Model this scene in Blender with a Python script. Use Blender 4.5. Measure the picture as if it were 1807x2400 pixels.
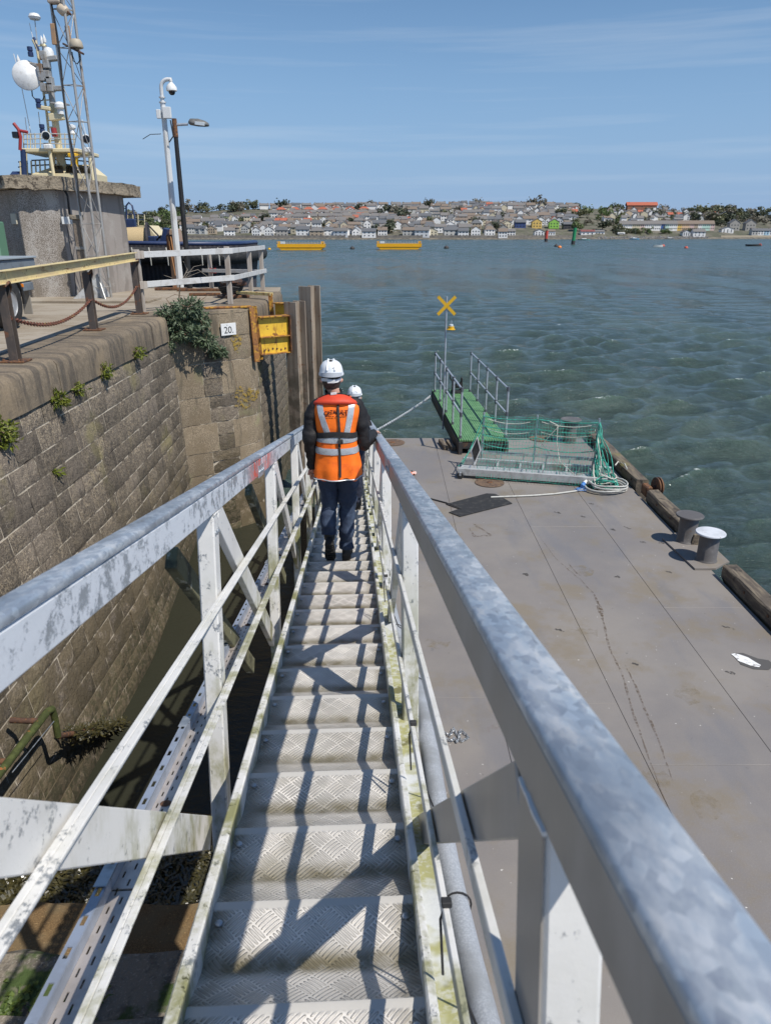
import bpy, math, random
import numpy as np
from mathutils import Vector, Matrix
for o in list(bpy.data.objects): bpy.data.objects.remove(o)
S = bpy.context.scene
COL = S.collection
rad = math.radians
# ------------------------------------------------------------------ camera
CZ = 6.4; F = 1700.0; IW, IH = 1807.0, 2400.0
PITCH = math.atan(653 / F)
cd = bpy.data.cameras.new('camera'); cam = bpy.data.objects.new('camera', cd); COL.objects.link(cam)
cam.location = (0, 0, CZ); cam.rotation_euler = (math.pi / 2 - PITCH, 0, 0)
cd.sensor_fit = 'VERTICAL'; cd.sensor_height = 24; cd.lens = 24 * F / IH
cd.clip_start = 0.05; cd.clip_end = 9000
cd.dof.use_dof = True; cd.dof.focus_distance = 7.0; cd.dof.aperture_fstop = 4.6
S.camera = cam
# ------------------------------------------------------------------ light
SUN_TO = Vector((-.55, .42, -1)).normalized()      # the way the light travels
EL = math.asin(-SUN_TO.z); AZ = math.atan2(-SUN_TO.x, -SUN_TO.y)
sl = bpy.data.lights.new('sun', 'SUN'); so = bpy.data.objects.new('sun', sl); COL.objects.link(so)
sl.energy = 4.9; sl.angle = rad(.55); sl.color = (1, .95, .87)
so.rotation_euler = SUN_TO.to_track_quat('-Z', 'Y').to_euler(); so.location = (20, -20, 40)
wd = bpy.data.worlds.new('World'); S.world = wd; wd.use_nodes = True
nt = wd.node_tree; nt.nodes.clear()
def WN(t, **k):
    n = nt.nodes.new(t)
    for a, b in k.items(): setattr(n, a, b)
    return n
sky = WN('ShaderNodeTexSky', sky_type='NISHITA', sun_disc=False, sun_elevation=EL, sun_rotation=AZ,
         altitude=0, air_density=1.0, dust_density=.1, ozone_density=2.6)
tc = WN('ShaderNodeTexCoord'); mp = WN('ShaderNodeMapping'); mp.inputs['Scale'].default_value = (1.3, 1.3, 30)
mp.inputs['Rotation'].default_value = (.015, .045, .3)
nz = WN('ShaderNodeTexNoise'); nz.inputs['Scale'].default_value = 1.5; nz.inputs['Detail'].default_value = 7; nz.inputs['Roughness'].default_value = .55
nz2 = WN('ShaderNodeTexNoise'); nz2.inputs['Scale'].default_value = 1.6; nz2.inputs['Detail'].default_value = 3
mr = WN('ShaderNodeMapRange'); mr.inputs['From Min'].default_value = .50; mr.inputs['From Max'].default_value = .78; mr.inputs['To Max'].default_value = .34
mu = WN('ShaderNodeMath', operation='MULTIPLY')
mx = WN('ShaderNodeMix', data_type='RGBA'); mx.inputs['B'].default_value = (7.5, 7.9, 8.3, 1)
bg = WN('ShaderNodeBackground'); bg.inputs['Strength'].default_value = .108; wo = WN('ShaderNodeOutputWorld')
L = nt.links.new
L(tc.outputs['Generated'], mp.inputs['Vector']); L(mp.outputs['Vector'], nz.inputs['Vector']); L(tc.outputs['Generated'], nz2.inputs['Vector'])
L(nz.outputs['Fac'], mr.inputs['Value']); L(mr.outputs['Result'], mu.inputs[0]); L(nz2.outputs['Fac'], mu.inputs[1])
sp = WN('ShaderNodeSeparateXYZ'); hz = WN('ShaderNodeMapRange', interpolation_type='SMOOTHSTEP'); hz.inputs['From Min'].default_value = .30; hz.inputs['From Max'].default_value = -.02; hz.inputs['To Max'].default_value = .88
hm = WN('ShaderNodeMix', data_type='RGBA'); hm.inputs['B'].default_value = (2.5, 3.8, 6.2, 1)      # whitish blue air low over the sea, all round
L(tc.outputs['Generated'], sp.inputs[0]); L(sp.outputs[2], hz.inputs['Value']); L(hz.outputs[0], hm.inputs['Factor']); L(sky.outputs[0], hm.inputs['A'])
hsv = WN('ShaderNodeHueSaturation'); hsv.inputs['Saturation'].default_value = 1.13; L(hm.outputs['Result'], hsv.inputs['Color'])
L(mu.outputs[0], mx.inputs['Factor']); L(hsv.outputs[0], mx.inputs['A']); L(mx.outputs['Result'], bg.inputs['Color']); L(bg.outputs[0], wo.inputs['Surface'])
S.view_settings.view_transform = 'Standard'; S.view_settings.look = 'None'; S.view_settings.exposure = 0.0; S.view_settings.gamma = 1
S.render.engine = 'CYCLES'; S.cycles.max_bounces = 6; S.cycles.transparent_max_bounces = 12
rng = np.random.default_rng(7); random.seed(7)
# ------------------------------------------------------------------ survey helpers: a bearing in the photograph met with a level or a distance
FW = np.array([0, math.cos(PITCH), -math.sin(PITCH)]); UPV = np.array([0, math.sin(PITCH), math.cos(PITCH)])
def ray(x, y): return FW + np.array([1., 0, 0]) * (x - IW / 2) / F - UPV * (y - IH / 2) / F
def onz(x, y, z):
    d = ray(x, y); return np.array([0, 0, CZ]) + d * ((z - CZ) / d[2])
def aty(x, y, Y):
    d = ray(x, y); return np.array([0, 0, CZ]) + d * (Y / d[1])
def atx(x, y, X):
    d = ray(x, y); return np.array([0, 0, CZ]) + d * (X / d[0])
# ------------------------------------------------------------------ mesh builder
WM = {}
def V3(a): return np.asarray(a, float)
class MB:
    def __init__(s): s.v = []; s.f = []; s.m = []
    def add(s, vs, fs, mi=0):
        k = len(s.v); s.v.extend([tuple(map(float, a)) for a in vs]); s.f.extend([tuple(i + k for i in f) for f in fs]); s.m.extend([mi] * len(fs)); return s
    def obox(s, c, ex, ey, ez, hx, hy, hz, b=0, mi=0):
        c, ex, ey, ez = V3(c), V3(ex), V3(ey), V3(ez); b = min(b, .45 * min(hx, hy, hz))
        if b <= 0:
            vs = [c + ex * hx * i + ey * hy * j + ez * hz * k for i in (-1, 1) for j in (-1, 1) for k in (-1, 1)]
            return s.add(vs, [(0, 1, 3, 2), (4, 6, 7, 5), (0, 4, 5, 1), (2, 3, 7, 6), (0, 2, 6, 4), (1, 5, 7, 3)], mi)
        vs = []; idx = {}
        for i in (-1, 1):
            for j in (-1, 1):
                for k in (-1, 1):
                    for a in range(3):
                        h = [hx - b, hy - b, hz - b]; h[a] += b
                        idx[(i, j, k, a)] = len(vs); vs.append(c + ex * h[0] * i + ey * h[1] * j + ez * h[2] * k)
        fs = []
        q = [(-1, -1), (1, -1), (1, 1), (-1, 1)]
        for sg in (-1, 1):
            o = q if sg > 0 else q[::-1]
            fs.append([idx[(sg, j, k, 0)] for j, k in o]); fs.append([idx[(k, sg, j, 1)] for j, k in o]); fs.append([idx[(j, k, sg, 2)] for j, k in o])
        for i in (-1, 1):
            for j in (-1, 1):
                e = [idx[(i, j, -1, 0)], idx[(i, j, 1, 0)], idx[(i, j, 1, 1)], idx[(i, j, -1, 1)]]; fs.append(e if i * j < 0 else e[::-1])
                e = [idx[(-1, i, j, 1)], idx[(1, i, j, 1)], idx[(1, i, j, 2)], idx[(-1, i, j, 2)]]; fs.append(e if i * j < 0 else e[::-1])
                e = [idx[(j, -1, i, 2)], idx[(j, 1, i, 2)], idx[(j, 1, i, 0)], idx[(j, -1, i, 0)]]; fs.append(e if i * j < 0 else e[::-1])
                for k in (-1, 1):
                    t = [idx[(i, j, k, 0)], idx[(i, j, k, 1)], idx[(i, j, k, 2)]]; fs.append(t if i * j * k > 0 else t[::-1])
        return s.add(vs, fs, mi)
    def box(s, x0, x1, y0, y1, z0, z1, b=0, mi=0):
        return s.obox(((x0 + x1) / 2, (y0 + y1) / 2, (z0 + z1) / 2), (1, 0, 0), (0, 1, 0), (0, 0, 1), abs(x1 - x0) / 2, abs(y1 - y0) / 2, abs(z1 - z0) / 2, b, mi)
    def beam(s, p0, p1, w, h, up=(0, 0, 1), b=0, mi=0):
        p0, p1 = V3(p0), V3(p1); d = p1 - p0; l = np.linalg.norm(d); d /= l
        x = np.cross(d, V3(up)); x /= max(np.linalg.norm(x), 1e-9); z = np.cross(x, d)
        return s.obox((p0 + p1) / 2, x, d, z, w / 2, l / 2, h / 2, b, mi)
    def tube(s, pts, r, n=8, cap=True, mi=0, closed=False):
        P = [V3(p) for p in pts]; m = len(P); R = [r] * m if np.isscalar(r) else list(r)
        T = []
        for i in range(m):
            a = P[(i - 1) % m] if (closed or i > 0) else P[i]; b = P[(i + 1) % m] if (closed or i < m - 1) else P[i]
            t = b - a; T.append(t / max(np.linalg.norm(t), 1e-9))
        u = np.cross(T[0], (0, 0, 1)); 
        if np.linalg.norm(u) < .1: u = np.cross(T[0], (1, 0, 0))
        u /= np.linalg.norm(u); vs = []
        for i in range(m):
            u = u - T[i] * (u @ T[i]); u /= max(np.linalg.norm(u), 1e-9); w = np.cross(T[i], u)
            for k in range(n):
                a = 2 * math.pi * k / n; vs.append(P[i] + (u * math.cos(a) + w * math.sin(a)) * R[i])
        fs = []
        for i in range(m if closed else m - 1):
            for k in range(n):
                a = i * n + k; b = i * n + (k + 1) % n; c = ((i + 1) % m) * n
                fs.append((a, b, c + (k + 1) % n, c + k))
        if cap and not closed: fs += [tuple(range(n))[::-1], tuple(range((m - 1) * n, m * n))]
        return s.add(vs, fs, mi)
    def lathe(s, prof, n=20, c=(0, 0, 0), ax=(0, 0, 1), mi=0, cap=True):
        c = V3(c); ax = V3(ax) / np.linalg.norm(ax); u = np.cross(ax, (0, 1, 0))
        if np.linalg.norm(u) < .1: u = np.cross(ax, (1, 0, 0))
        u /= np.linalg.norm(u); w = np.cross(ax, u); vs = []
        for r, z in prof:
            for k in range(n):
                a = 2 * math.pi * k / n; vs.append(c + ax * z + (u * math.cos(a) + w * math.sin(a)) * r)
        fs = [(i * n + k, i * n + (k + 1) % n, (i + 1) * n + (k + 1) % n, (i + 1) * n + k) for i in range(len(prof) - 1) for k in range(n)]
        if cap: fs += [tuple(range(n))[::-1], tuple(range((len(prof) - 1) * n, len(prof) * n))]
        return s.add(vs, fs, mi)
    def prism(s, poly, o, ex, ey, t, mi=0):
        o, ex, ey = V3(o), V3(ex), V3(ey); ez = np.cross(ex, ey); ez /= np.linalg.norm(ez); n = len(poly)
        vs = [o + ex * a + ey * b for a, b in poly]; vs += [v + ez * t for v in vs]
        fs = [tuple(range(n))[::-1], tuple(range(n, 2 * n))] + [(i, (i + 1) % n, n + (i + 1) % n, n + i) for i in range(n)]
        return s.add(vs, fs, mi)
    def loft(s, rings, cap=True, mi=0):
        n = len(rings[0]); vs = [p for r in rings for p in r]
        fs = [(i * n + k, i * n + (k + 1) % n, (i + 1) * n + (k + 1) % n, (i + 1) * n + k) for i in range(len(rings) - 1) for k in range(n)]
        if cap: fs += [tuple(range(n))[::-1], tuple(range((len(rings) - 1) * n, len(rings) * n))]
        return s.add(vs, fs, mi)
    def mesh(s, name, smooth=None):
        me = bpy.data.meshes.new(name); me.from_pydata(s.v, [], s.f); 
        if any(s.m): me.polygons.foreach_set('material_index', s.m)
        if smooth is not None:
            me.polygons.foreach_set('use_smooth', [True] * len(me.polygons))
            if smooth < 180: me.set_sharp_from_angle(angle=rad(smooth))
        me.validate(); me.update(); return me
    def build(s, name, mat, parent=None, smooth=None, world=True):
        me = s.mesh(name, smooth)
        for m in (mat if isinstance(mat, (list, tuple)) else [mat]): me.materials.append(m)
        return place(name, me, parent, world)
def place(name, me, parent=None, world=True, M=None):
    o = bpy.data.objects.new(name, me); COL.objects.link(o)
    if parent is not None:
        o.parent = parent
        if world: me.transform(WM[parent].inverted())
    elif world:                                   # put the origin of a lone mesh at its base
        co = np.empty(len(me.vertices) * 3); me.vertices.foreach_get('co', co); co = co.reshape(-1, 3)
        b = Vector(((co[:, 0].min() + co[:, 0].max()) / 2, (co[:, 1].min() + co[:, 1].max()) / 2, co[:, 2].min()))
        me.transform(Matrix.Translation(-b)); o.location = b
    lm = M if M is not None else Matrix.Translation(o.location)
    if M is not None: o.matrix_basis = M
    WM[o] = (WM[parent] @ lm) if parent is not None else lm
    return o
def share(name, me, parent, M, mat=None):           # a further piece on shared mesh data; M is in parent space
    o = bpy.data.objects.new(name, me); COL.objects.link(o); o.parent = parent; o.matrix_basis = M; WM[o] = (WM[parent] @ M) if parent else M
    if mat is not None:
        o.material_slots[0].link = 'OBJECT'; o.material_slots[0].material = mat
    return o
def tag(o, label=None, cat=None, group=None, kind=None):
    if label: o['label'] = label
    if cat: o['category'] = cat
    if group: o['group'] = group
    if kind: o['kind'] = kind
    return o
def thing(name, label, cat, loc=(0, 0, 0), group=None, M=None):
    o = bpy.data.objects.new(name, None); COL.objects.link(o); o.empty_display_size = .1
    m = M if M is not None else Matrix.Translation(Vector([float(a) for a in loc])); o.matrix_basis = m; WM[o] = m
    return tag(o, label, cat, group)
def tri(a, b, c): return (a, b, c)
def catenary(p0, p1, sag, n=14):
    p0, p1 = V3(p0), V3(p1); return [p0 + (p1 - p0) * t + np.array([0, 0, -4 * sag * t * (1 - t)]) for t in np.linspace(0, 1, n)]
def chain_mb(mb, pts, ln=.05, r=.006, w=.5):
    P = [V3(p) for p in pts]; seg = [np.linalg.norm(b - a) for a, b in zip(P, P[1:])]; tot = sum(seg); k = max(2, int(tot / (ln * .72))); cum = np.concatenate([[0], np.cumsum(seg)])
    for i in range(k):
        d = (i + .5) / k * tot; j = min(len(seg) - 1, int(np.searchsorted(cum, d) - 1)); j = max(j, 0); t = (d - cum[j]) / seg[j]; c = P[j] + (P[j + 1] - P[j]) * t
        ax = (P[j + 1] - P[j]) / seg[j]; u = np.cross(ax, (0, 0, 1)); 
        if np.linalg.norm(u) < .1: u = np.cross(ax, (1, 0, 0))
        u /= np.linalg.norm(u); z = np.cross(u, ax); s_ = u if i % 2 else z
        mb.tube([c + ax * (ln * .5) * math.cos(a) + s_ * (ln * w * .5) * math.sin(a) for a in np.linspace(0, 2 * math.pi, 8, endpoint=False)], r, 5, closed=True)
def noise3(P, f=1., seed=0, oct=3):                 # cheap smooth pseudo noise for shaping meshes
    P = np.asarray(P, float) * f; r = np.zeros(len(P)); g = np.random.default_rng(seed); a = 1.
    for o in range(oct):
        for _ in range(4):
            k = g.normal(size=3); k *= (1.6 * 2 ** o) / np.linalg.norm(k) ; r += a * np.sin(P @ k + g.uniform(0, 6.28)) / 4
        a *= .55
    return r
# ------------------------------------------------------------------ materials
MATS = {}
class NB:
    def __init__(s, name):
        s.m = bpy.data.materials.new(name); s.m.use_nodes = True; s.t = s.m.node_tree; s.t.nodes.clear()
        s.out = s.t.nodes.new('ShaderNodeOutputMaterial'); s.b = s.t.nodes.new('ShaderNodeBsdfPrincipled'); s.t.links.new(s.b.outputs[0], s.out.inputs[0])
    def n(s, t, inp=None, **k):
        n = s.t.nodes.new(t)
        for a, b in k.items(): setattr(n, a, b)
        for a, b in (inp or {}).items(): s.set(n.inputs[a], b)
        return n
    def set(s, i, v):
        if hasattr(v, 'is_output'): s.t.links.new(v, i)
        elif isinstance(v, (tuple, list)) and len(v) == 3 and i.type == 'RGBA': i.default_value = (*v, 1)
        else: i.default_value = v
    def math(s, op, a, b=0., c=None, clamp=False):
        n = s.n('ShaderNodeMath', {0: a, 1: b}, operation=op, use_clamp=clamp)
        if c is not None: s.set(n.inputs[2], c)
        return n.outputs[0]
    def coord(s, sp='P', stretch=None, rot=None):
        if sp == 'P': o = s.n('ShaderNodeNewGeometry').outputs['Position']
        elif sp == 'N': o = s.n('ShaderNodeNewGeometry').outputs['Normal']
        else: o = s.n('ShaderNodeTexCoord').outputs['Object' if sp == 'O' else 'Generated']
        if stretch or rot:
            o = s.n('ShaderNodeMapping', {'Vector': o, 'Scale': stretch or (1, 1, 1), 'Rotation': rot or (0, 0, 0)}).outputs[0]
        return o
    def noise(s, v, scale, det=5, rough=.6, dist=0.): return s.n('ShaderNodeTexNoise', {'Vector': v, 'Scale': scale, 'Detail': det, 'Roughness': rough, 'Distortion': dist}).outputs['Fac']
    def ramp(s, v, lo, hi, a=0., b=1.): return s.n('ShaderNodeMapRange', {'Value': v, 'From Min': lo, 'From Max': hi, 'To Min': a, 'To Max': b}, interpolation_type='SMOOTHSTEP').outputs[0]
    def mix(s, f, a, b, mode='MIX'):
        n = s.n('ShaderNodeMix', data_type='RGBA', blend_type=mode); s.set(n.inputs['Factor'], f); s.set(n.inputs[6], a); s.set(n.inputs[7], b); return n.outputs[2]
    def sep(s, v): return s.n('ShaderNodeSeparateXYZ', {0: v}).outputs
    def bump(s, h, st=.3, d=.01, nrm=None):
        n = s.n('ShaderNodeBump', {'Height': h, 'Strength': st, 'Distance': d}); 
        if nrm is not None: s.set(n.inputs['Normal'], nrm)
        return n.outputs[0]
def mat(name, col, rough=.6, metal=0., layers=(), bump=None, sp='P', rnd=0., spec=None, coat=0):
    if name in MATS: return MATS[name]
    b = NB(name); c = (*col, 1); r = rough; first = True
    cs = None
    for ly in layers:
        d = dict(k='noise', s=4, st=None, lo=.45, hi=.6, amt=1., c=None, r=None, det=4, rg=.62, dist=0.); d.update(ly)
        v = b.coord(d.get('sp', sp), d['st'])
        if d['k'] == 'noise': f = b.noise(v, d['s'], d['det'], d['rg'], d['dist'])
        elif d['k'] == 'vor': f = b.n('ShaderNodeTexVoronoi', {'Vector': v, 'Scale': d['s']}).outputs['Distance']
        elif d['k'] == 'z': f = b.sep(b.coord(d.get('sp', 'P')))[2]
        elif d['k'] == 'wave': f = b.n('ShaderNodeTexWave', {'Vector': v, 'Scale': d['s'], 'Distortion': d['dist'], 'Detail': 3}).outputs['Fac']
        f = b.ramp(f, d['lo'], d['hi'], 0, d['amt'])
        if d.get('zr'):                                  # limit to a height band (weed and damp at the waterline)
            z = b.sep(b.coord('P'))[2]; zz = b.math('ADD', z, b.math('MULTIPLY', b.noise(b.coord('P'), 2.5), d['zr'][2])); f = b.math('MULTIPLY', f, b.ramp(zz, d['zr'][0], d['zr'][1], 0, 1))
        if d['c'] is not None: c = b.mix(f, c, (*d['c'], 1))
        if d['r'] is not None: 
            n = b.n('ShaderNodeMix', data_type='FLOAT'); b.set(n.inputs[0], f); b.set(n.inputs[2], r); b.set(n.inputs[3], d['r']); r = n.outputs[0]
    if rnd:
        oi = b.n('ShaderNodeObjectInfo').outputs['Random']; hs = b.n('ShaderNodeHueSaturation', {'Color': c, 'Value': b.ramp(oi, 0, 1, 1 - rnd, 1 + rnd)}); c = hs.outputs[0]
    b.set(b.b.inputs['Base Color'], c); b.set(b.b.inputs['Roughness'], r); b.b.inputs['Metallic'].default_value = metal
    if spec is not None: b.b.inputs['Specular IOR Level'].default_value = spec
    if coat: b.b.inputs['Coat Weight'].default_value = coat
    if bump:
        nr = None
        for bs, st, di in (bump if isinstance(bump, list) else [bump]):
            nr = b.bump(b.noise(b.coord(sp), bs, 3, .65), st, di, nr)
        b.set(b.b.inputs['Normal'], nr)
    MATS[name] = b.m; return b.m
def L_(**k): return k
# ================================================================== SEA
def build_sea():
    na, nr_ = 680, 760
    ang = np.linspace(rad(-44), rad(44), na); r0, r1 = 4.0, 1500.0
    rr = r0 * (r1 / r0) ** np.linspace(0, 1, nr_)
    A, R = np.meshgrid(ang, rr); X = R * np.sin(A); Y = R * np.cos(A)
    g = np.random.default_rng(11); Z = np.zeros_like(X); DX = np.zeros_like(X); DY = np.zeros_like(X)
    cell = np.maximum(R * (ang[1] - ang[0]), R * (math.log(r1 / r0) / nr_))
    th0 = rad(108)
    for i in range(110):
        lam = 0.36 * (3.4 / .36) ** (g.random() ** .8); k = 2 * math.pi / lam; th = th0 + g.normal() * .46
        a = .0116 * lam ** .74 * g.uniform(.5, 1.3); ph = g.uniform(0, 6.28)
        w = np.clip((lam / cell - 2.5) / 3, 0, 1) * a
        arg = k * (X * math.cos(th) + Y * math.sin(th)) + ph
        Z += w * np.sin(arg); c = w * np.cos(arg) * .92; DX += c * math.cos(th); DY += c * math.sin(th)
    grp = .75 + .45 * noise3(np.stack([X.ravel(), Y.ravel(), 0 * X.ravel()], 1), .09, 3, 2).reshape(X.shape)
    calm = np.clip((X + 1.1) / 1.2, 0, 1); calm = np.maximum(calm, np.clip((Y - 16.5) / 3, 0, 1)) * .94 + .05
    near = np.clip((R - 4) / 6, .0, 1)
    Z *= calm * grp; DX *= calm * grp * near; DY *= calm * grp * near
    foam = Z / (.02 + np.std(Z[(R > 20) & (R < 60)]))
    P = np.stack([X + DX, Y + DY, Z], -1).reshape(-1, 3)
    me = bpy.data.meshes.new('sea'); idx = np.arange(na * nr_).reshape(nr_, na)
    fs = np.stack([idx[:-1, :-1], idx[:-1, 1:], idx[1:, 1:], idx[1:, :-1]], -1).reshape(-1, 4)[:, ::-1]
    me.vertices.add(len(P)); me.vertices.foreach_set('co', P.ravel()); me.loops.add(fs.size); me.loops.foreach_set('vertex_index', fs.ravel())
    me.polygons.add(len(fs)); me.polygons.foreach_set('loop_start', np.arange(0, fs.size, 4)); me.polygons.foreach_set('use_smooth', np.ones(len(fs), bool))
    at = me.attributes.new('crest', 'FLOAT', 'POINT'); at.data.foreach_set('value', np.clip(foam * calm, -3, 3).ravel())
    me.update(calc_edges=True)
    b = NB('sea_water'); pos = b.coord('P'); cr = b.n('ShaderNodeAttribute', attribute_name='crest').outputs['Fac']
    n1 = b.noise(b.coord('P', (1, 1.7, 1), (0, 0, .3)), 4.6, 5, .68); n2 = b.noise(b.coord('P', (.5, 1.3, 1), (0, 0, .3)), .9, 3, .6); n3 = b.noise(b.coord('P', (.3, .9, 1), (0, 0, .2)), .45, 3, .6)
    big = b.noise(b.coord('P', (1, 2.5, 1)), .02, 3, .5)
    c = b.mix(b.ramp(big, .35, .65), (.056, .086, .074, 1), (.070, .100, .084, 1))
    sp_ = b.noise(b.coord('P', (.10, .028, 1)), 1.0, 6, .82); c = b.mix(b.ramp(sp_, .40, .62), tuple(x * .7 for x in (.054, .084, .072)) + (1,), c); c = b.mix(b.ramp(cr, .2, 2.6, 0, .75), c, (.070, .112, .080, 1))
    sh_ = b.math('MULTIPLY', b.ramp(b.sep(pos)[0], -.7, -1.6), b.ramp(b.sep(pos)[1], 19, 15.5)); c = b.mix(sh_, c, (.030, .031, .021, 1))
    f = b.math('MULTIPLY', b.ramp(cr, 1.5, 2.3), b.ramp(b.noise(b.coord('P', (1, 1.6, 1)), 4.5, 5, .75), .54, .62))
    far = b.ramp(b.math('MULTIPLY', b.noise(b.coord('P', (.4, 1.6, 1)), .7, 5, .76), 1), .685, .72)
    cap = b.math('MULTIPLY', far, b.ramp(b.sep(pos)[1], 14, 40, 0, .8)); f = b.math('MAXIMUM', f, cap)
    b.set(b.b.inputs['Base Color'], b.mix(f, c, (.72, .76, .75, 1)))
    b.b.inputs['Specular IOR Level'].default_value = .5; b.set(b.b.inputs['Roughness'], b.math('MAXIMUM', b.ramp(f, 0, 1, .08, .7), b.math('MULTIPLY', b.ramp(b.sep(pos)[1], 30, 300, .08, .30), b.ramp(sp_, .38, .64, .55, 1.35)))); b.b.inputs['IOR'].default_value = 1.333
    shel = b.ramp(b.sep(pos)[0], -1.6, -.6, .12, 1.); shel = b.math('MAXIMUM', shel, b.ramp(b.sep(pos)[1], 16, 20))
    h = b.math('ADD', b.math('MULTIPLY', n1, .26), b.math('ADD', b.math('MULTIPLY', n2, .55), b.math('MULTIPLY', n3, .25)))
    b.set(b.b.inputs['Normal'], b.bump(b.math('MULTIPLY', h, shel), 1., .5))
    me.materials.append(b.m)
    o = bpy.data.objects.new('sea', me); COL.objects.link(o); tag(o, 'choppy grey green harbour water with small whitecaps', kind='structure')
build_sea()
# ================================================================== PONTOON
DZ = 2.0
M_deck = None
def deck_mat():
    b = NB('deck_paint'); p = b.coord('P')
    c = b.mix(b.ramp(b.noise(p, .55, 5, .6), .35, .65), (.185, .170, .164, 1), (.235, .213, .193, 1))
    c = b.mix(b.ramp(b.noise(p, 1.3, 6, .65), .50, .68, 0, .75), c, (.20, .165, .115, 1))
    c = b.mix(b.ramp(b.noise(b.coord('P', (1, .6, 1)), 2.6, 8, .7), .66, .74, 0, .75), c, (.135, .075, .035, 1))
    c = b.mix(b.ramp(b.noise(p, 8, 5, .7), .66, .72, 0, .6), c, (.06, .055, .05, 1))
    c = b.mix(b.ramp(b.noise(b.coord('P', (1, .25, 1)), 1.8, 4, .6), .52, .66, 0, .5), c, (.15, .15, .165, 1)); c = b.mix(b.ramp(b.noise(p, 90, 2, .5), .45, .75, 0, .35), c, (.26, .245, .225, 1))
    c = b.mix(b.ramp(b.noise(p, 26, 2, .5), .745, .765, 0, .9), c, (.62, .6, .56, 1))
    c = b.mix(b.ramp(b.noise(p, 5, 3, .5), .28, .22, 0, .4), c, (.10, .10, .105, 1))
    b.set(b.b.inputs['Base Color'], c); b.set(b.b.inputs['Roughness'], b.ramp(b.noise(p, 1.2, 5), .35, .65, .5, .68))
    b.set(b.b.inputs['Normal'], b.bump(b.noise(p, 130, 3, .6), .35, .004, b.bump(b.noise(p, 1.1, 2), .35, .06)))
    return b.m
M_deck = deck_mat()
M_hull = mat('pontoon_hull_black', (.03, .03, .032), .6, layers=[L_(s=3, lo=.5, hi=.62, c=(.1, .055, .03))], bump=(8, .3, .02))
M_timber = mat('weathered_timber', (.095, .077, .06), .85, layers=[L_(s=3, st=(8, 1, 8), lo=.42, hi=.62, c=(.19, .155, .11)), L_(s=5, lo=.55, hi=.66, c=(.05, .042, .035)), L_(s=1.6, lo=.52, hi=.68, c=(.19, .17, .05), amt=.7)], bump=[(14, .6, .02), (60, .4, .006)])
M_bol = mat('bollard_paint', (.105, .098, .095), .55, layers=[L_(s=5, lo=.5, hi=.7, c=(.16, .15, .145)), L_(s=7, lo=.62, hi=.68, c=(.13, .06, .025)), L_(s=40, lo=.66, hi=.7, c=(.3, .28, .25), amt=.6)], bump=(30, .25, .006))
M_bolw = mat('bollard_cap_white', (.62, .64, .68), .45, layers=[L_(s=9, lo=.62, hi=.7, c=(.2, .11, .06)), L_(s=3, lo=.45, hi=.6, c=(.5, .52, .55))], bump=(20, .15, .005))
M_rust = mat('rusty_iron', (.16, .075, .035), .85, layers=[L_(s=9, lo=.4, hi=.6, c=(.075, .04, .028)), L_(s=22, lo=.55, hi=.65, c=(.27, .12, .04))], bump=(40, .6, .008))
M_rustd = mat('manhole_rust', (.15, .10, .065), .8, layers=[L_(s=12, lo=.4, hi=.6, c=(.09, .06, .045)), L_(s=30, lo=.55, hi=.66, c=(.21, .13, .075))], bump=(50, .5, .006))
M_galv = mat('galvanised_steel', (.40, .43, .46), .42, .75, layers=[L_(s=14, lo=.42, hi=.6, c=(.52, .55, .58), r=.55), L_(s=5, lo=.58, hi=.7, c=(.26, .28, .29))], bump=(60, .1, .003))
M_black = mat('black_rubber', (.022, .022, .023), .75, layers=[L_(s=10, lo=.5, hi=.7, c=(.05, .048, .045))], bump=(60, .3, .004))
M_white = mat('white_plastic', (.72, .72, .70), .4, layers=[L_(s=8, lo=.5, hi=.75, c=(.56, .55, .52))])
M_yel = mat('yellow_paint', (.70, .40, .015), .45, layers=[L_(s=8, lo=.58, hi=.72, c=(.42, .22, .03))], bump=(30, .15, .004))
pon = thing('landing_pontoon', 'grey steel landing pontoon beside the quay with seamed deck plates', 'pontoon', (1.8, 9, 0))
xs = [-.95, 1.12, 2.32, 3.5, 4.56]; ysets = [[1.0, 6.2, 11.4, 16.2], [1.0, 6.1, 6.9, 12.2, 16.2], [1.0, 5.2, 10.8, 16.2], [1.0, 8.1, 16.2]]
for i in range(4):
    ys = ysets[i]
    for a, b_ in zip(ys, ys[1:]):
        MB().box(xs[i] + .0018, xs[i + 1] - .0018, a + .0015, b_ - .0015, DZ - .03, DZ, .003).build('deck_plate', M_deck, pon)
MB().box(-.93, 4.54, 1.02, 16.18, -.6, DZ - .012, .02).build('hull', M_hull, pon)
for a, b_ in ((1.2, 8.98), (10.0, 12.05), (12.62, 16.1)):
    n = max(2, int((b_ - a) / .5)); rings = []
    for i in range(n + 1):
        y = a + (b_ - a) * i / n; j = rng.normal(size=8) * .007; w = [(4.60, 2.00), (4.60, 2.165), (4.62, 2.185), (4.80, 2.185), (4.83, 2.16), (4.83, 1.55)]
        rings.append([(x + j[k], y, z + j[k - 1]) for k, (x, z) in enumerate(w)][::-1])
    MB().loft(rings).build('fender_timber', M_timber, pon)
    for i in range(int((b_ - a) / .62)):
        y = a + .3 + i * .62; MB().lathe([(.0, 0), (.022, 0), (.02, .012), (0, .014)], 8, (4.6, y, 2.1), (-1, 0, 0), cap=False).build('bolt_head', M_rust, pon)
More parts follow.
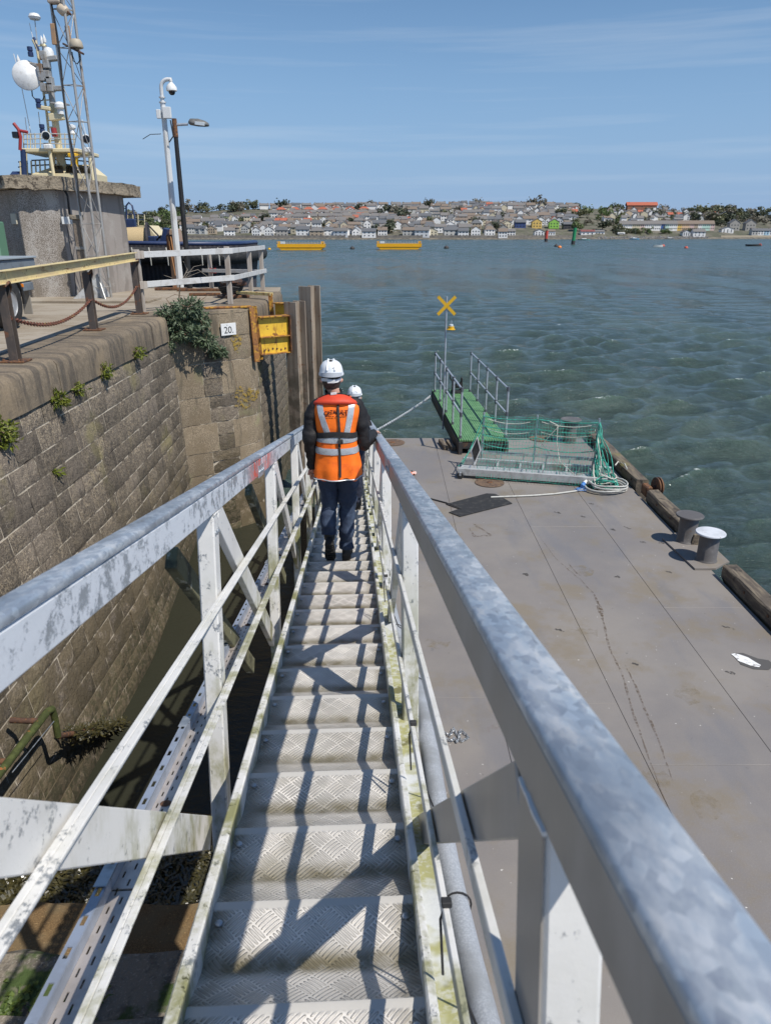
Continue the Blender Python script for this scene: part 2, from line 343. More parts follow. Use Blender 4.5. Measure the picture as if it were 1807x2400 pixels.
# manhole covers
for k, (x, y) in enumerate(((920, 1038), (1147, 1132), (1268, 1029))):
    p = onz(x, y, DZ); m = MB(); m.lathe([(.0, .004), (.255, .004), (.275, .010), (.275, .014), (.0, .016)], 36, (p[0], p[1], DZ), cap=False)
    m2 = MB().lathe([(.055, .016), (.055, .024), (.03, .026), (.0, .026)], 14, (p[0], p[1], DZ), cap=False)
    o = m.build('manhole_cover', M_rustd, pon, 40); m2.build('lifting_hole_rim', M_rust, o)
# long rust runs and scuffs lying in the paint (own shape, a hair above the plates)
def ribbon(pts, w, z, name, m, parent):
    P = [V3((a, b, z)) for a, b in pts]; mb = MB(); vs = []; n = len(P)
    for i in range(n):
        t = P[min(i + 1, n - 1)] - P[max(i - 1, 0)]; t /= np.linalg.norm(t); s_ = np.array([-t[1], t[0], 0]); ww = w * (.35 + random.random()) * (math.sin(math.pi * (i + .6) / (n + .2)) ** .5)
        vs += [P[i] - s_ * ww, P[i] + s_ * ww]
    mb.add(vs, [(2 * i, 2 * i + 2, 2 * i + 3, 2 * i + 1) for i in range(n - 1)]); return mb.build(name, m, parent)
def stain_mat(name, col, lo, hi, s=22, amt=1.):
    b = NB(name); p = b.coord('P'); f = b.ramp(b.noise(p, s, 6, .7), lo, hi, 0, amt); tr = b.n('ShaderNodeBsdfTransparent'); mx_ = b.n('ShaderNodeMixShader', {0: f, 1: tr.outputs[0], 2: b.b.outputs[0]})
    b.set(b.b.inputs['Base Color'], col); b.b.inputs['Roughness'].default_value = .8; b.t.links.new(mx_.outputs[0], b.out.inputs[0]); return b.m
M_run = stain_mat('rust_run', (.125, .085, .05), .40, .62, 22, .55); M_scuff = stain_mat('scuff', (.07, .065, .06), .42, .55, 30); M_sand = stain_mat('sand_smear', (.27, .22, .14), .40, .75, 7, .55)
def tp(l, z=DZ): return [tuple(onz(x, y, z)[:2]) for x, y in l]
def dens(l, n=5):
    o = []
    for a, b in zip(l, l[1:]):
        for i in range(n): t = i / n; o.append((a[0] + (b[0] - a[0]) * t + rng.normal() * .6, a[1] + (b[1] - a[1]) * t + rng.normal() * .8))
    return o + [l[-1]]
ribbon(tp(dens([(1262, 1255), (1303, 1312), (1352, 1352), (1390, 1390), (1406, 1425), (1413, 1455), (1425, 1510), (1440, 1545), (1458, 1580), (1480, 1660), (1500, 1720), (1525, 1790), (1565, 1900)])), .014, DZ + .004, 'rust_run', M_run, pon)
ribbon(tp(dens([(1465, 1560), (1490, 1610), (1510, 1660), (1545, 1740), (1575, 1830)])), .012, DZ + .0045, 'rust_run', M_run, pon)
ribbon(tp(dens([(1330, 1320), (1352, 1345), (1362, 1350)])), .012, DZ + .004, 'rust_run', M_run, pon)
ribbon(tp(dens([(1100, 1240), (1112, 1258), (1150, 1255), (1128, 1240), (1108, 1228)])), .03, DZ + .004, 'rust_run', M_run, pon)
ribbon(tp(dens([(1400, 1410), (1408, 1435), (1413, 1455)])), .03, DZ + .005, 'rust_run', M_run, pon)
for x, y, l in ((1690, 1468, 30), (1560, 1340, 14), (1440, 1352, 12), (1500, 1270, 14), (1545, 1272, 10), (1480, 1555, 16), (1700, 1575, 22), (1300, 1475, 22), (1430, 1240, 12), (1462, 1236, 16), (1300, 1200, 14), (1360, 1210, 12), (1225, 1345, 14), (1150, 1180, 10), (1380, 1180, 10)):
    ribbon(tp(dens([(x, y), (x + l * .5, y + l * .1), (x + l, y + l * .25)], 3)), .022, DZ + .004, 'scuff', M_scuff, pon)
for x, y, l in ((960, 1640, 60), (1000, 1500, 50), (1330, 1330, 60), (1340, 1470, 60), (1160, 1580, 40), (1500, 1820, 70), (1620, 1880, 70), (1580, 1620, 60)):
    ribbon(tp(dens([(x, y), (x + l * .5, y + 8), (x + l, y + 14)], 3)), .16, DZ + .0035, 'sand_smear', M_sand, pon)
# dropped white paint and its dark halo
def blob(cx, cy, pts, z, name, m, parent):
    mb = MB(); vs = [(cx, cy, z)] + [(a, b, z) for a, b in pts]; n = len(pts); mb.add(vs, [(0, i + 1, (i + 1) % n + 1) for i in range(n)]); return mb.build(name, m, parent)
M_wp = mat('spilt_white_paint', (.75, .75, .74), .6, layers=[L_(s=20, lo=.55, hi=.6, c=(.35, .34, .33))], bump=(30, .4, .006))
M_dk = mat('dark_patch', (.09, .085, .08), .6)
pw = tp([(1712, 1534), (1722, 1532), (1735, 1536), (1752, 1542), (1768, 1552), (1782, 1560), (1778, 1565), (1760, 1562), (1740, 1554), (1728, 1550), (1722, 1542)]); c_ = np.mean(pw, 0); blob(c_[0], c_[1], pw, DZ + .007, 'spilt_paint', M_wp, pon)
pk = tp([(1716, 1531), (1740, 1531), (1775, 1544), (1800, 1548), (1815, 1560), (1800, 1571), (1765, 1569), (1735, 1558)]); c_ = np.mean(pk, 0); blob(c_[0], c_[1], pk, DZ + .004, 'scraped_patch', M_dk, pon)
# mooring bollards on their base plate
pl = [onz(x, y, DZ + .03) for x, y in ((1552, 1261), (1628, 1332), (1677, 1332), (1702, 1318))]
poly = [(p[0], p[1]) for p in pl] + [(4.9, 9.4), (4.9, 10.2), (4.55, 10.5)]
MB().prism(poly, (0, 0, DZ + .004), (1, 0, 0), (0, 1, 0), .026).build('bollard_base_plate', M_deck, pon)
def bollard(x, y, h, r, rc, cap, label, z0=DZ + .03):
    t = thing('mooring_bollard', label, 'bollard', (x, y, z0), 'mooring bollards on the pontoon')
    MB().lathe([(r * 1.12, 0), (r * 1.06, .02), (r, .03), (r, h - .02)], 28, (x, y, z0)).build('post', M_bol, t, 40)
    MB().lathe([(rc * .9, h - .02), (rc, h - .008), (rc, h + .004), (rc * .97, h + .012), (0, h + .016)], 32, (x, y, z0), cap=False).build('cap', cap, t, 40)
p = onz(1606, 1272, DZ); bollard(p[0], p[1], .42, .135, .20, M_bol, 'dark mooring bollard with a dull grey cap, nearer the green ramp of the pair')
p = onz(1653, 1316, DZ); bollard(p[0], p[1], .42, .135, .205, M_bolw, 'dark mooring bollard with a white painted cap on the pontoon edge')
p = onz(1333, 1036, DZ); bollard(p[0], p[1], .52, .15, .235, M_bol, 'dark mooring bollard behind the green netted brow', DZ)
p = onz(1345, 1046, DZ); 
# roller at the timber gap
t = thing('edge_roller', 'rusty round roller standing between the two edge timbers', 'roller', (4.8, 12.3, DZ))
MB().lathe([(.0, -.05), (.15, -.05), (.17, -.035), (.17, -.015), (.14, -.012), (.14, .012), (.17, .015), (.17, .035), (.15, .05), (0, .05)], 26, (4.86, 12.28, DZ + .17), (1, .15, 0), cap=False).build('wheel', M_rust, t, 40)
MB().lathe([(.035, -.09), (.035, .09)], 12, (4.86, 12.28, DZ + .17), (1, .15, 0)).build('axle', M_rust, t, 40)
MB().box(4.62, 4.74, 12.16, 12.42, DZ, DZ + .2, .02).build('bracket', M_rust, t)
# rubber mat, power cable with plug
mp_ = tp([(1045, 1182), (1140, 1157), (1160, 1158), (1175, 1165), (1200, 1180), (1078, 1211), (1052, 1201), (1076, 1193)], DZ + .01)
tag(MB().prism(mp_, (0, 0, DZ + .005), (1, 0, 0), (0, 1, 0), .012).build('rubber_mat', M_black), 'black rubber mat with a cut notch lying on the pontoon deck', 'mat')
M_cable = mat('grey_cable', (.47, .47, .44), .5, layers=[L_(s=20, lo=.45, hi=.7, c=(.36, .355, .33))])
M_blue = mat('blue_plastic', (.09, .24, .55), .4); M_rope = mat('pale_rope', (.55, .53, .47), .8, bump=(120, .5, .005)); M_teal = mat('teal_net_twine', (.03, .22, .165), .7, layers=[L_(s=15, lo=.45, hi=.6, c=(.03, .36, .27))])
cb = thing('power_cable', 'pale grey shore power cable coiled on the deck with a blue plug', 'cable', (*onz(1425, 1143, DZ)[:2], DZ))
path = [(*onz(x, y, DZ)[:2], DZ + .022) for x, y in ((1150, 1168), (1200, 1166), (1250, 1164), (1300, 1160), (1345, 1154))]
cx, cy = onz(1418, 1146, DZ)[:2]
for i in range(86):
    a = math.pi * 1.05 - i * .30; R_ = .40 - .0011 * i + .05 * math.sin(i * .37); path.append((cx + R_ * 1.02 * math.cos(a) + .03 * math.sin(i * .11), cy + R_ * .95 * math.sin(a), DZ + .022 + .0013 * i + .012 * math.sin(i * .9)))
MB().tube(path, .0165, 8).build('cable', M_cable, cb, 60)
p0 = V3((*onz(1362, 1150, DZ)[:2], DZ + .09)); p1 = V3((*onz(1378, 1138, DZ)[:2], DZ + .16)); d = (p1 - p0) / np.linalg.norm(p1 - p0)
MB().lathe([(.0, 0), (.034, 0), (.036, .03), (.034, .07), (.04, .072), (.04, .10), (0, .1)], 14, p0, d, cap=False).build('plug', M_blue, cb, 40)
MB().lathe([(.037, .1), (.034, .14), (.028, .2), (.02, .22), (0, .222)], 14, p0, d, cap=False).build('plug_sleeve', M_white, cb, 40)
m = MB()
for k in range(5):
    q = [(p0[0] + .07 * math.cos(a * 1.3 + k) * (1 + .3 * k), p0[1] - .03 + .05 * math.sin(a + k * 2), DZ + .02 + .02 * (k % 3)) for a in np.linspace(0, 6, 16)]; m.tube(q, .004, 5)
m.build('blue_string', M_blue, cb, 60)
tag(MB().tube([(*onz(x, y, DZ)[:2], DZ + .014) for x, y in ((965, 1105), (972, 1140), (1000, 1168), (1045, 1180), (1075, 1192), (1080, 1196))], .013, 8).build('hose', M_black, None, 60), 'thin black hose running from the gangway foot to the rubber mat', 'hose')
# loose chain
m = MB(); q = [(*onz(1017 + 8 * i + 3 * rng.normal(), 1716 + 1.0 * i + 9 * math.sin(i * 2.1), DZ)[:2], DZ + .012 + .008 * (i % 3)) for i in range(11)]
q += [(*onz(1088 - 6 * i, 1738 + 5 * math.sin(i * 2.6), DZ)[:2], DZ + .02) for i in range(10)]; chain_mb(m, q, .034, .0035, .62)
tag(m.build('loose_chain', M_galv, None, 60), 'short galvanised chain dropped in a heap on the deck by the gangway', 'chain')
M_rag = mat('orange_white_rag', (.7, .6, .56), .8, layers=[L_(s=22, lo=.48, hi=.52, c=(.75, .16, .05))])
m = MB(); c0 = onz(962, 1112, DZ); n = 9; vs = [(c0[0] + (i / 8 - .5) * .24, c0[1] + (j / 8 - .5) * .16 + .02 * math.sin(i), DZ + .01 + .035 * abs(math.sin(i * 1.3 + j * .7))) for i in range(n) for j in range(n)]
m.add(vs, [(i * n + j, (i + 1) * n + j, (i + 1) * n + j + 1, i * n + j + 1) for i in range(n - 1) for j in range(n - 1)]); tag(m.build('rag', M_rag, None, 60), 'crumpled orange and white scrap on the deck by the gangway rail', 'rag')
for k, (x, y) in enumerate(((1046, 1050), (1064, 1052))):
    q = onz(x, y, DZ); MB_ = MB().beam((q[0] - .02, q[1] - .18, DZ + .05), (q[0] - .1, q[1] + .42, DZ + .05), .1, .09, b=.01)
    tag(MB_.build('timber_chock', M_timber), ('left' if k == 0 else 'right') + ' of two short timber chocks lying beside the foot of the green ramp', 'timber', 'timber chocks on the deck')
# ================================================================== GREEN RAMP
M_green = None
def green_grate():
    b = NB('green_grating'); o = b.coord('O'); s = b.sep(o); st = b.math('SINE', b.math('MULTIPLY', s[0], 2 * math.pi / .05)); tr = b.math('SINE', b.math('MULTIPLY', s[1], 2 * math.pi / .05))
    f = b.ramp(st, -.2, .5); g_ = b.ramp(tr, .55, .9)
    c = b.mix(b.math('MAXIMUM', f, g_), (.03, .075, .03, 1), (.13, .31, .13, 1)); c = b.mix(b.ramp(b.noise(o, 6, 5), .45, .68, 0, .6), c, (.18, .36, .17, 1))
    b.set(b.b.inputs['Base Color'], c); b.b.inputs['Roughness'].default_value = .6; b.set(b.b.inputs['Normal'], b.bump(b.math('MAXIMUM', f, g_), .8, .012)); return b.m
M_green = green_grate()
RA = onz(1077, 1031, 2.32); RB = onz(1190, 1031, 2.32); RC = onz(1013, 913, 2.32); RD = onz(1110, 913, 2.32)
dv = V3(RC) - V3(RA); ln = np.linalg.norm(dv); dv /= ln; xv = np.cross(dv, (0, 0, 1)); wd_ = 1.03
rm = Matrix((( xv[0], dv[0], 0, RA[0]), (xv[1], dv[1], 0, RA[1]), (0, 0, 1, 2.32), (0, 0, 0, 1)))
rp = thing('access_ramp', 'green grating ramp with grey tube railings over the pontoon end', 'ramp', M=rm)
for i in range(5):
    a, b_ = ln * i / 5, ln * (i + 1) / 5; MB().box(.0, wd_, a + .004, b_ - .004, -.04, 0, .004).build('grating_panel', M_green, rp, world=False)
for x in (.02, wd_ - .02): MB().box(x - .04, x + .04, -.02, ln + .02, -.32, -.045, .006).build('side_beam', M_hull, rp, world=False)
for i in range(6): MB().box(.07, wd_ - .07, .05 + i * (ln - .1) / 5 - .03, .05 + i * (ln - .1) / 5 + .03, -.2, -.05).build('cross_beam', M_hull, rp, world=False)
M_tube = mat('scaffold_tube', (.46, .50, .55), .42, .4, layers=[L_(s=10, lo=.4, hi=.65, c=(.36, .39, .42))])
M_clamp = mat('tube_clamp', (.14, .15, .17), .5, .5)
for side, x in (('l', .03), ('r', wd_ - .03)):
    n = 5; ys_ = np.linspace(.12, ln - .35, n)
    for y in ys_:
        o = MB().tube([(x, y, -.1), (x, y, 1.05)], .024, 10).build('rail_post', M_tube, rp, 60, world=False)
        m = MB()
        for z in (.02, .52, 1.05): m.lathe([(.0, -.045), (.034, -.045), (.034, .045), (0, .045)], 10, (x, y, z), cap=False)
        m.build('tube_fitting', M_clamp, o, 40, world=False)
    for z in (.52, 1.05): MB().tube([(x, ys_[0] - .02, z), (x, ys_[-1] + .02, z)], .024, 10).build('handrail', M_tube, rp, 60, world=False)
wn = thing('winch', 'small black hand winch standing at the far end of the green ramp', 'winch', M=rm @ Matrix.Translation((.62, ln - .5, 0)))
MB().box(-.16, .16, -.1, .1, 0, .08, .01).build('base', M_black, wn, world=False); MB().lathe([(.0, -.09), (.11, -.09), (.11, -.07), (.06, -.06), (.06, .06), (.11, .07), (.11, .09), (0, .09)], 16, (0, 0, .2), (1, 0, 0), cap=False).build('drum', M_black, wn, 40, world=False)
MB().box(-.14, -.1, -.07, .07, .08, .34, .01).build('cheek', M_black, wn, world=False); MB().box(.1, .14, -.07, .07, .08, .42, .01).build('cheek', M_black, wn, world=False); MB().tube([(-.12, 0, .3), (-.2, -.02, .42), (-.2, 0, .52)], .018, 8).build('crank', M_black, wn, 60, world=False)
# navigation cross
YN = 17.4; nx = aty(1045, 760, YN)[0]; ztop = aty(1046, 695, YN)[2]; zx = aty(1046, 716, YN)[2]
nm = thing('navigation_mark', 'yellow X topmark on a slim grey pole with a small yellow lamp', 'sea mark', (nx, YN, 2.0))
MB().tube([(nx, YN, 1.9), (nx, YN, ztop)], .022, 10).build('pole', M_tube, nm, 60)
for s_ in (-1, 1):
    c0 = V3((nx, YN - .04 - .006 * s_, zx)); e = V3((.20 * s_, 0, .20)); MB().beam(c0 - e, c0 + e, .02, .052, up=(0, 1, 0)).build('cross_arm', M_yel, nm) if False else MB().obox(c0, e / np.linalg.norm(e), (0, 1, 0), V3((-e[2], 0, e[0])) / np.linalg.norm(e), .285, .005, .036).build('cross_arm', M_yel, nm)
zl = aty(1057, 770, YN)[2]; lx = aty(1057, 770, YN)[0]
MB().lathe([(.0, -.03), (.1, -.03), (.105, -.015), (.07, 0), (.07, .05), (.0, .055)], 18, (lx, YN, zl), cap=False).build('lamp_body', M_yel, nm, 40)
M_glass = mat('clear_lens', (.55, .6, .62), .1, spec=.8)
MB().lathe([(.052, .055), (.05, .09), (.03, .1), (0, .102)], 14, (lx, YN, zl), cap=False).build('lens', M_glass, nm, 40)
m = MB(); [m.tube([(lx + .05 * math.cos(a), YN + .05 * math.sin(a), zl + .05), (lx, YN, zl + .2)], .004, 5) for a in np.linspace(0, 6.28, 5)[:-1]]; m.build('bird_spike', M_galv, nm)
MB().beam((nx, YN, zl - .035), (lx + .02, YN, zl - .035), .03, .014).build('bracket', M_tube, nm)
# mooring chain from ramp to the pontoon corner
e0 = (RM := rm @ Vector((-.02, ln - .15, -.12))); e1 = aty(868, 1016, 16.15)
m = MB(); chain_mb(m, catenary(tuple(e0), e1, .05, 12), .085, .011, .6)
tag(m.build('mooring_chain', M_galv, None, 60), 'galvanised chain stretched from the green ramp to the pontoon corner', 'chain')
# ================================================================== NETTED BROW
M_alu = mat('weathered_aluminium', (.52, .53, .53), .45, .35, layers=[L_(s=9, lo=.45, hi=.65, c=(.40, .40, .39)), L_(s=3, lo=.55, hi=.7, c=(.33, .31, .27))], bump=(50, .1, .003))
A0 = onz(1072, 1104, DZ + .14); A1 = onz(1436, 1130, DZ + .14); A1[1] = min(A1[1], A0[1])
bv = V3(A1) - V3(A0); bl = np.linalg.norm(bv); bv /= bl; pv = np.array([-bv[1], bv[0], 0])
bm = Matrix(((bv[0], pv[0], 0, A0[0]), (bv[1], pv[1], 0, A0[1]), (0, 0, 1, DZ), (0, 0, 0, 1)))
br = thing('boarding_brow', 'aluminium boarding brow with green safety netting lying across the deck', 'gangway', M=bm)
def bpart(n, mb, m, sm=None, par=None): return mb.build(n, m, par or br, sm, world=False)
for y in (0.0, .72): bpart('side_channel', MB().box(0, bl, y, y + .06, .06, .2, .006), M_alu)
for i in range(9): bpart('floor_plank', MB().box(.02 + i * (bl - .04) / 9 + .006, .02 + (i + 1) * (bl - .04) / 9 - .006, .062, .40, .125, .15, .004), M_alu)
for i in range(8): bpart('cleat', MB().box(.2 + i * .33, .225 + i * .33, .1, .36, .152, .175, .003), M_galv)
for i in range(6): bpart('rung', MB().box(.25 + i * .44, .29 + i * .44, .405, .72, .14, .17, .004), M_alu)
bpart('toe_rail', MB().box(.1, bl - .2, .74, .77, .30, .36, .004), M_alu)
for i in range(6): bpart('toe_post', MB().box(.3 + i * .44, .335 + i * .44, .745, .765, .2, .3, .003), M_alu)
for x in (.06, bl - .1):
    w_ = bpart('castor', MB().lathe([(.0, -.02), (.06, -.02), (.065, 0), (.06, .02), (0, .02)], 16, (x, -.04, .065), (0, 1, 0), cap=False), M_black, 40); bpart('castor_fork', MB().box(x - .02, x + .02, -.07, -.01, .065, .14, .004), M_galv, None, w_)
_q = [bm.inverted() @ Vector(onz(x_, 1092, DZ + .12)) for x_ in (1124, 1249, 1389)]; st_x = [q_.x for q_ in _q]; YS = float(np.mean([q_.y for q_ in _q])); ZT = 1.14
for x in st_x: bpart('stanchion', MB().tube([(x, YS, .1), (x + .01, YS, ZT)], .021, 8), M_galv, 60)
M_teal2 = M_teal
for k, z in enumerate((1.07, .88, .70, .52)):
    for a, b_ in zip(st_x, st_x[1:]): bpart('net_rope', MB().tube(catenary((a, YS - .03, z), (b_, YS - .03, z - .01), .035 + .012 * k, 9), .009, 6), M_teal, 60)
for k, z in enumerate((1.0, .8)):
    for a, b_ in zip(st_x, st_x[1:]): bpart('lashing', MB().tube(catenary((a + .1, YS - .04, z + .02), (b_ - .12, YS - .04, z), .06, 9), .006, 6), M_rope, 60)
bpart('net_rope', MB().tube(catenary((st_x[0], YS, 1.05), (.05, .3, .18), .05, 8), .009, 6), M_teal, 60); bpart('net_rope', MB().tube(catenary((st_x[0], YS, .8), (.0, .1, .2), .03, 8), .009, 6), M_teal, 60)
bpart('net_rope', MB().tube(catenary((st_x[1] + .45, YS - .05, .98), (st_x[1] + .12, YS - .1, .55), -.02, 8), .007, 6), M_rope, 60)
bpart('net_rope', MB().tube([(st_x[1] + .25, YS - .05, 1.04), (st_x[1] + .40, YS - .06, .98), (st_x[1] + .42, YS - .08, .6), (st_x[1] + .5, YS - .2, .3), (st_x[1] + .8, .05, .2)], .008, 6), M_rope, 60)
def net(x0, x1, z0, z1, nx_, nz_, yf, sagf, name, m_, r=.0028):
    mb = MB()
    P = lambda i, j: (x0 + (x1 - x0) * i / nx_ + .012 * math.sin(j * 1.7 + i * .6), yf(i / nx_, j / nz_), z0 + (z1 - z0) * j / nz_ - sagf * math.sin(math.pi * i / nx_) * (.4 + .6 * j / nz_) + .008 * math.sin(i * 1.3 + j))
    for i in range(nx_ + 1): mb.tube([P(i, j) for j in range(nz_ + 1)], r, 3, cap=False)
    for j in range(nz_ + 1): mb.tube([P(i, j) for i in range(nx_ + 1)], r, 3, cap=False)
    return bpart(name, mb, m_)
nf = lambda a, b: YS - .03 - (YS + .06) * (1 - b) ** 2.2
net(st_x[0], st_x[1], .07, 1.10, 18, 18, nf, .02, 'netting', M_teal, .0026); net(st_x[1], st_x[2], .07, 1.10, 20, 18, nf, .025, 'netting', M_teal, .0026)
for k in range(26):                                    # bunched net and rope spilling off the right end
    a0 = rng.uniform(-.05, .35); zt = rng.uniform(.2, 1.05); xx = st_x[2] + .02
    q = [(xx + a0 * t * 1.3 + .03 * math.sin(t * 9 + k), YS - (YS + .1) * t + .05 * math.sin(k + 6 * t), zt * (1 - t) + .02 + .03 * rng.random()) for t in np.linspace(0, 1, 9)]
    bpart('bunched_netting', MB().tube(q, .007 + .004 * (k % 3), 5), M_teal if k % 5 else M_rope, 60)
for k in range(7):
    c_ = (st_x[2] + .22 + .05 * rng.normal(), -.08 + .06 * rng.normal(), .05 + .03 * k); R_ = .14 + .03 * rng.random(); bpart('rope_loop', MB().tube([(c_[0] + R_ * math.cos(a), c_[1] + R_ * .7 * math.sin(a), c_[2] + .03 * math.sin(2 * a + k)) for a in np.linspace(0, 6.28, 16)[:-1]], .012, 6, closed=True), M_teal if k % 3 else M_rope, 60)
dgn = [(-.10, 0), (.02, .30), (.10, .02), (-.02, -.28)]
bpart('sign_border', MB().prism([(a * 1.0, b * .95) for a, b in dgn], (st_x[0] - .04, .03, .56), (1, 0, 0), (0, 0, 1), .006), M_white); bpart('sign_face', MB().prism([(a * .74, b * .8) for a, b in dgn], (st_x[0] - .04, .0195, .56), (1, 0, 0), (0, 0, 1), .004), M_black)
tag(MB().tube([(*onz(x, y, 2.2)[:2], z) for x, y, z in ((1440, 1098, 2.26), (1447, 1092, 2.29), (1462, 1095, 2.27), (1468, 1105, 2.25))], .014, 6).build('mooring_rope_end', M_rope, None, 60), 'short pale rope end looped over the edge timber behind the brow', 'rope')
# ================================================================== GANGWAY (built in its own frame: x across, y down the slope, z square to it)
gd = ray(827, 930); gd /= np.linalg.norm(gd); gu_ = np.cross(gd, (0, 0, 1)); gu_ /= np.linalg.norm(gu_); gn = np.cross(gu_, gd); GH = 1.467
go = np.array([0, 0, CZ]) - gn * GH
GM = Matrix(((gu_[0], gd[0], gn[0], go[0]), (gu_[1], gd[1], gn[1], go[1]), (gu_[2], gd[2], gn[2], go[2]), (0, 0, 0, 1)))
def gwp(u, v, w): return np.array(GM @ Vector((u, v, w)))
gw = thing('gangway', 'long white painted metal gangway sloping down from the quay to the pontoon', 'gangway', M=GM)
def gp(n, mb, m, sm=None, par=None): return mb.build(n, m, par or gw, sm, world=False)
def paint_mat(name, base=(.70, .69, .665), flake=(.34, .36, .38), algae=1., red=None, fl=(.56, .62)):
    b = NB(name); o = b.coord('O'); s = b.sep(o)
    n1 = b.math('ADD', b.math('MULTIPLY', b.noise(b.coord('O', (1.3, .7, .8)), 19, 7, .78), .75), b.math('MULTIPLY', b.noise(b.coord('O', (1, .6, 1)), 3.1, 3, .6), .25)); n2 = b.noise(o, 70, 4, .7); n3 = b.noise(b.coord('O', (1, .5, 1)), 2.6, 4, .6)
    c = b.mix(b.ramp(n3, .4, .66, 0, .5), base, tuple(x * .78 for x in base))
    if red: 
        m = b.math('MULTIPLY', b.ramp(s[1], red[0], red[1]), b.ramp(s[1], red[3], red[2])); m = b.math('MULTIPLY', m, b.ramp(b.noise(b.coord('O', (1, 2.2, .35)), 7, 6, .6), .40, .50)); c = b.mix(m, c, (.62, .085, .05, 1))
    f = b.ramp(b.math('ADD', n1, b.math('MULTIPLY', n2, .22)), fl[0] + .11, fl[1] + .11)
    c = b.mix(f, c, flake)
    if algae:
        lw = b.ramp(s[2], .95, .05); al = b.math('MULTIPLY', b.ramp(b.noise(b.coord('O', (1, 1, .6)), 4.2, 6, .66), .42, .62), b.math('MULTIPLY', lw, algae)); c = b.mix(al, c, (.25, .245, .115, 1))
        dk = b.math('MULTIPLY', b.ramp(b.noise(b.coord('O', (3, 3, .8)), 11, 6, .7), .60, .68), b.math('MULTIPLY', b.ramp(s[2], .4, 0), algae)); c = b.mix(dk, c, (.075, .075, .035, 1))
    b.set(b.b.inputs['Base Color'], c); b.set(b.b.inputs['Roughness'], b.ramp(f, 0, 1, .48, .42)); b.set(b.b.inputs['Metallic'], b.math('MULTIPLY', f, .45))
    b.set(b.b.inputs['Normal'], b.bump(b.math('SUBTRACT', 1, f), .55, .0022, b.bump(n2, .25, .002))); return b.m
M_paint = paint_mat('gangway_white_paint'); M_raill = paint_mat('left_rail_paint', (.60, .63, .67), (.36, .39, .42), 0, (3.75, 4.15, 4.5, 5.4), (.50, .58)); M_railr = paint_mat('right_rail_paint', (.52, .54, .57), (.30, .32, .33), 0, (4.6, 5.2, 6.2, 8.2), (.45, .56))
def shade_rail_mat():
    b = NB('right_rail_shade_toned_galvanised'); o = b.coord('O', (1, .5, .25)); n = b.noise(o, 14, 5, .6); c = b.mix(b.ramp(n, .38, .65), (.30, .28, .255, 1), (.40, .375, .345, 1)); b.set(b.b.inputs['Base Color'], c); b.b.inputs['Metallic'].default_value = .35; b.set(b.b.inputs['Roughness'], b.ramp(n, .3, .7, .34, .5)); b.set(b.b.inputs['Normal'], b.bump(b.noise(b.coord('O'), 60, 3), .08, .003)); return b.m  # brown-grey metal colour with shade and deck reflection painted in
M_railshade = shade_rail_mat()
def top_mat():
    b = NB('rail_top_galvanised'); o = b.coord('O', (1.2, .45, 1)); n = b.noise(o, 17, 7, .74); n2 = b.noise(o, 34, 4, .6)
    c = b.mix(b.ramp(n, .40, .60), (.40, .455, .515, 1), (.51, .545, .58, 1)); vo = b.n('ShaderNodeSeparateColor', {0: b.n('ShaderNodeTexVoronoi', {'Vector': b.coord('O', (1, .6, 1)), 'Scale': 80.}).outputs['Color']}).outputs[0]; c = b.mix(.22, c, vo, 'OVERLAY'); c = b.mix(b.ramp(n2, .6, .66, 0, .6), c, (.64, .65, .65, 1)); c = b.mix(b.ramp(b.noise(b.coord('O', (6, .5, 1)), 26, 3), .68, .72, 0, .7), c, (.22, .24, .26, 1)); c = b.mix(b.ramp(b.noise(o, 3, 4), .55, .68, 0, .6), c, (.24, .28, .33, 1))
    b.set(b.b.inputs['Base Color'], c); b.set(b.b.inputs['Roughness'], b.ramp(n, .35, .65, .34, .58)); b.b.inputs['Metallic'].default_value = .55
    b.set(b.b.inputs['Normal'], b.bump(n2, .2, .003)); return b.m
M_top = top_mat(); 
V0, V1 = -1.1, 13.35
# handrails: a box section of two lengths with a proud top cap
for (ui, uo, wt, wb, pm) in ((-.56, -.612, 1.132, 1.009, M_raill), (.2075, .278, 1.097, .981, M_railr)):
    a, b_ = min(ui, uo), max(ui, uo)
    for (y0, y1) in ((V0, 4.38), (4.386, 8.9), (8.906, V1)):
        gp('handrail', MB().box(a, b_, y0, y1, wb, wt - .025, .005), M_railshade if (y0 == V0 and a > 0) else pm); gp('rail_top', MB().box(a - .004, b_ + .004, y0, y1, wt - .024, wt, .0105), M_top, 80)
PL = [.62, 2.88, 5.15, 7.3, 9.4, 11.45, 13.1]; PR = [.74, 3.16, 5.5, 7.65, 9.7, 11.6, 13.1]
for pv_ in PL:
    gp('post', MB().box(-.632, -.562, pv_, pv_ + .1, -.62, 1.008, .006), M_paint)
for pv_ in PR:
    gp('post', MB().box(.209, .281, pv_, pv_ + .12, -.2, .980, .006), M_paint)
for k, pv_ in enumerate(PL[:-1]): gp('diagonal_brace', MB().beam((-.579, pv_ + .12, 1.02 - .02), (-.579, pv_ + 1.94, -.165), .032, .118, up=(0, .58, .81), b=.003), M_paint)
for k, pv_ in enumerate(PR[:-1]): gp('diagonal_brace', MB().beam((.226, pv_ + .14, .94), (.226, pv_ + 1.84, -.2), .032, .098, up=(0, .58, .81), b=.003), M_railshade if k == 0 else M_paint)
gp('added_shade_plate', MB().box(.2055, .2085, PR[0] + .002, PR[0] + .118, -.19, .975, .001), M_railshade)  # thin plate added to paint shade and reflected deck onto the post's inner face
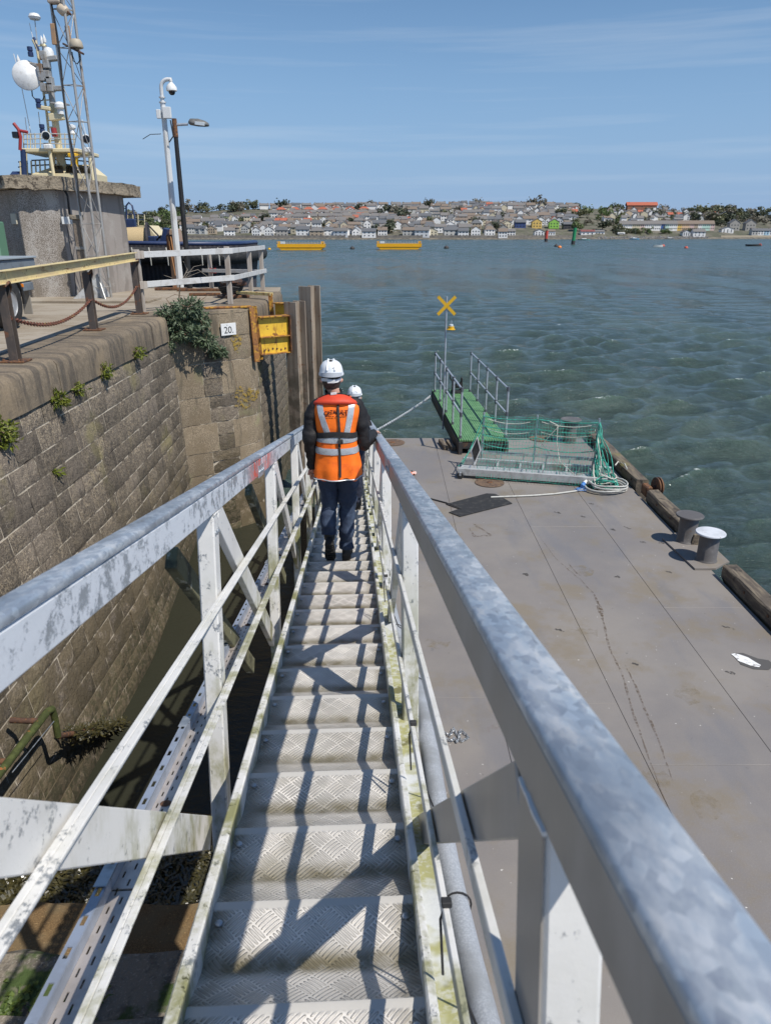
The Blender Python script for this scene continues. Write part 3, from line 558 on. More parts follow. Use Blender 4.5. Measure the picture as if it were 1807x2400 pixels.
for w in (.655, .265):
    gp('guard_bar', MB().box(-.556, -.540, V0, V1, w - .021, w + .021, .002), M_paint); gp('guard_bar', MB().box(-.5395, -.520, V0, V1, w + .012, w + .021, .002), M_paint)
    gp('guard_bar', MB().box(.190, .205, V0, V1, w - .021, w + .021, .002), M_paint)
for u0, u1 in ((-.4615, -.4285), (.1525, .178)):
    gp('stringer', MB().box(u0, u1, V0, V1, -.13, .05, .005), M_paint)
M_moss = mat('mossy_flange', (.34, .33, .15), .8, layers=[L_(s=30, lo=.45, hi=.6, c=(.46, .46, .36), sp='O'), L_(s=8, lo=.55, hi=.65, c=(.16, .15, .06), sp='O'), L_(s=3, lo=.5, hi=.6, c=(.55, .56, .55), sp='O')], bump=(60, .5, .004), sp='O')
for i in range(6): gp('outer_flange', MB().box(.1795, .235, V0 + i * 2.42, V0 + (i + 1) * 2.42 - .012, -.03, -.018, .003), M_moss)
# treads: folded chequer plate, ridge to ridge
def tread_mat():
    b = NB('chequer_plate'); o = b.coord('O'); oi = b.n('ShaderNodeObjectInfo').outputs['Random']; s = b.sep(o)
    cs = .062; k = .7071 / cs
    yy = b.math('ADD', s[1], b.math('MULTIPLY', oi, 3.1)); x = b.math('MULTIPLY', b.math('ADD', s[0], yy), k); y = b.math('MULTIPLY', b.math('SUBTRACT', s[0], yy), k)
    fx, fy = b.math('FLOOR', x), b.math('FLOOR', y); par = b.math('PINGPONG', b.math('ADD', fx, fy), 1.); ax, ay = b.math('SUBTRACT', x, fx), b.math('SUBTRACT', y, fy)
    def lens(a, c_): 
        st = b.math('ABSOLUTE', b.math('SINE', b.math('MULTIPLY', a, math.pi * 5))); win = b.math('MULTIPLY', b.math('MULTIPLY', c_, b.math('SUBTRACT', 1, c_)), 4.)
        return b.math('MULTIPLY', b.ramp(b.math('ADD', st, b.math('MULTIPLY', win, .5)), .82, 1.22), b.ramp(win, .05, .35))
    h = b.n('ShaderNodeMix', data_type='FLOAT'); b.set(h.inputs[0], par); b.set(h.inputs[2], lens(ax, ay)); b.set(h.inputs[3], lens(ay, ax)); h = h.outputs[0]
    p = b.coord('P'); n = b.noise(p, 7, 6, .65)
    c = b.mix(b.ramp(n, .35, .65), (.64, .605, .55, 1), (.82, .77, .70, 1)); edge = b.math('MULTIPLY', h, b.math('SUBTRACT', 1, h)); 
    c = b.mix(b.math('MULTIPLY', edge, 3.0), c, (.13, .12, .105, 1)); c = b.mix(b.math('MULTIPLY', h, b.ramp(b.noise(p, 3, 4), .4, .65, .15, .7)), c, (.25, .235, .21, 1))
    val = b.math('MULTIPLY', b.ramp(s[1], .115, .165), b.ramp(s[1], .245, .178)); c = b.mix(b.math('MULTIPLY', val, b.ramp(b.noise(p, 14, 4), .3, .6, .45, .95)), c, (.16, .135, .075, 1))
    c = b.mix(b.ramp(b.noise(p, 2.6, 5), .56, .70, 0, .55), c, (.27, .245, .165, 1)); wr_ = b.math('MULTIPLY', b.ramp(b.math('ABSOLUTE', b.math('ADD', s[0], .138)), .20, .285), b.ramp(b.noise(p, 11, 4), .3, .6, .35, .9)); c = b.mix(wr_, c, (.20, .175, .125, 1)); c = b.mix(b.ramp(b.noise(p, 1.3, 4, .7), .5, .62, 0, .45), c, (.44, .405, .345, 1)); nose = b.ramp(s[1], .340, .352); c = b.mix(nose, c, (.56, .535, .49, 1)); c = b.mix(b.ramp(s[1], .02, .008), c, (.56, .535, .49, 1))
    h = b.math('MULTIPLY', h, b.math('SUBTRACT', 1, nose))
    b.set(b.b.inputs['Base Color'], c); b.b.inputs['Metallic'].default_value = .2; b.set(b.b.inputs['Roughness'], b.ramp(n, .3, .7, .36, .52))
    b.set(b.b.inputs['Normal'], b.bump(h, .9, .0035, b.bump(b.noise(p, 60, 3), .15, .002))); return b.m
M_tread = tread_mat()
prof = [(0.0, 0), (.006, -.003), (.016, -.012), (.155, -.046), (.17, -.047), (.185, -.044), (.352, -.006), (.364, -.001), (.372, 0)]
m = MB(); n = len(prof); vs = [(u, y, z) for u in (-.428, .152) for y, z in prof] + [(u, y, z - .005) for u in (-.428, .152) for y, z in prof]
fs = [(i, n + i, n + i + 1, i + 1) for i in range(n - 1)] + [(2 * n + i, 2 * n + i + 1, 3 * n + i + 1, 3 * n + i) for i in range(n - 1)]
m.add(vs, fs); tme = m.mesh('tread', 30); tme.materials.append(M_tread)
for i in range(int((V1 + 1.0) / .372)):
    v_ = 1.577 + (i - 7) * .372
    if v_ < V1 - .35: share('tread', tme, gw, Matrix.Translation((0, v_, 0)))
for i in range(14): gp('cross_member', MB().box(-.46, .178, V0 + .2 + i, V0 + .25 + i, -.128, -.07), M_paint)
gp('foot_plate', MB().box(-.44, .16, V1 - .1, V1 + .45, -.075, -.055, .004), M_galv)
o = gp('roller', MB().lathe([(.0, -.3), (.09, -.3), (.09, .3), (0, .3)], 18, (-.14, V1 + .02, -.115), (1, 0, 0), cap=False), M_black, 40)
# raking outrigger struts under the left side, green with weed
M_weedst = mat('weedy_strut', (.14, .135, .075), .85, layers=[L_(s=6, lo=.45, hi=.6, c=(.05, .05, .03), sp='O'), L_(s=14, lo=.58, hi=.68, c=(.40, .40, .33), sp='O')], bump=(30, .5, .01), sp='O')
for v_ in (3.05, 5.35): gp('outrigger_strut', MB().beam((-.78, v_, .80), (-.70, v_ + 1.55, -.28), .05, .10, up=(0, .58, .81), b=.004), M_weedst)
# ---- cable tray clipped along the left side
def tray_mat(kind):
    b = NB('tray_' + kind); o = b.coord('O'); s = b.sep(o)
    if kind == 'lip':
        fy = b.math('FRACT', b.math('MULTIPLY', s[1], 1 / .115)); fx = b.math('SUBTRACT', s[0], -.742); hole = b.math('MULTIPLY', b.math('LESS_THAN', b.math('ABSOLUTE', b.math('SUBTRACT', fy, .5)), .17), b.math('LESS_THAN', b.math('ABSOLUTE', b.math('ADD', fx, 0.)), .0065)); col = (.46, .51, .60); me_, ro = .55, .4
    else:
        row = b.math('FLOOR', b.math('MULTIPLY', s[0], 1 / .025)); sh = b.math('MULTIPLY', b.math('PINGPONG', row, 1.), .5); fy = b.math('FRACT', b.math('ADD', b.math('MULTIPLY', s[1], 1 / .075), sh)); fx = b.math('FRACT', b.math('MULTIPLY', s[0], 1 / .025))
        hole = b.math('MULTIPLY', b.math('LESS_THAN', b.math('ABSOLUTE', b.math('SUBTRACT', fy, .5)), .2), b.math('LESS_THAN', b.math('ABSOLUTE', b.math('SUBTRACT', fx, .5)), .12)); col = (.60, .54, .50); me_, ro = .55, .38
    n = b.noise(o, 9, 5); b.set(b.b.inputs['Base Color'], b.mix(b.ramp(n, .4, .65), (*col, 1), tuple(x * .78 for x in col))); b.b.inputs['Metallic'].default_value = me_; b.set(b.b.inputs['Roughness'], b.ramp(n, .3, .7, ro, ro + .15))
    b.set(b.b.inputs['Normal'], b.bump(n, .1, .004)); tr = b.n('ShaderNodeBsdfTransparent'); mx_ = b.n('ShaderNodeMixShader', {0: hole, 1: b.b.outputs[0], 2: tr.outputs[0]}); b.t.links.new(mx_.outputs[0], b.out.inputs[0]); return b.m
M_lip, M_tb = tray_mat('lip'), tray_mat('base')
ct = thing('cable_tray', 'perforated galvanised cable tray running beside the left edge of the gangway', 'cable tray', M=GM)
segs = np.arange(V0, V1, 1.02)
for k, y0 in enumerate(segs):
    y1 = y0 + 1.014; j = .003 * (k % 2)
    MB().box(-.757, -.728, y0, y1, .085 + j, .088 + j).build('lip', M_lip, ct, world=False); MB().box(-.729, -.727, y0, y1, .045, .0845).build('side', M_lip, ct, world=False); MB().box(-.7265, -.642, y0, y1, .043 + j, .0455 + j).build('base', M_tb, ct, world=False)
    MB().box(-.762, -.725, y0 - .05, y0 + .05, .0925, .095, .001).build('joint_plate', M_galv, ct, world=False)
    MB().lathe([(0, 0), (.018, 0), (.02, .004), (.008, .008), (0, .016)], 10, (-.685, y0 + .45, .047), cap=False).build('wing_nut', M_rust, ct, 40, world=False)
# ---- grey conduit outside the right side with cable ties
M_pipe = mat('grey_conduit', (.30, .32, .35), .5, layers=[L_(s=150, lo=.4, hi=.65, c=(.42, .44, .47), sp='O'), L_(s=3, lo=.5, hi=.7, c=(.26, .27, .28), sp='O')], bump=(120, .25, .003), sp='O')
cp = thing('conduit', 'thick grey flexible conduit tied along the right side of the gangway', 'conduit', M=GM)
pp = [(.335 + .02 * math.sin(v_ * 1.9 + .6) - .012 * max(0, v_ - 2), v_, -.17 + .025 * math.sin(v_ * 2.3)) for v_ in np.linspace(V0, 12.6, 60)]
MB().tube(pp, .043, 16).build('pipe', M_pipe, cp, 60, world=False)
for v_ in (1.05, 2.15, 2.62, 3.9, 5.0, 6.4, 8.2):
    c_ = pp[int((v_ - V0) / (12.6 - V0) * 59)]; MB().tube([(c_[0] + .046 * math.cos(a), v_, c_[2] + .046 * math.sin(a)) for a in np.linspace(0, 6.28, 17)[:-1]], .0035, 5, closed=True).build('cable_tie', M_black, cp, 60, world=False)
for v_ in (1.55, 2.5, 4.7):
    MB().tube([(.36, v_, -.125), (.28, v_ - .01, -.06), (.215, v_ - .02, .12), (.197, v_ - .02, .29), (.186, v_ - .02, .25), (.19, v_ - .04, .12)], .0035, 5).build('cable_tie', M_black, cp, 60, world=False)
    MB().box(.188, .212, v_ - .032, v_ - .008, .285, .30, .002).build('tie_head', M_black, cp, world=False)

bolt_ = MB().lathe([(0, 0), (.011, 0), (.011, .005), (.006, .008), (0, .0085)], 8, (0, 0, 0), cap=False).mesh('bolt_head', 40); bolt_.materials.append(M_galv)
for i in range(30):
    v_ = 1.577 + (i - 5) * .372 + .30
    for u_ in (-.405, .128): share('bolt_head', bolt_, gw, Matrix.Translation((u_, v_, -.0135)) @ Matrix.Rotation(.22, 4, 'X'))
for pv_ in PL[:5]:
    for q in (.03, .07): share('bolt_head', bolt_, gw, Matrix.Translation((-.562, pv_ + q, .93)) @ Matrix.Rotation(math.pi / 2, 4, 'Y'))
    g = np.random.default_rng(int(pv_ * 10)); MB().tube([(-.5605, pv_ + .1 * t, 1.006 + .002 * g.normal()) for t in np.linspace(0, 1, 12)], [.0035 + .0015 * g.random() for _ in range(12)], 5).build('weld_bead', M_paint, gw, 60, world=False)
for pv_ in PR[:5]:
    g = np.random.default_rng(int(pv_ * 10)); MB().tube([(.2075, pv_ + .12 * t, .979 + .002 * g.normal()) for t in np.linspace(0, 1, 12)], [.0035 + .0015 * g.random() for _ in range(12)], 5).build('weld_bead', M_paint, gw, 60, world=False)
for (u_, m_) in ((-.5585, M_raill), (.2055, M_railr)):
    MB().box(u_ - .002, u_ + .002, 4.26, 4.50, 1.0, 1.07, .0015).build('splice_plate', M_galv, gw, None, world=False)
    for q in (4.29, 4.34, 4.42, 4.47): share('bolt_head', bolt_, gw, Matrix.Translation((u_ + (.002 if u_ < 0 else -.002), q, 1.035)) @ Matrix.Rotation(math.pi / 2 if u_ < 0 else -math.pi / 2, 4, 'Y'))
# ================================================================== QUAY
Q = 4.87; ZC = 4.39                              # quay level, underside of the coping
M_brick = mat('quay_granite', (.225, .18, .125), .85, rnd=.28, layers=[L_(s=9, lo=.47, hi=.55, c=(.125, .10, .075), amt=.8), L_(s=34, lo=.46, hi=.56, c=(.085, .07, .054)), L_(s=1.1, lo=.45, hi=.62, c=(.165, .135, .105), amt=.8), L_(s=70, lo=.55, hi=.62, c=(.36, .31, .24), amt=.7), L_(s=2.2, st=(3, 3, .35), lo=.55, hi=.66, c=(.075, .062, .05), amt=.6), L_(s=.7, lo=.55, hi=.66, c=(.19, .165, .07), amt=.6),
    L_(s=5, lo=.3, hi=.5, c=(.10, .078, .045), amt=.85, zr=(2.7, .8, -.8)), L_(s=12, lo=.42, hi=.58, c=(.055, .05, .025), amt=.9, zr=(.75, .2, -.6))], bump=[(16, .9, .03), (70, .6, .008)])
M_mortar = mat('lime_mortar', (.50, .44, .35), .9, layers=[L_(s=6, lo=.45, hi=.65, c=(.30, .26, .20)), L_(s=2.5, lo=.5, hi=.56, c=(.11, .09, .07)), L_(s=1.2, lo=.52, hi=.7, c=(.18, .15, .11)), L_(s=5, lo=.3, hi=.5, c=(.12, .095, .055), amt=.9, zr=(1.3, .4, -.8))], bump=(40, .5, .01))
M_ash = mat('dressed_granite', (.30, .24, .165), .85, rnd=.16, layers=[L_(s=45, lo=.45, hi=.57, c=(.16, .125, .085)), L_(s=8, lo=.5, hi=.62, c=(.20, .16, .11), amt=.7), L_(s=2.0, lo=.45, hi=.65, c=(.20, .155, .10), amt=.8), L_(s=1.3, lo=.56, hi=.68, c=(.24, .235, .12), amt=.6), L_(s=110, lo=.6, hi=.66, c=(.42, .36, .28), amt=.6), L_(s=1.6, st=(3, 3, .5), lo=.56, hi=.66, c=(.10, .085, .06), amt=.75),
    L_(s=6, lo=.3, hi=.5, c=(.11, .085, .045), amt=.85, zr=(1.1, .3, -.6))], bump=[(45, .5, .012), (140, .4, .004)])
M_cop = mat('coping_granite', (.215, .17, .118), .85, rnd=.1, layers=[L_(s=50, lo=.45, hi=.62, c=(.16, .125, .085)), L_(s=2.6, st=(.5, 3, .3), lo=.48, hi=.60, c=(.075, .062, .05), amt=.85), L_(s=14, lo=.5, hi=.6, c=(.13, .105, .075), amt=.7), L_(s=1.0, lo=.5, hi=.66, c=(.27, .205, .13), amt=.7), L_(s=4, lo=.55, hi=.68, c=(.10, .085, .065), amt=.6), L_(s=100, lo=.6, hi=.66, c=(.38, .32, .24), amt=.5)], bump=[(40, .5, .012), (120, .4, .004)])
M_pave = mat('quay_concrete', (.33, .285, .225), .9, layers=[L_(s=.7, lo=.4, hi=.62, c=(.25, .205, .15)), L_(s=3, st=(.5, 2, 1), lo=.5, hi=.66, c=(.205, .155, .10), amt=.7), L_(s=40, lo=.5, hi=.65, c=(.38, .34, .28), amt=.5), L_(s=.45, lo=.58, hi=.66, c=(.13, .105, .085), amt=.6)], bump=[(4, .3, .03), (60, .4, .006)])
def Xw(y, z):
    xf = -3.74 if y < 10 else -3.74 - .50 * min(1, (y - 10) / 5.3); return -4.34 + (xf + 4.34) * (ZC - z) / ZC
qw = thing('quay_wall', 'battered granite block quay wall along the left with a rounded coping', 'wall', (-4.2, 9, 0))
# block meshes, shared
bms = []
for k in range(7):
    g = np.random.default_rng(50 + k); n = 4; m = MB(); vs = []; 
    for i in range(n):
        for j in range(n):
            e = (i in (0, n - 1)) or (j in (0, n - 1)); yy = -.5 + i / (n - 1); zz = -.5 + j / (n - 1)
            vs.append(((.004 if e else .020 + max(-.009, .012 * g.normal())), yy + (.012 * g.normal() if not e else .006 * g.normal()), zz + .012 * g.normal()))
    b0 = [(-.06, s_[0], s_[1]) for s_ in ((-.5, -.5), (.5, -.5), (.5, .5), (-.5, .5))]
    k0 = len(vs); vs += b0; fs = [(i * n + j, (i + 1) * n + j, (i + 1) * n + j + 1, i * n + j + 1) for i in range(n - 1) for j in range(n - 1)]
    bt = [i * n for i in range(n)]; tp_ = [i * n + n - 1 for i in range(n)]; lf = list(range(n)); rt_ = [(n - 1) * n + j for j in range(n)]
    fs += [tuple([k0, k0 + 1] + bt[::-1]), tuple([k0 + 2, k0 + 3] + tp_), tuple([k0 + 3, k0] + lf), tuple([k0 + 1, k0 + 2] + rt_[::-1])]
    m.add(vs, fs); me = m.mesh('granite_block', 35); me.materials.append(M_brick); bms.append(me)
blocks = []
def lay(y0, y1, z0, z1, h, Lr, fn, seed):
    g = np.random.default_rng(seed); z = z1; c = 0
    while z > z0:
        hh = h * g.uniform(.8, 1.2); y = y0 - g.uniform(0, .4)
        while y < y1:
            l = g.uniform(*Lr); a, b_ = max(y, y0), min(y + l, y1)
            if b_ - a > .1: blocks.append((fn, a, b_, z - hh, z))
            y += l
        z -= hh; c += 1
def framef(fn, a, b_, z0, z1):
    yc, zc = (a + b_) / 2, (z0 + z1) / 2; c = V3(fn(yc, zc)); ty = V3(fn(yc + .05, zc)) - V3(fn(yc - .05, zc)); tz = V3(fn(yc, zc + .05)) - V3(fn(yc, zc - .05)); ty /= np.linalg.norm(ty); tz /= np.linalg.norm(tz); n = np.cross(ty, tz); n /= np.linalg.norm(n); return c, n, ty, tz
fl = lambda y, z: (Xw(y, z), y, z)
lay(3.2, 14.95, -.25, ZC - .004, .285, (.26, .78), fl, 3)
f3 = lambda y, z: (-2.93 + .02 * (ZC - z), y, z)
lay(16.75, 21.3, -.2, ZC - .004, .27, (.35, .62), f3, 9)
info = []
for (fn, a, b_, z0, z1) in blocks:
    c, n, ty, tz = framef(fn, a, b_, z0, z1); v_ = c - np.array([0, 0, CZ]); dist = np.linalg.norm(v_); px = (b_ - a) * (z1 - z0) * abs(n @ v_) / dist ** 3
    xs_ = F * v_[0] / (v_ @ FW) + IW / 2; vis = xs_ > -60 and xs_ < 720; info.append((-(px if vis else px * 1e-6), fn, a, b_, z0, z1, c, n, ty, tz))
info.sort(key=lambda t: t[0]); rest = MB(); J = .0095
for k, (q, fn, a, b_, z0, z1, c, n, ty, tz) in enumerate(info):
    l, h = b_ - a - 2 * J, z1 - z0 - 2 * J
    if k < 300:
        Mx = Matrix(((n[0], ty[0] * l, tz[0] * h, c[0]), (n[1], ty[1] * l, tz[1] * h, c[1]), (n[2], ty[2] * l, tz[2] * h, c[2]), (0, 0, 0, 1))); share('granite_block', bms[k % 7], qw, WM[qw].inverted() @ Mx)
    else:
        me = bms[k % 7]; rest.add([c + n * v.co.x + ty * v.co.y * l + tz * v.co.z * h for v in me.vertices], [tuple(p.vertices) for p in me.polygons])
tag(rest.build('granite_block_rest', M_brick, qw, 35), 'further granite blocks of the same walls', kind='stuff')
# mortar bed behind the blocks
def sheet(fn, y0, y1, z0, z1, ny, nz, off):
    m = MB(); vs = []
    for i in range(ny + 1):
        for j in range(nz + 1):
            y = y0 + (y1 - y0) * i / ny; z = z0 + (z1 - z0) * j / nz; c, n, *_ = framef(fn, y - .01, y + .01, z - .01, z + .01); vs.append(c + n * off)
    m.add(vs, [(i * (nz + 1) + j, (i + 1) * (nz + 1) + j, (i + 1) * (nz + 1) + j + 1, i * (nz + 1) + j + 1) for i in range(ny) for j in range(nz)]); return m
sheet(fl, -2, 14.95, -1.2, ZC, 40, 6, .0).build('mortar_bed', M_mortar, qw); sheet(f3, 16.6, 21.4, -1.2, ZC, 4, 2, -.003).build('mortar_bed', M_mortar, qw)
# splayed corner in dressed blocks: plan path with a concave bend
PT = [V3(p) for p in ((-4.40, 14.75), (-4.37, 14.98), (-4.28, 15.17), (-4.12, 15.33), (-3.95, 15.48), (-3.5, 15.90), (-3.05, 16.33), (-2.99, 16.42), (-2.955, 16.55), (-2.95, 16.75))]
FT = [V3(p) for p in ((-4.24, 14.75), (-4.26, 15.02), (-4.20, 15.18), (-4.05, 15.24), (-3.85, 15.30), (-3.42, 15.62), (-2.95, 16.12), (-2.88, 16.24), (-2.86, 16.42), (-2.84, 16.75))]
sl_ = np.concatenate([[0], np.cumsum([np.linalg.norm(b - a) for a, b in zip(PT, PT[1:])])]); SL = sl_[-1]
def c2(s, z):
    s = np.clip(s, 0, SL); t = np.clip((Q - z) / Q, -.1, 1.3); x = np.interp(s, sl_, [p[0] + (f[0] - p[0]) * t for p, f in zip(PT, FT)]); y = np.interp(s, sl_, [p[1] + (f[1] - p[1]) * t for p, f in zip(PT, FT)]); return np.array([x, y, z])
def c2n(s, z):
    a = c2(min(s + .06, SL), z) - c2(max(s - .06, 0), z); n = np.array([a[1], -a[0], .04]); return n / np.linalg.norm(n)
def ashlar(s0, s1, z0, z1, m_=None, rough=.004, name='dressed_block'):
    J2 = .007; n = max(3, int((s1 - s0) / .13)); mz = 3; m = MB(); vs = []; g = np.random.default_rng(int(1e4 * (s0 + 3 * z0)) % 9999)
    for i in range(n + 1):
        for j in range(mz + 1):
            s_ = s0 + J2 + (s1 - s0 - 2 * J2) * i / n; z = z0 + J2 + (z1 - z0 - 2 * J2) * j / mz; e = i in (0, n) or j in (0, mz)
            vs.append(c2(s_, z) + c2n(s_, z) * ((.004 if e else .016) + max(-.010, rough * g.normal())))
    N = (n + 1) * (mz + 1); vs += [c2(s0 + J2 + (s1 - s0 - 2 * J2) * i / n, z) - .08 * c2n(s0 + (s1 - s0) * i / n, z) for i in range(n + 1) for z in (z0 + J2, z1 - J2)]
    fs = [(i * (mz + 1) + j, (i + 1) * (mz + 1) + j, (i + 1) * (mz + 1) + j + 1, i * (mz + 1) + j + 1) for i in range(n) for j in range(mz)]
    for i in range(n): fs += [(N + 2 * i, N + 2 * i + 2, (i + 1) * (mz + 1), i * (mz + 1)), (i * (mz + 1) + mz, (i + 1) * (mz + 1) + mz, N + 2 * i + 3, N + 2 * i + 1)]
    fs += [tuple([N + 1, N] + [j for j in range(mz + 1)]), tuple([N + 2 * n, N + 2 * n + 1] + [n * (mz + 1) + j for j in range(mz, -1, -1)])]
    m.add(vs, fs); m.build(name, m_ or M_ash, qw, 40)
zz = [Q, 4.33, 3.82, 3.11, 2.53, 1.89, 1.39, .93, .45, -.2]
pat = [[0, .9, 1.45, SL], [0, 1.0, 1.55, SL], [0, .95, 1.4, SL], [0, 1.05, 1.75, SL], [0, 1.2, 1.6, SL], [0, 1.0, 1.7, SL], [0, .8, 1.35, 1.9, SL], [0, 1.05, 1.5, SL], [0, .9, 1.6, SL]]
for r in range(9):
    z1_, z0_ = zz[r], zz[r + 1]; ss = pat[r]
    for k, (a, b_) in enumerate(zip(ss, ss[1:])):
        if 0 < k < len(ss) - 2 and r > 0:
            h2 = (z0_ + z1_) / 2 + .02; ashlar(a, b_, h2, z1_, M_brick, .012, 'rough_block'); ashlar(a, b_, z0_, h2, M_brick, .012, 'rough_block')
        else: ashlar(a, b_, z0_, z1_)
m = MB(); vs = []; ns = 24
for i in range(ns + 1):
    for j in range(6): s_ = SL * i / ns; z = -1.2 + (Q - .09 + 1.2) * j / 5; vs.append(c2(s_, z) - .004 * c2n(s_, z))
m.add(vs, [(i * 6 + j, (i + 1) * 6 + j, (i + 1) * 6 + j + 1, i * 6 + j + 1) for i in range(ns) for j in range(5)]); m.build('mortar_bed', M_mortar, qw)
# coping stones
def coping(P, Nn, name, dz=(ZC, Q)):                 # P: points along the edge, Nn: outward normals
    prof = [(-.95, Q - .0), (-.3, Q), (-.10, Q - .006), (-.035, Q - .03), (.0, Q - .085), (.014, Q - .3), (.02, ZC + .012), (-.3, ZC + .012)]
    g = np.random.default_rng(int(abs(P[0][1]) * 100)); rings = [[(p[0] + n[0] * (a + .02), p[1] + n[1] * (a + .02), z + .003 * g.normal()) for a, z in prof] for p, n in zip(P, Nn)]
    MB().loft(rings).build(name, M_cop, qw, 50)
y = 1.0; g = np.random.default_rng(4)
for l in (2.2, 2.4, 1.9, 2.1, 2.25, 1.9, 2.1):
    b_ = min(y + l, 14.72); ps = np.linspace(y + .008, b_ - .008, 5)
    coping([(-4.34 + .006 * g.normal(), q) for q in ps], [(1, 0)] * 5, 'coping_stone'); y += l
    if y > 14.7: break
for a, b_ in ((0.02, .78), (.79, 1.5), (1.51, SL - .02)):
    ps = np.linspace(a, b_, 6); rings = []
    for s_ in ps:
        p, n = c2(s_, Q), c2n(s_, Q); n[2] = 0; n /= np.linalg.norm(n); rings.append([(p[0] + n[0] * d_, p[1] + n[1] * d_, z) for d_, z in ((-.8, Q - .003), (-.12, Q + .004), (.0, Q - .02), (.015, Q - .06), (-.2, Q - .07))])
    MB().loft(rings).build('coping_stone', M_cop, qw, 50)
for a, b_ in ((16.78, 18.2), (18.22, 19.8), (19.82, 21.3)):
    coping([(-2.93, q) for q in np.linspace(a, b_, 4)], [(1, 0)] * 4, 'coping_stone')
# quay body behind the faces and its paved top
M_core = mat('quay_core', (.2, .17, .13), .9)
pvo = [(-60, -8), (1.6, -8), (1.6, .15), (-5.24, .15), (-5.24, 14.7), (-5.02, 15.35), (-4.6, 15.9), (-3.75, 16.9), (-3.72, 21.4), (-3.0, 21.45), (-3.2, 23.2), (-60, 23.2)]
tag(MB().prism(pvo, (0, 0, Q - .22), (1, 0, 0), (0, 1, 0), .212).build('quay_pavement', M_pave), 'worn concrete paving along the top of the quay', kind='structure')
co = [(-60, -8), (1.5, -8), (1.5, .1), (-4.5, .1), (-4.55, 15.1), (-3.15, 16.7), (-3.1, 21.3), (-3.4, 23.1), (-60, 23.1)]
MB().prism(co, (0, 0, -1.2), (1, 0, 0), (0, 1, 0), Q - .26 + 1.2).build('core', M_core, qw)
MB().box(-4.3, 1.5, .1, .35, -1.2, Q - .05, .02).build('return_face', M_brick, qw)
MB().box(-5.2, -3.02, 21.3, 21.5, -1, Q - .01, .02).build('end_face', M_brick, qw)
# landing steps under the gangway, weed on the lower ones
M_step = mat('weedy_step', (.20, .125, .055), .9, layers=[L_(s=90, lo=.42, hi=.6, c=(.115, .07, .03)), L_(s=1.6, lo=.45, hi=.6, c=(.16, .115, .06)), L_(s=40, lo=.6, hi=.67, c=(.30, .20, .09), amt=.8)], bump=[(60, .7, .012), (6, .4, .03)])
M_stepd = mat('barnacled_stone', (.22, .19, .15), .9, layers=[L_(s=5, lo=.45, hi=.6, c=(.12, .105, .085)), L_(s=50, lo=.55, hi=.65, c=(.36, .33, .28), amt=.6), L_(s=2, lo=.56, hi=.64, c=(.05, .08, .02))], bump=[(30, .8, .02), (8, .5, .04)])
ls = thing('landing_steps', 'weed covered stone landing steps at the foot of the quay wall', 'steps', (-2.9, 4.5, 0))
for (y0, y1, zt, mm) in ((5.6, 6.75, .02, M_step), (4.75, 5.61, .44, M_step), (3.95, 4.76, .88, M_step), (3.2, 3.96, 1.3, M_stepd), (2.4, 3.21, 1.7, M_stepd), (.3, 2.41, 2.1, M_stepd)):
    n = 9; vs = []; m = MB(); X0, X1 = -4.0, -1.22
    prof_ = [(y1, -1.0), (y1 + .0, zt - .05), (y1 - .03, zt - .008), (y1 - .35, zt), (y0, zt + .01)]
    g = np.random.default_rng(int(y0 * 100)); rings = [[(X0 + (X1 - X0) * i / n, yy_ + .018 * g.normal(), z_ + (.014 * g.normal())) for yy_, z_ in prof_] for i in range(n + 1)]
    m.loft(rings, cap=False); vsx = [(X1, y_, z_) for y_, z_ in prof_] + [(X1, y0, -1)]; m.add(vsx, [(0, 1, 2, 3, 4, 5)]); m.build('step', mm, ls, 40)
def weed(name, label, pts, n, hl, hh, col, seed, kind='stuff'):
    g = np.random.default_rng(seed); m = MB()
    for k in range(n):
        c = V3(pts(g)); a = g.uniform(0, 6.28); l = g.uniform(*hl); d = np.array([math.cos(a), math.sin(a), g.uniform(-.3, .4)]); w = np.array([-d[1], d[0], 0]) * g.uniform(.006, .016); up = np.array([0, 0, g.uniform(*hh)])
        m.add([c - w, c + w, c + d * l * .55 + up + w, c + d * l * .55 + up - w, c + d * l + up * .2 + w * .4, c + d * l + up * .2 - w * .4], [(0, 1, 2, 3), (3, 2, 4, 5)])
    return tag(m.build(name, col), label, kind=kind)
M_weed = mat('bladder_wrack', (.035, .032, .012), .35, layers=[L_(s=30, lo=.45, hi=.65, c=(.085, .072, .025))], spec=.8); M_weedb = mat('brown_wrack', (.10, .055, .02), .5, layers=[L_(s=30, lo=.4, hi=.6, c=(.06, .035, .015))]); M_algae = mat('green_algae', (.05, .085, .015), .6, layers=[L_(s=20, lo=.4, hi=.6, c=(.09, .13, .02))])
weed('seaweed', 'dark shiny seaweed heaped on the lower landing step', lambda g: (g.uniform(-4.0, -1.25), g.uniform(4.78, 5.66), .45 - .5 * max(0, g.uniform(-1, .3))), 6500, (.08, .22), (.0, .05), M_weed, 1)
weed('brown_seaweed', 'brown seaweed along the waterline of the lowest step', lambda g: (g.uniform(-3.9, -1.25), g.uniform(5.6, 6.2), .05), 1500, (.06, .16), (.0, .04), M_weedb, 2)
weed('algae_tufts', 'green algae tufts on the upper landing steps', lambda g: (g.uniform(-3.4, -2.0), 3.45 + g.normal() * .1, 1.3 + .02 * g.random()), 420, (.03, .08), (.0, .03), M_algae, 5)
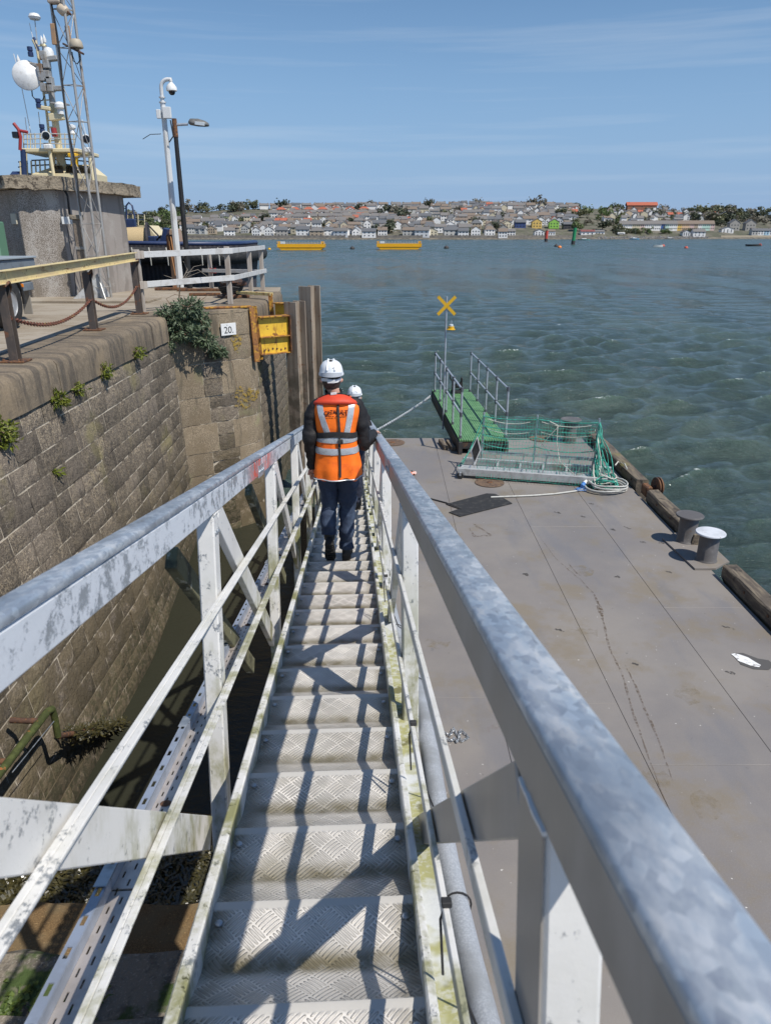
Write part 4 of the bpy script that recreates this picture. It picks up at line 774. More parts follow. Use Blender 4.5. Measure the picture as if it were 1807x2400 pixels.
# weedy old handrail pipe on the wall
M_pipeg = mat('mossy_pipe', (.045, .055, .012), .8, layers=[L_(s=14, lo=.45, hi=.6, c=(.07, .085, .02)), L_(s=9, lo=.60, hi=.66, c=(.30, .11, .03))], bump=(50, .7, .01))
hp = thing('wall_handrail', 'old mossy iron handrail pipe fixed low on the quay wall', 'handrail', (-3.6, 6.3, 1))
q = [atx(x, y, -3.55) for x, y in ((-40, 1862), (10, 1800), (60, 1735), (112, 1668), (123, 1662))]; q2 = [atx(x, y, -3.55) for x, y in ((123, 1662), (129, 1680), (137, 1726))]; q3 = [atx(137, 1726, -3.55), atx(200, 1714, -3.62), atx(292, 1694, -3.7)]
MB().tube(q, .04, 10).build('rail', M_pipeg, hp, 60); MB().tube(q2, .036, 10).build('end_post', M_pipeg, hp, 60); MB().tube(q3, .032, 10).build('lower_rail', M_rust, hp, 60)
for (x, y) in ((90, 1690), (20, 1785)):
    a = atx(x, y, -3.56); MB().tube([a, a + np.array([-.28, .0, .01])], .03, 8).build('wall_bracket', M_rust, hp, 60)
weed('wrack_on_rail', 'black seaweed trailing from the lower end of the old handrail', lambda g: V3(q3[1]) + (V3(q3[2]) - V3(q3[1])) * g.uniform(-.3, 1.0) + g.normal(size=3) * .03, 900, (.05, .14), (-.06, .01), M_weed, 3)
MB().tube([V3(q[1]) + (.07, 0, -.05), V3(q[3]) + (.05, 0, -.12)], .005, 5).build('chain_wire', M_galv, hp, 60)
# lichen on the splayed corner, sign
M_lich = stain_mat('orange_lichen', (.33, .22, .035), .46, .58, 13, .85)
def patch2(s, z, ws, hs, name, m_, off=.036, n=8):
    mb = MB(); g = np.random.default_rng(int(ws * 1000)); N_ = 40; rr_ = [.5 * (1 + .22 * math.sin(3 * a + 1) + .16 * math.sin(7 * a) + .1 * g.normal()) for a in np.linspace(0, 6.28, N_)]; vs = []
    for f_ in (0, .35, .7, 1): vs += [c2(s + ws * f_ * r * math.cos(a), z + hs * f_ * r * math.sin(a)) + c2n(s + ws * f_ * r * math.cos(a), z) * off for r, a in zip(rr_, np.linspace(0, 6.28, N_))]
    mb.add(vs, [(k * N_ + i, k * N_ + (i + 1) % N_, (k + 1) * N_ + (i + 1) % N_, (k + 1) * N_ + i) for k in range(3) for i in range(N_)]); return mb
def s_at(x, y):
    best = None
    for s_ in np.linspace(.8, SL, 60):
        for z in np.linspace(2, Q, 60):
            v_ = c2(s_, z) - np.array([0, 0, CZ]); zc = v_ @ FW; e = (IW / 2 + F * v_[0] / zc - x) ** 2 + (IH / 2 - F * (v_ @ UPV) / zc - y) ** 2
            if best is None or e < best[0]: best = (e, s_, z)
    return best[1:]
for k, (x, y, w, h) in enumerate(((577, 930, .62, .42), (553, 803, .26, .40))):
    s_, z = s_at(x, y); patch2(s_, z, w, h, 'lichen', M_lich).build('lichen', M_lich, qw)
s_, z = s_at(532, 771); n0 = c2n(s_, z); n0[2] = 0; n0 /= np.linalg.norm(n0); t0 = np.array([-n0[1], n0[0], 0]); c0 = c2(s_, z) + n0 * .05
sg = thing('number_sign', 'small weathered white number sign on the corner of the quay wall', 'sign', tuple(c0))
MB().obox(c0, t0, n0, (0, 0, 1), .185, .008, .125, .003).build('plate', mat('sign_white', (.74, .74, .72), .5, layers=[L_(s=14, lo=.62, hi=.66, c=(.12, .13, .11))]), sg)
def text(body, size, M, m, parent, name='lettering', ext=.001, off=0.):
    cu = bpy.data.curves.new(name, 'FONT'); cu.body = body; cu.size = size; cu.extrude = ext; cu.offset = off; cu.align_x = 'CENTER'; cu.align_y = 'CENTER'; to = bpy.data.objects.new(name, cu); COL.objects.link(to)
    dg = bpy.context.evaluated_depsgraph_get(); me = bpy.data.meshes.new_from_object(to.evaluated_get(dg)); bpy.data.objects.remove(to); me.materials.clear(); me.materials.append(m); me.transform(M)
    return place(name, me, parent, True)
Ms = Matrix(((t0[0], 0, n0[0], c0[0] + n0[0] * .011), (t0[1], 0, n0[1], c0[1] + n0[1] * .011), (0, 1, 0, c0[2] - .02), (0, 0, 0, 1)))
text('20.', .2, Ms, M_black, sg)
# ---- plants
def leaf_mb(m, c, d, l, w, nrm):
    d = d / np.linalg.norm(d); s_ = np.cross(d, nrm); s_ /= max(1e-6, np.linalg.norm(s_)); u = np.cross(s_, d)
    m.add([c, c + d * l * .45 + s_ * w + u * .1 * l, c + d * l - u * .12 * l, c + d * l * .45 - s_ * w + u * .1 * l], [(0, 1, 2, 3)])
def leaf_mat(name, a, b_):
    b = NB(name); n = b.noise(b.coord('P'), 9, 3); n2 = b.noise(b.coord('P'), 60, 2); c = b.mix(b.ramp(b.math('ADD', b.math('MULTIPLY', n, .5), b.math('MULTIPLY', n2, .5)), .38, .62), (*a, 1), (*b_, 1)); b.set(b.b.inputs['Base Color'], c); b.b.inputs['Roughness'].default_value = .55
    tr = b.n('ShaderNodeBsdfTranslucent'); b.set(tr.inputs[0], c); mx_ = b.n('ShaderNodeMixShader', {0: .25, 1: b.b.outputs[0], 2: tr.outputs[0]}); b.t.links.new(mx_.outputs[0], b.out.inputs[0]); return b.m
M_lf = leaf_mat('buddleia_leaf', (.06, .10, .045), (.20, .25, .16)); M_fern = leaf_mat('fern_leaf', (.10, .14, .015), (.20, .22, .03)); M_twig = mat('brown_twig', (.13, .075, .045), .8, layers=[L_(s=20, lo=.4, hi=.6, c=(.20, .14, .09))])
def bush(name, label, centers, n, ll, seed, lm, down=.0, twigs=()):
    g = np.random.default_rng(seed); c0 = np.mean([c[0] for c in centers], 0); t = thing(name, label, 'plant', tuple(c0)); m = MB(); tw = MB()
    for k in range(n):
        c, r = centers[g.integers(len(centers))]; d = g.normal(size=3); d /= np.linalg.norm(d); p = V3(c) + d * V3(r) * g.uniform(.35, 1) ** .6; base = p
        if k % 9 == 0: tw.tube([V3(c), (V3(c) + p) / 2 + g.normal(size=3) * .03, p], [.008, .006, .003], 4)
        for q_ in range(5):
            dd = d + g.normal(size=3) * .8 + (0, 0, .25 - down); leaf_mb(m, p + g.normal(size=3) * .025, dd, g.uniform(*ll), g.uniform(.1, .16) * ll[1], d + g.normal(size=3) * .5 + (0, 0, .5))
    m.build('foliage', lm, t); 
    for a in twigs: tw.tube(a[0], a[1], 5)
    if tw.v: tag(tw.build('stem', M_twig, t, 60), kind='stuff')
    return t
P_ = lambda x, y, Y: aty(x, y, Y)
bush('buddleia_bush', 'grey green buddleia bush sprouting over the corner of the quay wall', [(P_(440, 720, 15.05), (.3, .2, .16)), (P_(395, 748, 14.95), (.26, .22, .22)), (P_(465, 750, 15.3), (.22, .18, .18)), (P_(430, 780, 14.95), (.34, .2, .16)), (P_(480, 800, 15.3), (.24, .14, .14)), (P_(510, 825, 15.6), (.16, .08, .08)), (P_(380, 815, 14.75), (.2, .12, .12))], 620, (.07, .14), 21, M_lf, .1,
     [([P_(420, 740, 15.1), P_(390, 700, 15.1), P_(410, 690, 15.2), P_(440, 695, 15.3)], [.012, .009, .007, .004]), ([P_(440, 735, 15.1), P_(470, 705, 15.2), P_(490, 690, 15.4)], [.012, .008, .004]), ([P_(500, 800, 15.4), P_(545, 850, 15.7), P_(556, 905, 15.7)], [.01, .007, .004])])
for k, (x, y, s_, lb) in enumerate(((322, 826, .12, 'yellow green fern in the joint under the coping nearest the bush'), (248, 872, .11, 'fern tuft hanging below the coping, second from the bush'), (183, 910, .07, 'smallest fern tuft under the coping between two larger ones'), (138, 933, .12, 'yellow fern in the coping joint, third large tuft from the bush'), (8, 1015, .2, 'large dark fern at the left edge of the photo under the coping'), (120, 1105, .06, 'sparse tuft growing lower on the wall face below the coping'))):
    c = atx(x, y, -4.27); bush('wall_fern', lb, [(c, (.1, s_ * .9, s_ * .7))], int(45 * s_ / .15), (.05, .1), 40 + k, M_fern, .35)['group'] = 'ferns in the wall joints'
sh = thing('dead_sapling', 'leafless grey sapling standing on the quay behind the bush', 'plant', tuple(onz(420, 705, Q)))
b0 = onz(420, 705, Q); br_ = lambda x, y, Y=16.6: aty(x, y, Y)
for k, (pts, r) in enumerate((([b0, br_(423, 665), br_(440, 632), br_(430, 612)], [.018, .014, .009, .004]), ([br_(423, 665), br_(455, 625), br_(478, 620)], [.010, .007, .003]), ([br_(435, 640), br_(465, 632), br_(490, 650)], [.008, .006, .003]), ([br_(422, 660), br_(400, 650), br_(385, 645)], [.007, .005, .003]), ([br_(428, 655), br_(450, 645), br_(482, 632)], [.008, .005, .003]))):
    MB().tube(pts, r, 5).build('trunk' if k == 0 else 'branch', mat('grey_bark', (.30, .26, .21), .8), sh, 60)
# ================================================================== STEEL PILES AND BRACKETS
M_pile = mat('weathered_pile', (.33, .275, .215), .75, layers=[L_(s=2, st=(6, 6, .4), lo=.42, hi=.62, c=(.23, .18, .135)), L_(s=9, lo=.6, hi=.68, c=(.20, .10, .05), amt=.8), L_(s=3, lo=.4, hi=.6, c=(.10, .085, .06), amt=.8, zr=(3.4, 2.4, -.9))], bump=(30, .4, .008))
for k, (cx, cy, w, dp, zt, lb) in enumerate(((-2.075, 17.2, .33, .36, 4.95, 'shorter steel H pile in front of its taller twin beside the quay'), (-1.80, 17.95, .34, .38, 5.24, 'taller steel H pile standing behind its shorter twin beside the quay'))):
    t = thing('steel_pile', lb, 'pile', (cx, cy, -1), 'steel piles by the quay'); ca, sa = math.cos(.5), -math.sin(.5); fx, fy = V3((ca, sa, 0)), V3((-sa, ca, 0)); cc = V3((cx, cy, (zt - 1.5) / 2)); hz_ = (zt + 1.5) / 2
    MB().obox(cc - fy * dp / 2, fx, fy, (0, 0, 1), w / 2, .016, hz_, .004).build('front_flange', M_pile, t); MB().obox(cc + fy * dp / 2, fx, fy, (0, 0, 1), w / 2, .016, hz_, .004).build('rear_flange', M_pile, t); MB().obox(cc, fx, fy, (0, 0, 1), .014, dp / 2 - .018, hz_ - .01).build('web', M_pile, t)
M_ybr = mat('rusting_yellow_paint', (.78, .50, .045), .55, layers=[L_(s=7, lo=.60, hi=.66, c=(.20, .085, .03)), L_(s=2.5, st=(4, 4, .6), lo=.60, hi=.66, c=(.30, .13, .03), amt=.8), L_(s=3, lo=.45, hi=.7, c=(.58, .33, .03))], bump=(20, .4, .006))
M_rusty = mat('rusted_yellow_angle', (.30, .13, .035), .8, layers=[L_(s=5, lo=.48, hi=.58, c=(.52, .28, .03)), L_(s=14, lo=.5, hi=.65, c=(.15, .065, .03))], bump=(30, .6, .01))
def bracket(a, b_, z0, z1, zm, lb, loc):
    t = thing('fender_bracket', lb, 'bracket', loc, 'yellow pile brackets'); a, b_ = V3((*a, 0)), V3((*b_, 0)); d = (b_ - a) / np.linalg.norm(b_ - a); l = np.linalg.norm(b_ - a); n = np.array([d[1], -d[0], 0])
    MB().obox((a + b_) / 2 + (0, 0, (z0 + z1) / 2), d, n, (0, 0, 1), l / 2, .012, (z1 - z0) / 2, .003).build('web', M_ybr, t)
    for z, w in ((z1, .11), (zm, .11), (z0, .09)): MB().obox((a + b_) / 2 + (0, 0, z), d, n, (0, 0, 1), l / 2, w, .012, .003).build('flange', M_rusty, t)
    MB().obox(b_ + (0, 0, (z0 + z1) / 2), d, n, (0, 0, 1), .012, .12, (z1 - z0) / 2 + .02, .003).build('end_plate', M_rust, t)
    g = np.random.default_rng(3)
    for k in range(6): p = a + d * l * (.15 + .14 * k) + n * .014 + np.array([0, 0, z0 + .07 + .05 * g.random()]); MB().lathe([(0, 0), (.022, 0), (.02, .012), (0, .015)], 8, p, n, cap=False).build('bolt', M_rust, t, 40)
bracket((-2.84, 16.62), (-2.22, 17.03), 3.84, 4.66, 4.22, 'nearer rusting yellow bracket between the quay corner and the pile', (-2.5, 16.8, 3.8))
bracket((-2.72, 18.55), (-1.95, 18.10), 4.22, 4.80, 4.22, 'farther rusting yellow bracket behind the first one on the quay edge', (-2.3, 18.3, 4.2))
t = thing('corner_angle', 'rusted steel angle with yellow paint capping the quay corner', 'angle', (-2.93, 16.5, 3.7))
MB().beam((-2.925, 16.40, 4.88), (-2.86, 16.32, 3.72), .05, .12, up=(1, .6, 0), b=.004).build('plate', M_rusty, t); MB().beam((-2.90, 16.62, 4.9), (-2.82, 16.6, 3.72), .10, .03, up=(0, 1, 0), b=.004).build('plate', M_rusty, t); MB().beam((-4.1, 16.15, 4.90), (-2.95, 16.52, 4.90), .2, .03, b=.004).build('cap_plate', M_rusty, t)
t = thing('quay_edging', 'rusted yellow steel edge frame farther along the quay', 'frame', (-2.9, 19, 4.2))
MB().beam((-2.84, 18.62, 5.02), (-2.80, 18.6, 4.1), .1, .06, up=(0, 1, 0), b=.004).build('upright', M_rusty, t); MB().beam((-3.75, 19.2, 5.0), (-2.8, 18.62, 5.0), .12, .07, b=.006).build('top_beam', mat('pale_yellow_beam', (.55, .45, .2), .6, layers=[L_(s=8, lo=.5, hi=.6, c=(.32, .2, .08))]), t)
# ================================================================== ON THE QUAY
M_ybeam = mat('old_yellow_beam', (.62, .51, .26), .65, layers=[L_(s=4, st=(1, .4, 2), lo=.56, hi=.64, c=(.24, .105, .04)), L_(s=18, lo=.6, hi=.66, c=(.17, .07, .03)), L_(s=3, lo=.45, hi=.65, c=(.54, .43, .24))], bump=(30, .4, .006))
M_post = mat('dark_steel_post', (.075, .062, .055), .7, layers=[L_(s=6, st=(1, 1, .5), lo=.48, hi=.62, c=(.11, .085, .07)), L_(s=5, lo=.6, hi=.68, c=(.16, .07, .035))], bump=(30, .4, .006))
yf = thing('steel_barrier', 'rusty yellow steel beam barrier on dark posts along the quay edge', 'barrier', (-4.8, 12, Q))
pb = [onz(x, y, Q) for x, y in ((43, 848), (225, 774), (331, 736))]; pz = [aty(x, y, p[1])[2] for (x, y), p in zip(((9, 667), (207, 638), (318, 612)), pb)]
for p, z in zip(pb, pz):
    x, y = p[0] - .02, p[1]
    MB().box(x - .055, x + .055, y - .06, y - .045, Q, z, .002).build('post_flange', M_post, yf); MB().box(x - .055, x + .055, y + .045, y + .06, Q, z, .002).build('post_flange', M_post, yf); MB().box(x - .008, x + .008, y - .044, y + .044, Q, z).build('post_web', M_post, yf)
    MB().box(x - .15, x + .15, y - .13, y + .13, Q + .002, Q + .025, .004).build('base_plate', M_rust, yf)
    for sx in (-.11, .11): MB().lathe([(0, .02), (.018, .02), (.016, .05), (0, .052)], 6, (x + sx, y - .09, Q), cap=False).build('anchor_bolt', M_rust, yf, 40)
    MB().tube([(x + .07, y - .1, z - .02), (x + .09, y, z + .03), (x + .06, y + .08, z - .03), (x + .02, y + .1, z - .1)], .018, 6).build('wire_tie', M_rust, yf, 60)
def ibeam(P0, P1, h, w, name, m_, par):
    P0, P1 = V3(P0), V3(P1); d = (P1 - P0) / np.linalg.norm(P1 - P0); x = np.cross(d, (0, 0, 1)); x /= np.linalg.norm(x); z = np.cross(x, d); L_2 = np.linalg.norm(P1 - P0) / 2; c = (P0 + P1) / 2
    MB().obox(c, x, d, z, .008, L_2, h / 2 - .012).build(name + '_web', m_, par); MB().obox(c + z * (h / 2 - .006), x, d, z, w / 2, L_2, .006, .002).build(name + '_flange', m_, par); MB().obox(c - z * (h / 2 - .006), x, d, z, w / 2, L_2, .006, .002).build(name + '_flange', m_, par)
zt = [z + .085 for z in pz]; B0 = V3((pb[0][0] + .0, pb[0][1], zt[0])); B1 = V3((pb[1][0], pb[1][1], zt[1])); B2 = V3((pb[2][0] + .03, pb[2][1] - .05, zt[2])); BX = B0 + (B0 - B1) * .8
ibeam(BX, B0 + (B1 - B0) * .02, .16, .12, 'beam', M_ybeam, yf); ibeam(B0 + (B1 - B0) * .023, B2, .16, .12, 'beam', M_ybeam, yf)
M_rchain = mat('rusty_chain', (.17, .06, .035), .8, layers=[L_(s=20, lo=.45, hi=.6, c=(.10, .045, .03)), L_(s=9, lo=.58, hi=.68, c=(.25, .17, .05))])
zc = [aty(x, y, p[1])[2] for (x, y), p in zip(((30, 745), (204, 700), (314, 668)), pb)]
for k in (0, 1):
    m = MB(); a = V3((pb[k][0], pb[k][1], zc[k])); b_ = V3((pb[k + 1][0], pb[k + 1][1], zc[k + 1])); chain_mb(m, catenary(a, b_, .22 if k == 0 else .26, 24), .07, .0095, .62)
    tag(m.build('barrier_chain', M_rchain, None, 60), ('red rusty chain slung between the two nearer barrier posts' if k == 0 else 'brown rusty chain slung between the two farther barrier posts'), 'chain', 'chains on the barrier')
# white rail fence
M_wf = mat('pale_grp_rail', (.56, .56, .55), .6, layers=[L_(s=5, st=(1, 1, 1), lo=.5, hi=.68, c=(.44, .425, .40)), L_(s=30, lo=.6, hi=.68, c=(.36, .34, .31), amt=.6)], bump=(60, .15, .003)); M_wp2 = mat('pale_timber_post', (.42, .375, .325), .75, layers=[L_(s=3, st=(5, 5, .5), lo=.45, hi=.62, c=(.33, .28, .235))], bump=(50, .3, .004))
M_redr = mat('red_block', (.40, .045, .04), .6)
wf = thing('rail_fence', 'pale post and rail fence round the quay head', 'fence', (-4.2, 17, Q))
fp = [onz(x, y, Q) for x, y in ((336, 732), (541, 713), (590, 693), (617, 681), (497, 675))]; tops = [aty(x, y, p[1])[2] for (x, y), p in zip(((326, 585), (540, 578), (586, 583), (615, 580), (492, 588)), fp)]
for p, z in zip(fp, tops): MB().box(p[0] - .055, p[0] + .055, p[1] - .055, p[1] + .055, Q - .002, z, .008).build('post', M_wp2, wf)
def railbar(i, j, ci, cj, h, ext=(0, 0)):
    a = V3((fp[i][0], fp[i][1], 0)); b_ = V3((fp[j][0], fp[j][1], 0)); a[2] = aty(*ci, a[1])[2]; b_[2] = aty(*cj, b_[1])[2]; d = (b_ - a) / np.linalg.norm(b_ - a); n = np.cross(d, (0, 0, 1)); n /= np.linalg.norm(n); off = n * .075
    MB().beam(a + off - d * ext[0], b_ + off + d * ext[1], .035, h, b=.004).build('rail', M_wf, wf)
railbar(0, 1, (330, 597), (535, 588), .12, (.04, .1)); railbar(0, 1, (340, 667), (541, 651), .12, (.0, .1)); railbar(1, 3, (542, 588), (620, 580), .11, (.02, .2)); railbar(1, 3, (543, 652), (622, 635), .11, (.0, .25))
railbar(4, 3, (497, 634), (612, 636), .1, (.25, .1)); railbar(4, 3, (492, 588), (612, 582), .1, (.3, .1))
for (i, x, y) in ((0, 340, 597), (0, 350, 668), (1, 522, 590), (1, 528, 655)):
    p = fp[i]; c = V3((p[0] + .05, p[1] - .07, aty(x, y, p[1])[2])); MB().obox(c + (.03 if i == 0 else -.12, .0, 0), (.73, .68, 0), (.68, -.73, 0), (0, 0, 1), .10, .012, .075, .004).build('splice_plate', M_wp2, wf)
c = V3((fp[4][0] + .1, fp[4][1] - .09, aty(502, 634, fp[4][1])[2])); MB().obox(c, (1, 0, 0), (0, 1, 0), (0, 0, 1), .09, .02, .07, .004).build('red_bracket', M_redr, wf)
MB().beam((fp[1][0] - .05, fp[1][1] - .06, tops[1] - .2), (fp[1][0] - .28, fp[1][1] - .26, tops[1] - .05), .03, .04).build('knee_brace', M_wp2, wf)
# old iron bollard and timber scraps
ib = thing('quay_bollard', 'old rusty iron bollard with dark ropes behind the rail fence', 'bollard', (-3.95, 19.3, Q)); cx, cy = -3.95, 19.4
M_iron = mat('old_iron', (.06, .045, .04), .7, layers=[L_(s=8, lo=.45, hi=.6, c=(.12, .055, .035))], bump=(20, .5, .01))
MB().lathe([(.36, 0), (.36, .05), (.24, .08), (.2, .2), (.22, .33), (.30, .37), (.29, .43), (.2, .46), (0, .46)], 20, (cx, cy, Q), cap=False).build('head', M_iron, ib, 40); MB().beam((cx - .25, cy - .05, Q + .30), (cx + .42, cy - .15, Q + .36), .14, .13, b=.04).build('horn', M_iron, ib)
for k in range(4): MB().tube([(cx + (.25 + .02 * k) * math.cos(a), cy + (.25 + .02 * k) * math.sin(a), Q + .14 + .04 * k + .02 * math.sin(3 * a)) for a in np.linspace(0, 6.28, 18)[:-1]], .022, 6, closed=True).build('rope_turn', M_black, ib, 60)
for k, (x, y, l, a, lb) in enumerate(((480, 693, .8, .1, 'flat rusty steel strip on the quay edge left of the iron bollard'), (470, 682, 1.3, .02, 'longest rusty strip lying on the quay behind the sapling'), (556, 700, .5, .3, 'short rusty block beside the iron bollard'), (405, 680, 1.0, .05, 'rusty strip lying at the foot of the camera pole'))):
    p = onz(x, y, Q); tag(MB().beam((p[0] - l / 2, p[1], Q + .035), (p[0] + l / 2, p[1] + a, Q + .035), .12, .07, b=.01).build('steel_scrap', M_rust), lb, 'scrap', 'rusty scrap on the quay')
# ================================================================== BLOCKHOUSE
def rough_mat():
    b = NB('roughcast'); p = b.coord('P'); n = b.noise(p, 55, 3, .6); l = b.noise(b.coord('P', (1, 1, .5)), 2.2, 5, .6)
    c = b.mix(b.ramp(n, .40, .60), (.17, .145, .12, 1), (.44, .40, .36, 1)); c = b.mix(b.ramp(l, .48, .68, 0, .75), c, (.20, .17, .135, 1)); c = b.mix(b.ramp(l, .46, .32, 0, .5), c, (.55, .53, .50, 1))
    b.set(b.b.inputs['Base Color'], c); b.b.inputs['Roughness'].default_value = .92; b.set(b.b.inputs['Normal'], b.bump(n, .7, .02)); return b.m
M_rough = rough_mat()
M_shut = mat('board_marked_concrete', (.30, .27, .245), .9, layers=[L_(k='wave', s=2.2, st=(1, 1, .25), dist=7, lo=.55, hi=.95, c=(.215, .19, .17), amt=.8), L_(s=2, lo=.5, hi=.65, c=(.37, .345, .315), amt=.6), L_(s=40, lo=.55, hi=.7, c=(.19, .17, .15), amt=.5)], bump=[(30, .4, .01), (6, .3, .02)])
M_slab = mat('lichened_slab', (.27, .225, .165), .92, layers=[L_(s=6, lo=.48, hi=.62, c=(.13, .105, .075)), L_(s=30, lo=.5, hi=.62, c=(.36, .30, .22), amt=.7), L_(s=3, lo=.6, hi=.66, c=(.075, .06, .045))], bump=[(14, .9, .04), (60, .5, .01)])
bh = thing('blockhouse', 'squat grey concrete blockhouse with a thick flat roof slab', 'building', (-8.7, 20.5, Q))
pl_ = [(-10.6, 20.3), (-8.72, 18.68), (-7.86, 19.02), (-7.30, 21.9), (-7.6, 22.9), (-11.8, 22.9)]; ZW = 7.37
def wallpanel(a, b_, m_, z0=Q - .02, z1=ZW, t=.12, name='wall'):
    a, b_ = V3((*a, 0)), V3((*b_, 0)); d = b_ - a; l = np.linalg.norm(d); d /= l; n = np.array([d[1], -d[0], 0]); return MB().obox((a + b_) / 2 - n * t / 2 + (0, 0, (z0 + z1) / 2), d, n, (0, 0, 1), l / 2, t / 2, (z1 - z0) / 2, .012).build(name, m_, bh)
wallpanel(pl_[0], pl_[1], M_rough); wallpanel(pl_[1], pl_[2], M_rough); wallpanel(pl_[2], pl_[3], M_shut); wallpanel(pl_[3], pl_[4], M_shut); wallpanel(pl_[4], pl_[5], M_rough); wallpanel(pl_[5], pl_[0], M_rough)
cxy = np.mean(pl_, 0); ex = []
for p in pl_: d = V3(p) - cxy; ex.append(tuple(V3(p) + d / np.linalg.norm(d) * .42))
ex[2] = (-7.66, 18.80); ex[3] = (-7.02, 21.75); ex[4] = (-7.1, 22.95); ex[1] = (-8.8, 18.35)
rings = []
g = np.random.default_rng(8); E2 = []
for a, b_ in zip(ex, ex[1:] + ex[:1]):
    for t in np.linspace(0, 1, 9)[:-1]: E2.append(V3(a) + (V3(b_) - V3(a)) * t)
m = MB(); m.loft([[(p[0] + .012 * g.normal(), p[1] + .012 * g.normal(), z + .012 * g.normal()) for p in E2] for z in (ZW + .002, ZW + .1, ZW + .22, ZW + .29)]); m.build('roof_slab', M_slab, bh, 40)
M_wbox = mat('white_box', (.68, .69, .68), .5)
d12 = V3(pl_[2]) - V3(pl_[1]); d12 /= np.linalg.norm(d12); n12 = np.array([d12[1], -d12[0]])
def onface(x, y):
    p0 = V3((*pl_[1], 0)); n = np.array([n12[0], n12[1], 0]); d = ray(x, y); return np.array([0, 0, CZ]) + d * (((p0 - np.array([0, 0, CZ])) @ n) / (d @ n))
def facebox(x, y, w, h, t, name, m_):
    c = onface(x, y); MB().obox(c + np.array([n12[0], n12[1], 0]) * t / 2, (*d12, 0), (*n12, 0), (0, 0, 1), w / 2, t / 2, h / 2, .006).build(name, m_, bh)
facebox(158, 517, .24, .17, .1, 'junction_box', M_wbox)
cpt = [onface(x, y) + np.array([n12[0], n12[1], 0]) * .03 for x, y in ((70, 441), (62, 433), (100, 435), (140, 437), (152, 445), (160, 460), (164, 500), (170, 520), (180, 527))]; MB().tube(cpt, .028, 8).build('cable_run', M_black, bh, 60)
MB().tube([onface(x, y) + np.array([n12[0], n12[1], 0]) * .015 for x, y in ((158, 530), (166, 580), (176, 640), (179, 690))], .008, 6).build('thin_cable', M_black, bh, 60)
p0 = V3((*pl_[0], 0)); p1 = V3((*pl_[1], 0)); d01 = (p1 - p0) / np.linalg.norm(p1 - p0); n01 = np.array([d01[1], -d01[0], 0]); d = ray(36, 513); c = np.array([0, 0, CZ]) + d * (((p1 - np.array([0, 0, CZ])) @ n01) / (d @ n01)); MB().obox(c + n01 * .02, d01, n01, (0, 0, 1), .13, .02, .12, .004).build('notice_plate', mat('cream_plate', (.5, .46, .36), .6), bh)
MB().box(-9.6, -5.6, 17.75, 18.9, Q - .01, Q + .05, .01).build('apron_slab', M_pave, bh)
gcb = thing('green_cabinet', 'green metal cabinet at the left edge beside the blockhouse', 'cabinet', (-9.9, 18.2, Q)); M_gcab = mat('green_metal', (.09, .20, .13), .5)
c = aty(4, 602, 17.4); MB().box(c[0] - 1.6, c[0], 17.4, 17.8, Q, aty(0, 519, 17.4)[2], .02).build('body', M_gcab, gcb); MB().box(c[0] - .06, c[0] + .012, 17.385, 17.399, Q + .1, aty(0, 525, 17.4)[2]).build('door_edge', mat('green_edge', (.2, .36, .25), .5), gcb)
# ---- lattice mast
M_lat = mat('mast_galvanised', (.38, .37, .35), .5, .35, layers=[L_(s=5, lo=.5, hi=.65, c=(.30, .27, .23)), L_(s=3, st=(1, 1, .3), lo=.6, hi=.68, c=(.26, .16, .09))])
lm = thing('lattice_mast', 'tall slim galvanised lattice mast in front of the blockhouse', 'mast', (-7.3, 18.6, Q)); b0 = V3((-7.0, 18.55)); 
legs = [V3((-.215, .0)), V3((.10, -.10)), V3((.215, .14))]; HT = 12.3
for l in legs: MB().tube([(*(b0 + l), Q), (*(b0 + l * .98), HT)], .032, 8).build('leg', M_lat, lm, 60)
z = Q + .3; k = 0
while z < HT - .5:
    for a, b_ in ((0, 1), (1, 2), (2, 0)):
        A, B = b0 + legs[a], b0 + legs[b_]; MB().tube([(*A, z), (*B, z)], .009, 5).build('lacing', M_lat, lm, 60)
        if (k + a) % 2: A, B = B, A
        MB().tube([(*A, z), (*B, z + .72)], .009, 5).build('lacing', M_lat, lm, 60)
    z += .72; k += 1
cb_ = [(b0[0] - .16, b0[1] - .05, Q + 2.0)] + [(b0[0] - .17 + .03 * math.sin(i * 1.1), b0[1] - .06, Q + 2.2 + i * .45) for i in range(12)]; MB().tube(cb_, .018, 7).build('feeder_cable', M_black, lm, 60)
def mz_(x, y, Y=18.5): return aty(x, y, Y)
M_fbr = mat('brown_antenna', (.36, .22, .12), .7, layers=[L_(s=6, lo=.45, hi=.65, c=(.28, .19, .13))])
for (x0, y0, x1, y1) in ((124, 55, 129, 105), (158, 60, 164, 103)):
    a, b_ = mz_(x0, y0), mz_(x1, y1); MB().beam(a, b_, .10, .05, up=(0, 1, 0), b=.01).build('panel_antenna', M_fbr, lm)
a = mz_(180, 110); MB().lathe([(.0, -.02), (.14, -.02), (.15, .0), (.13, .10), (.10, .14), (0, .15)], 14, a, cap=False).build('siren', mat('siren_tan', (.42, .36, .27), .6), lm, 40); MB().beam(mz_(150, 103), mz_(196, 126), .14, .04, b=.008).build('siren_arm', M_iron, lm)
MB().tube([mz_(170, 122), mz_(172, 142), mz_(182, 150), mz_(189, 140), mz_(188, 127)], .012, 6).build('drip_loop', M_black, lm, 60)
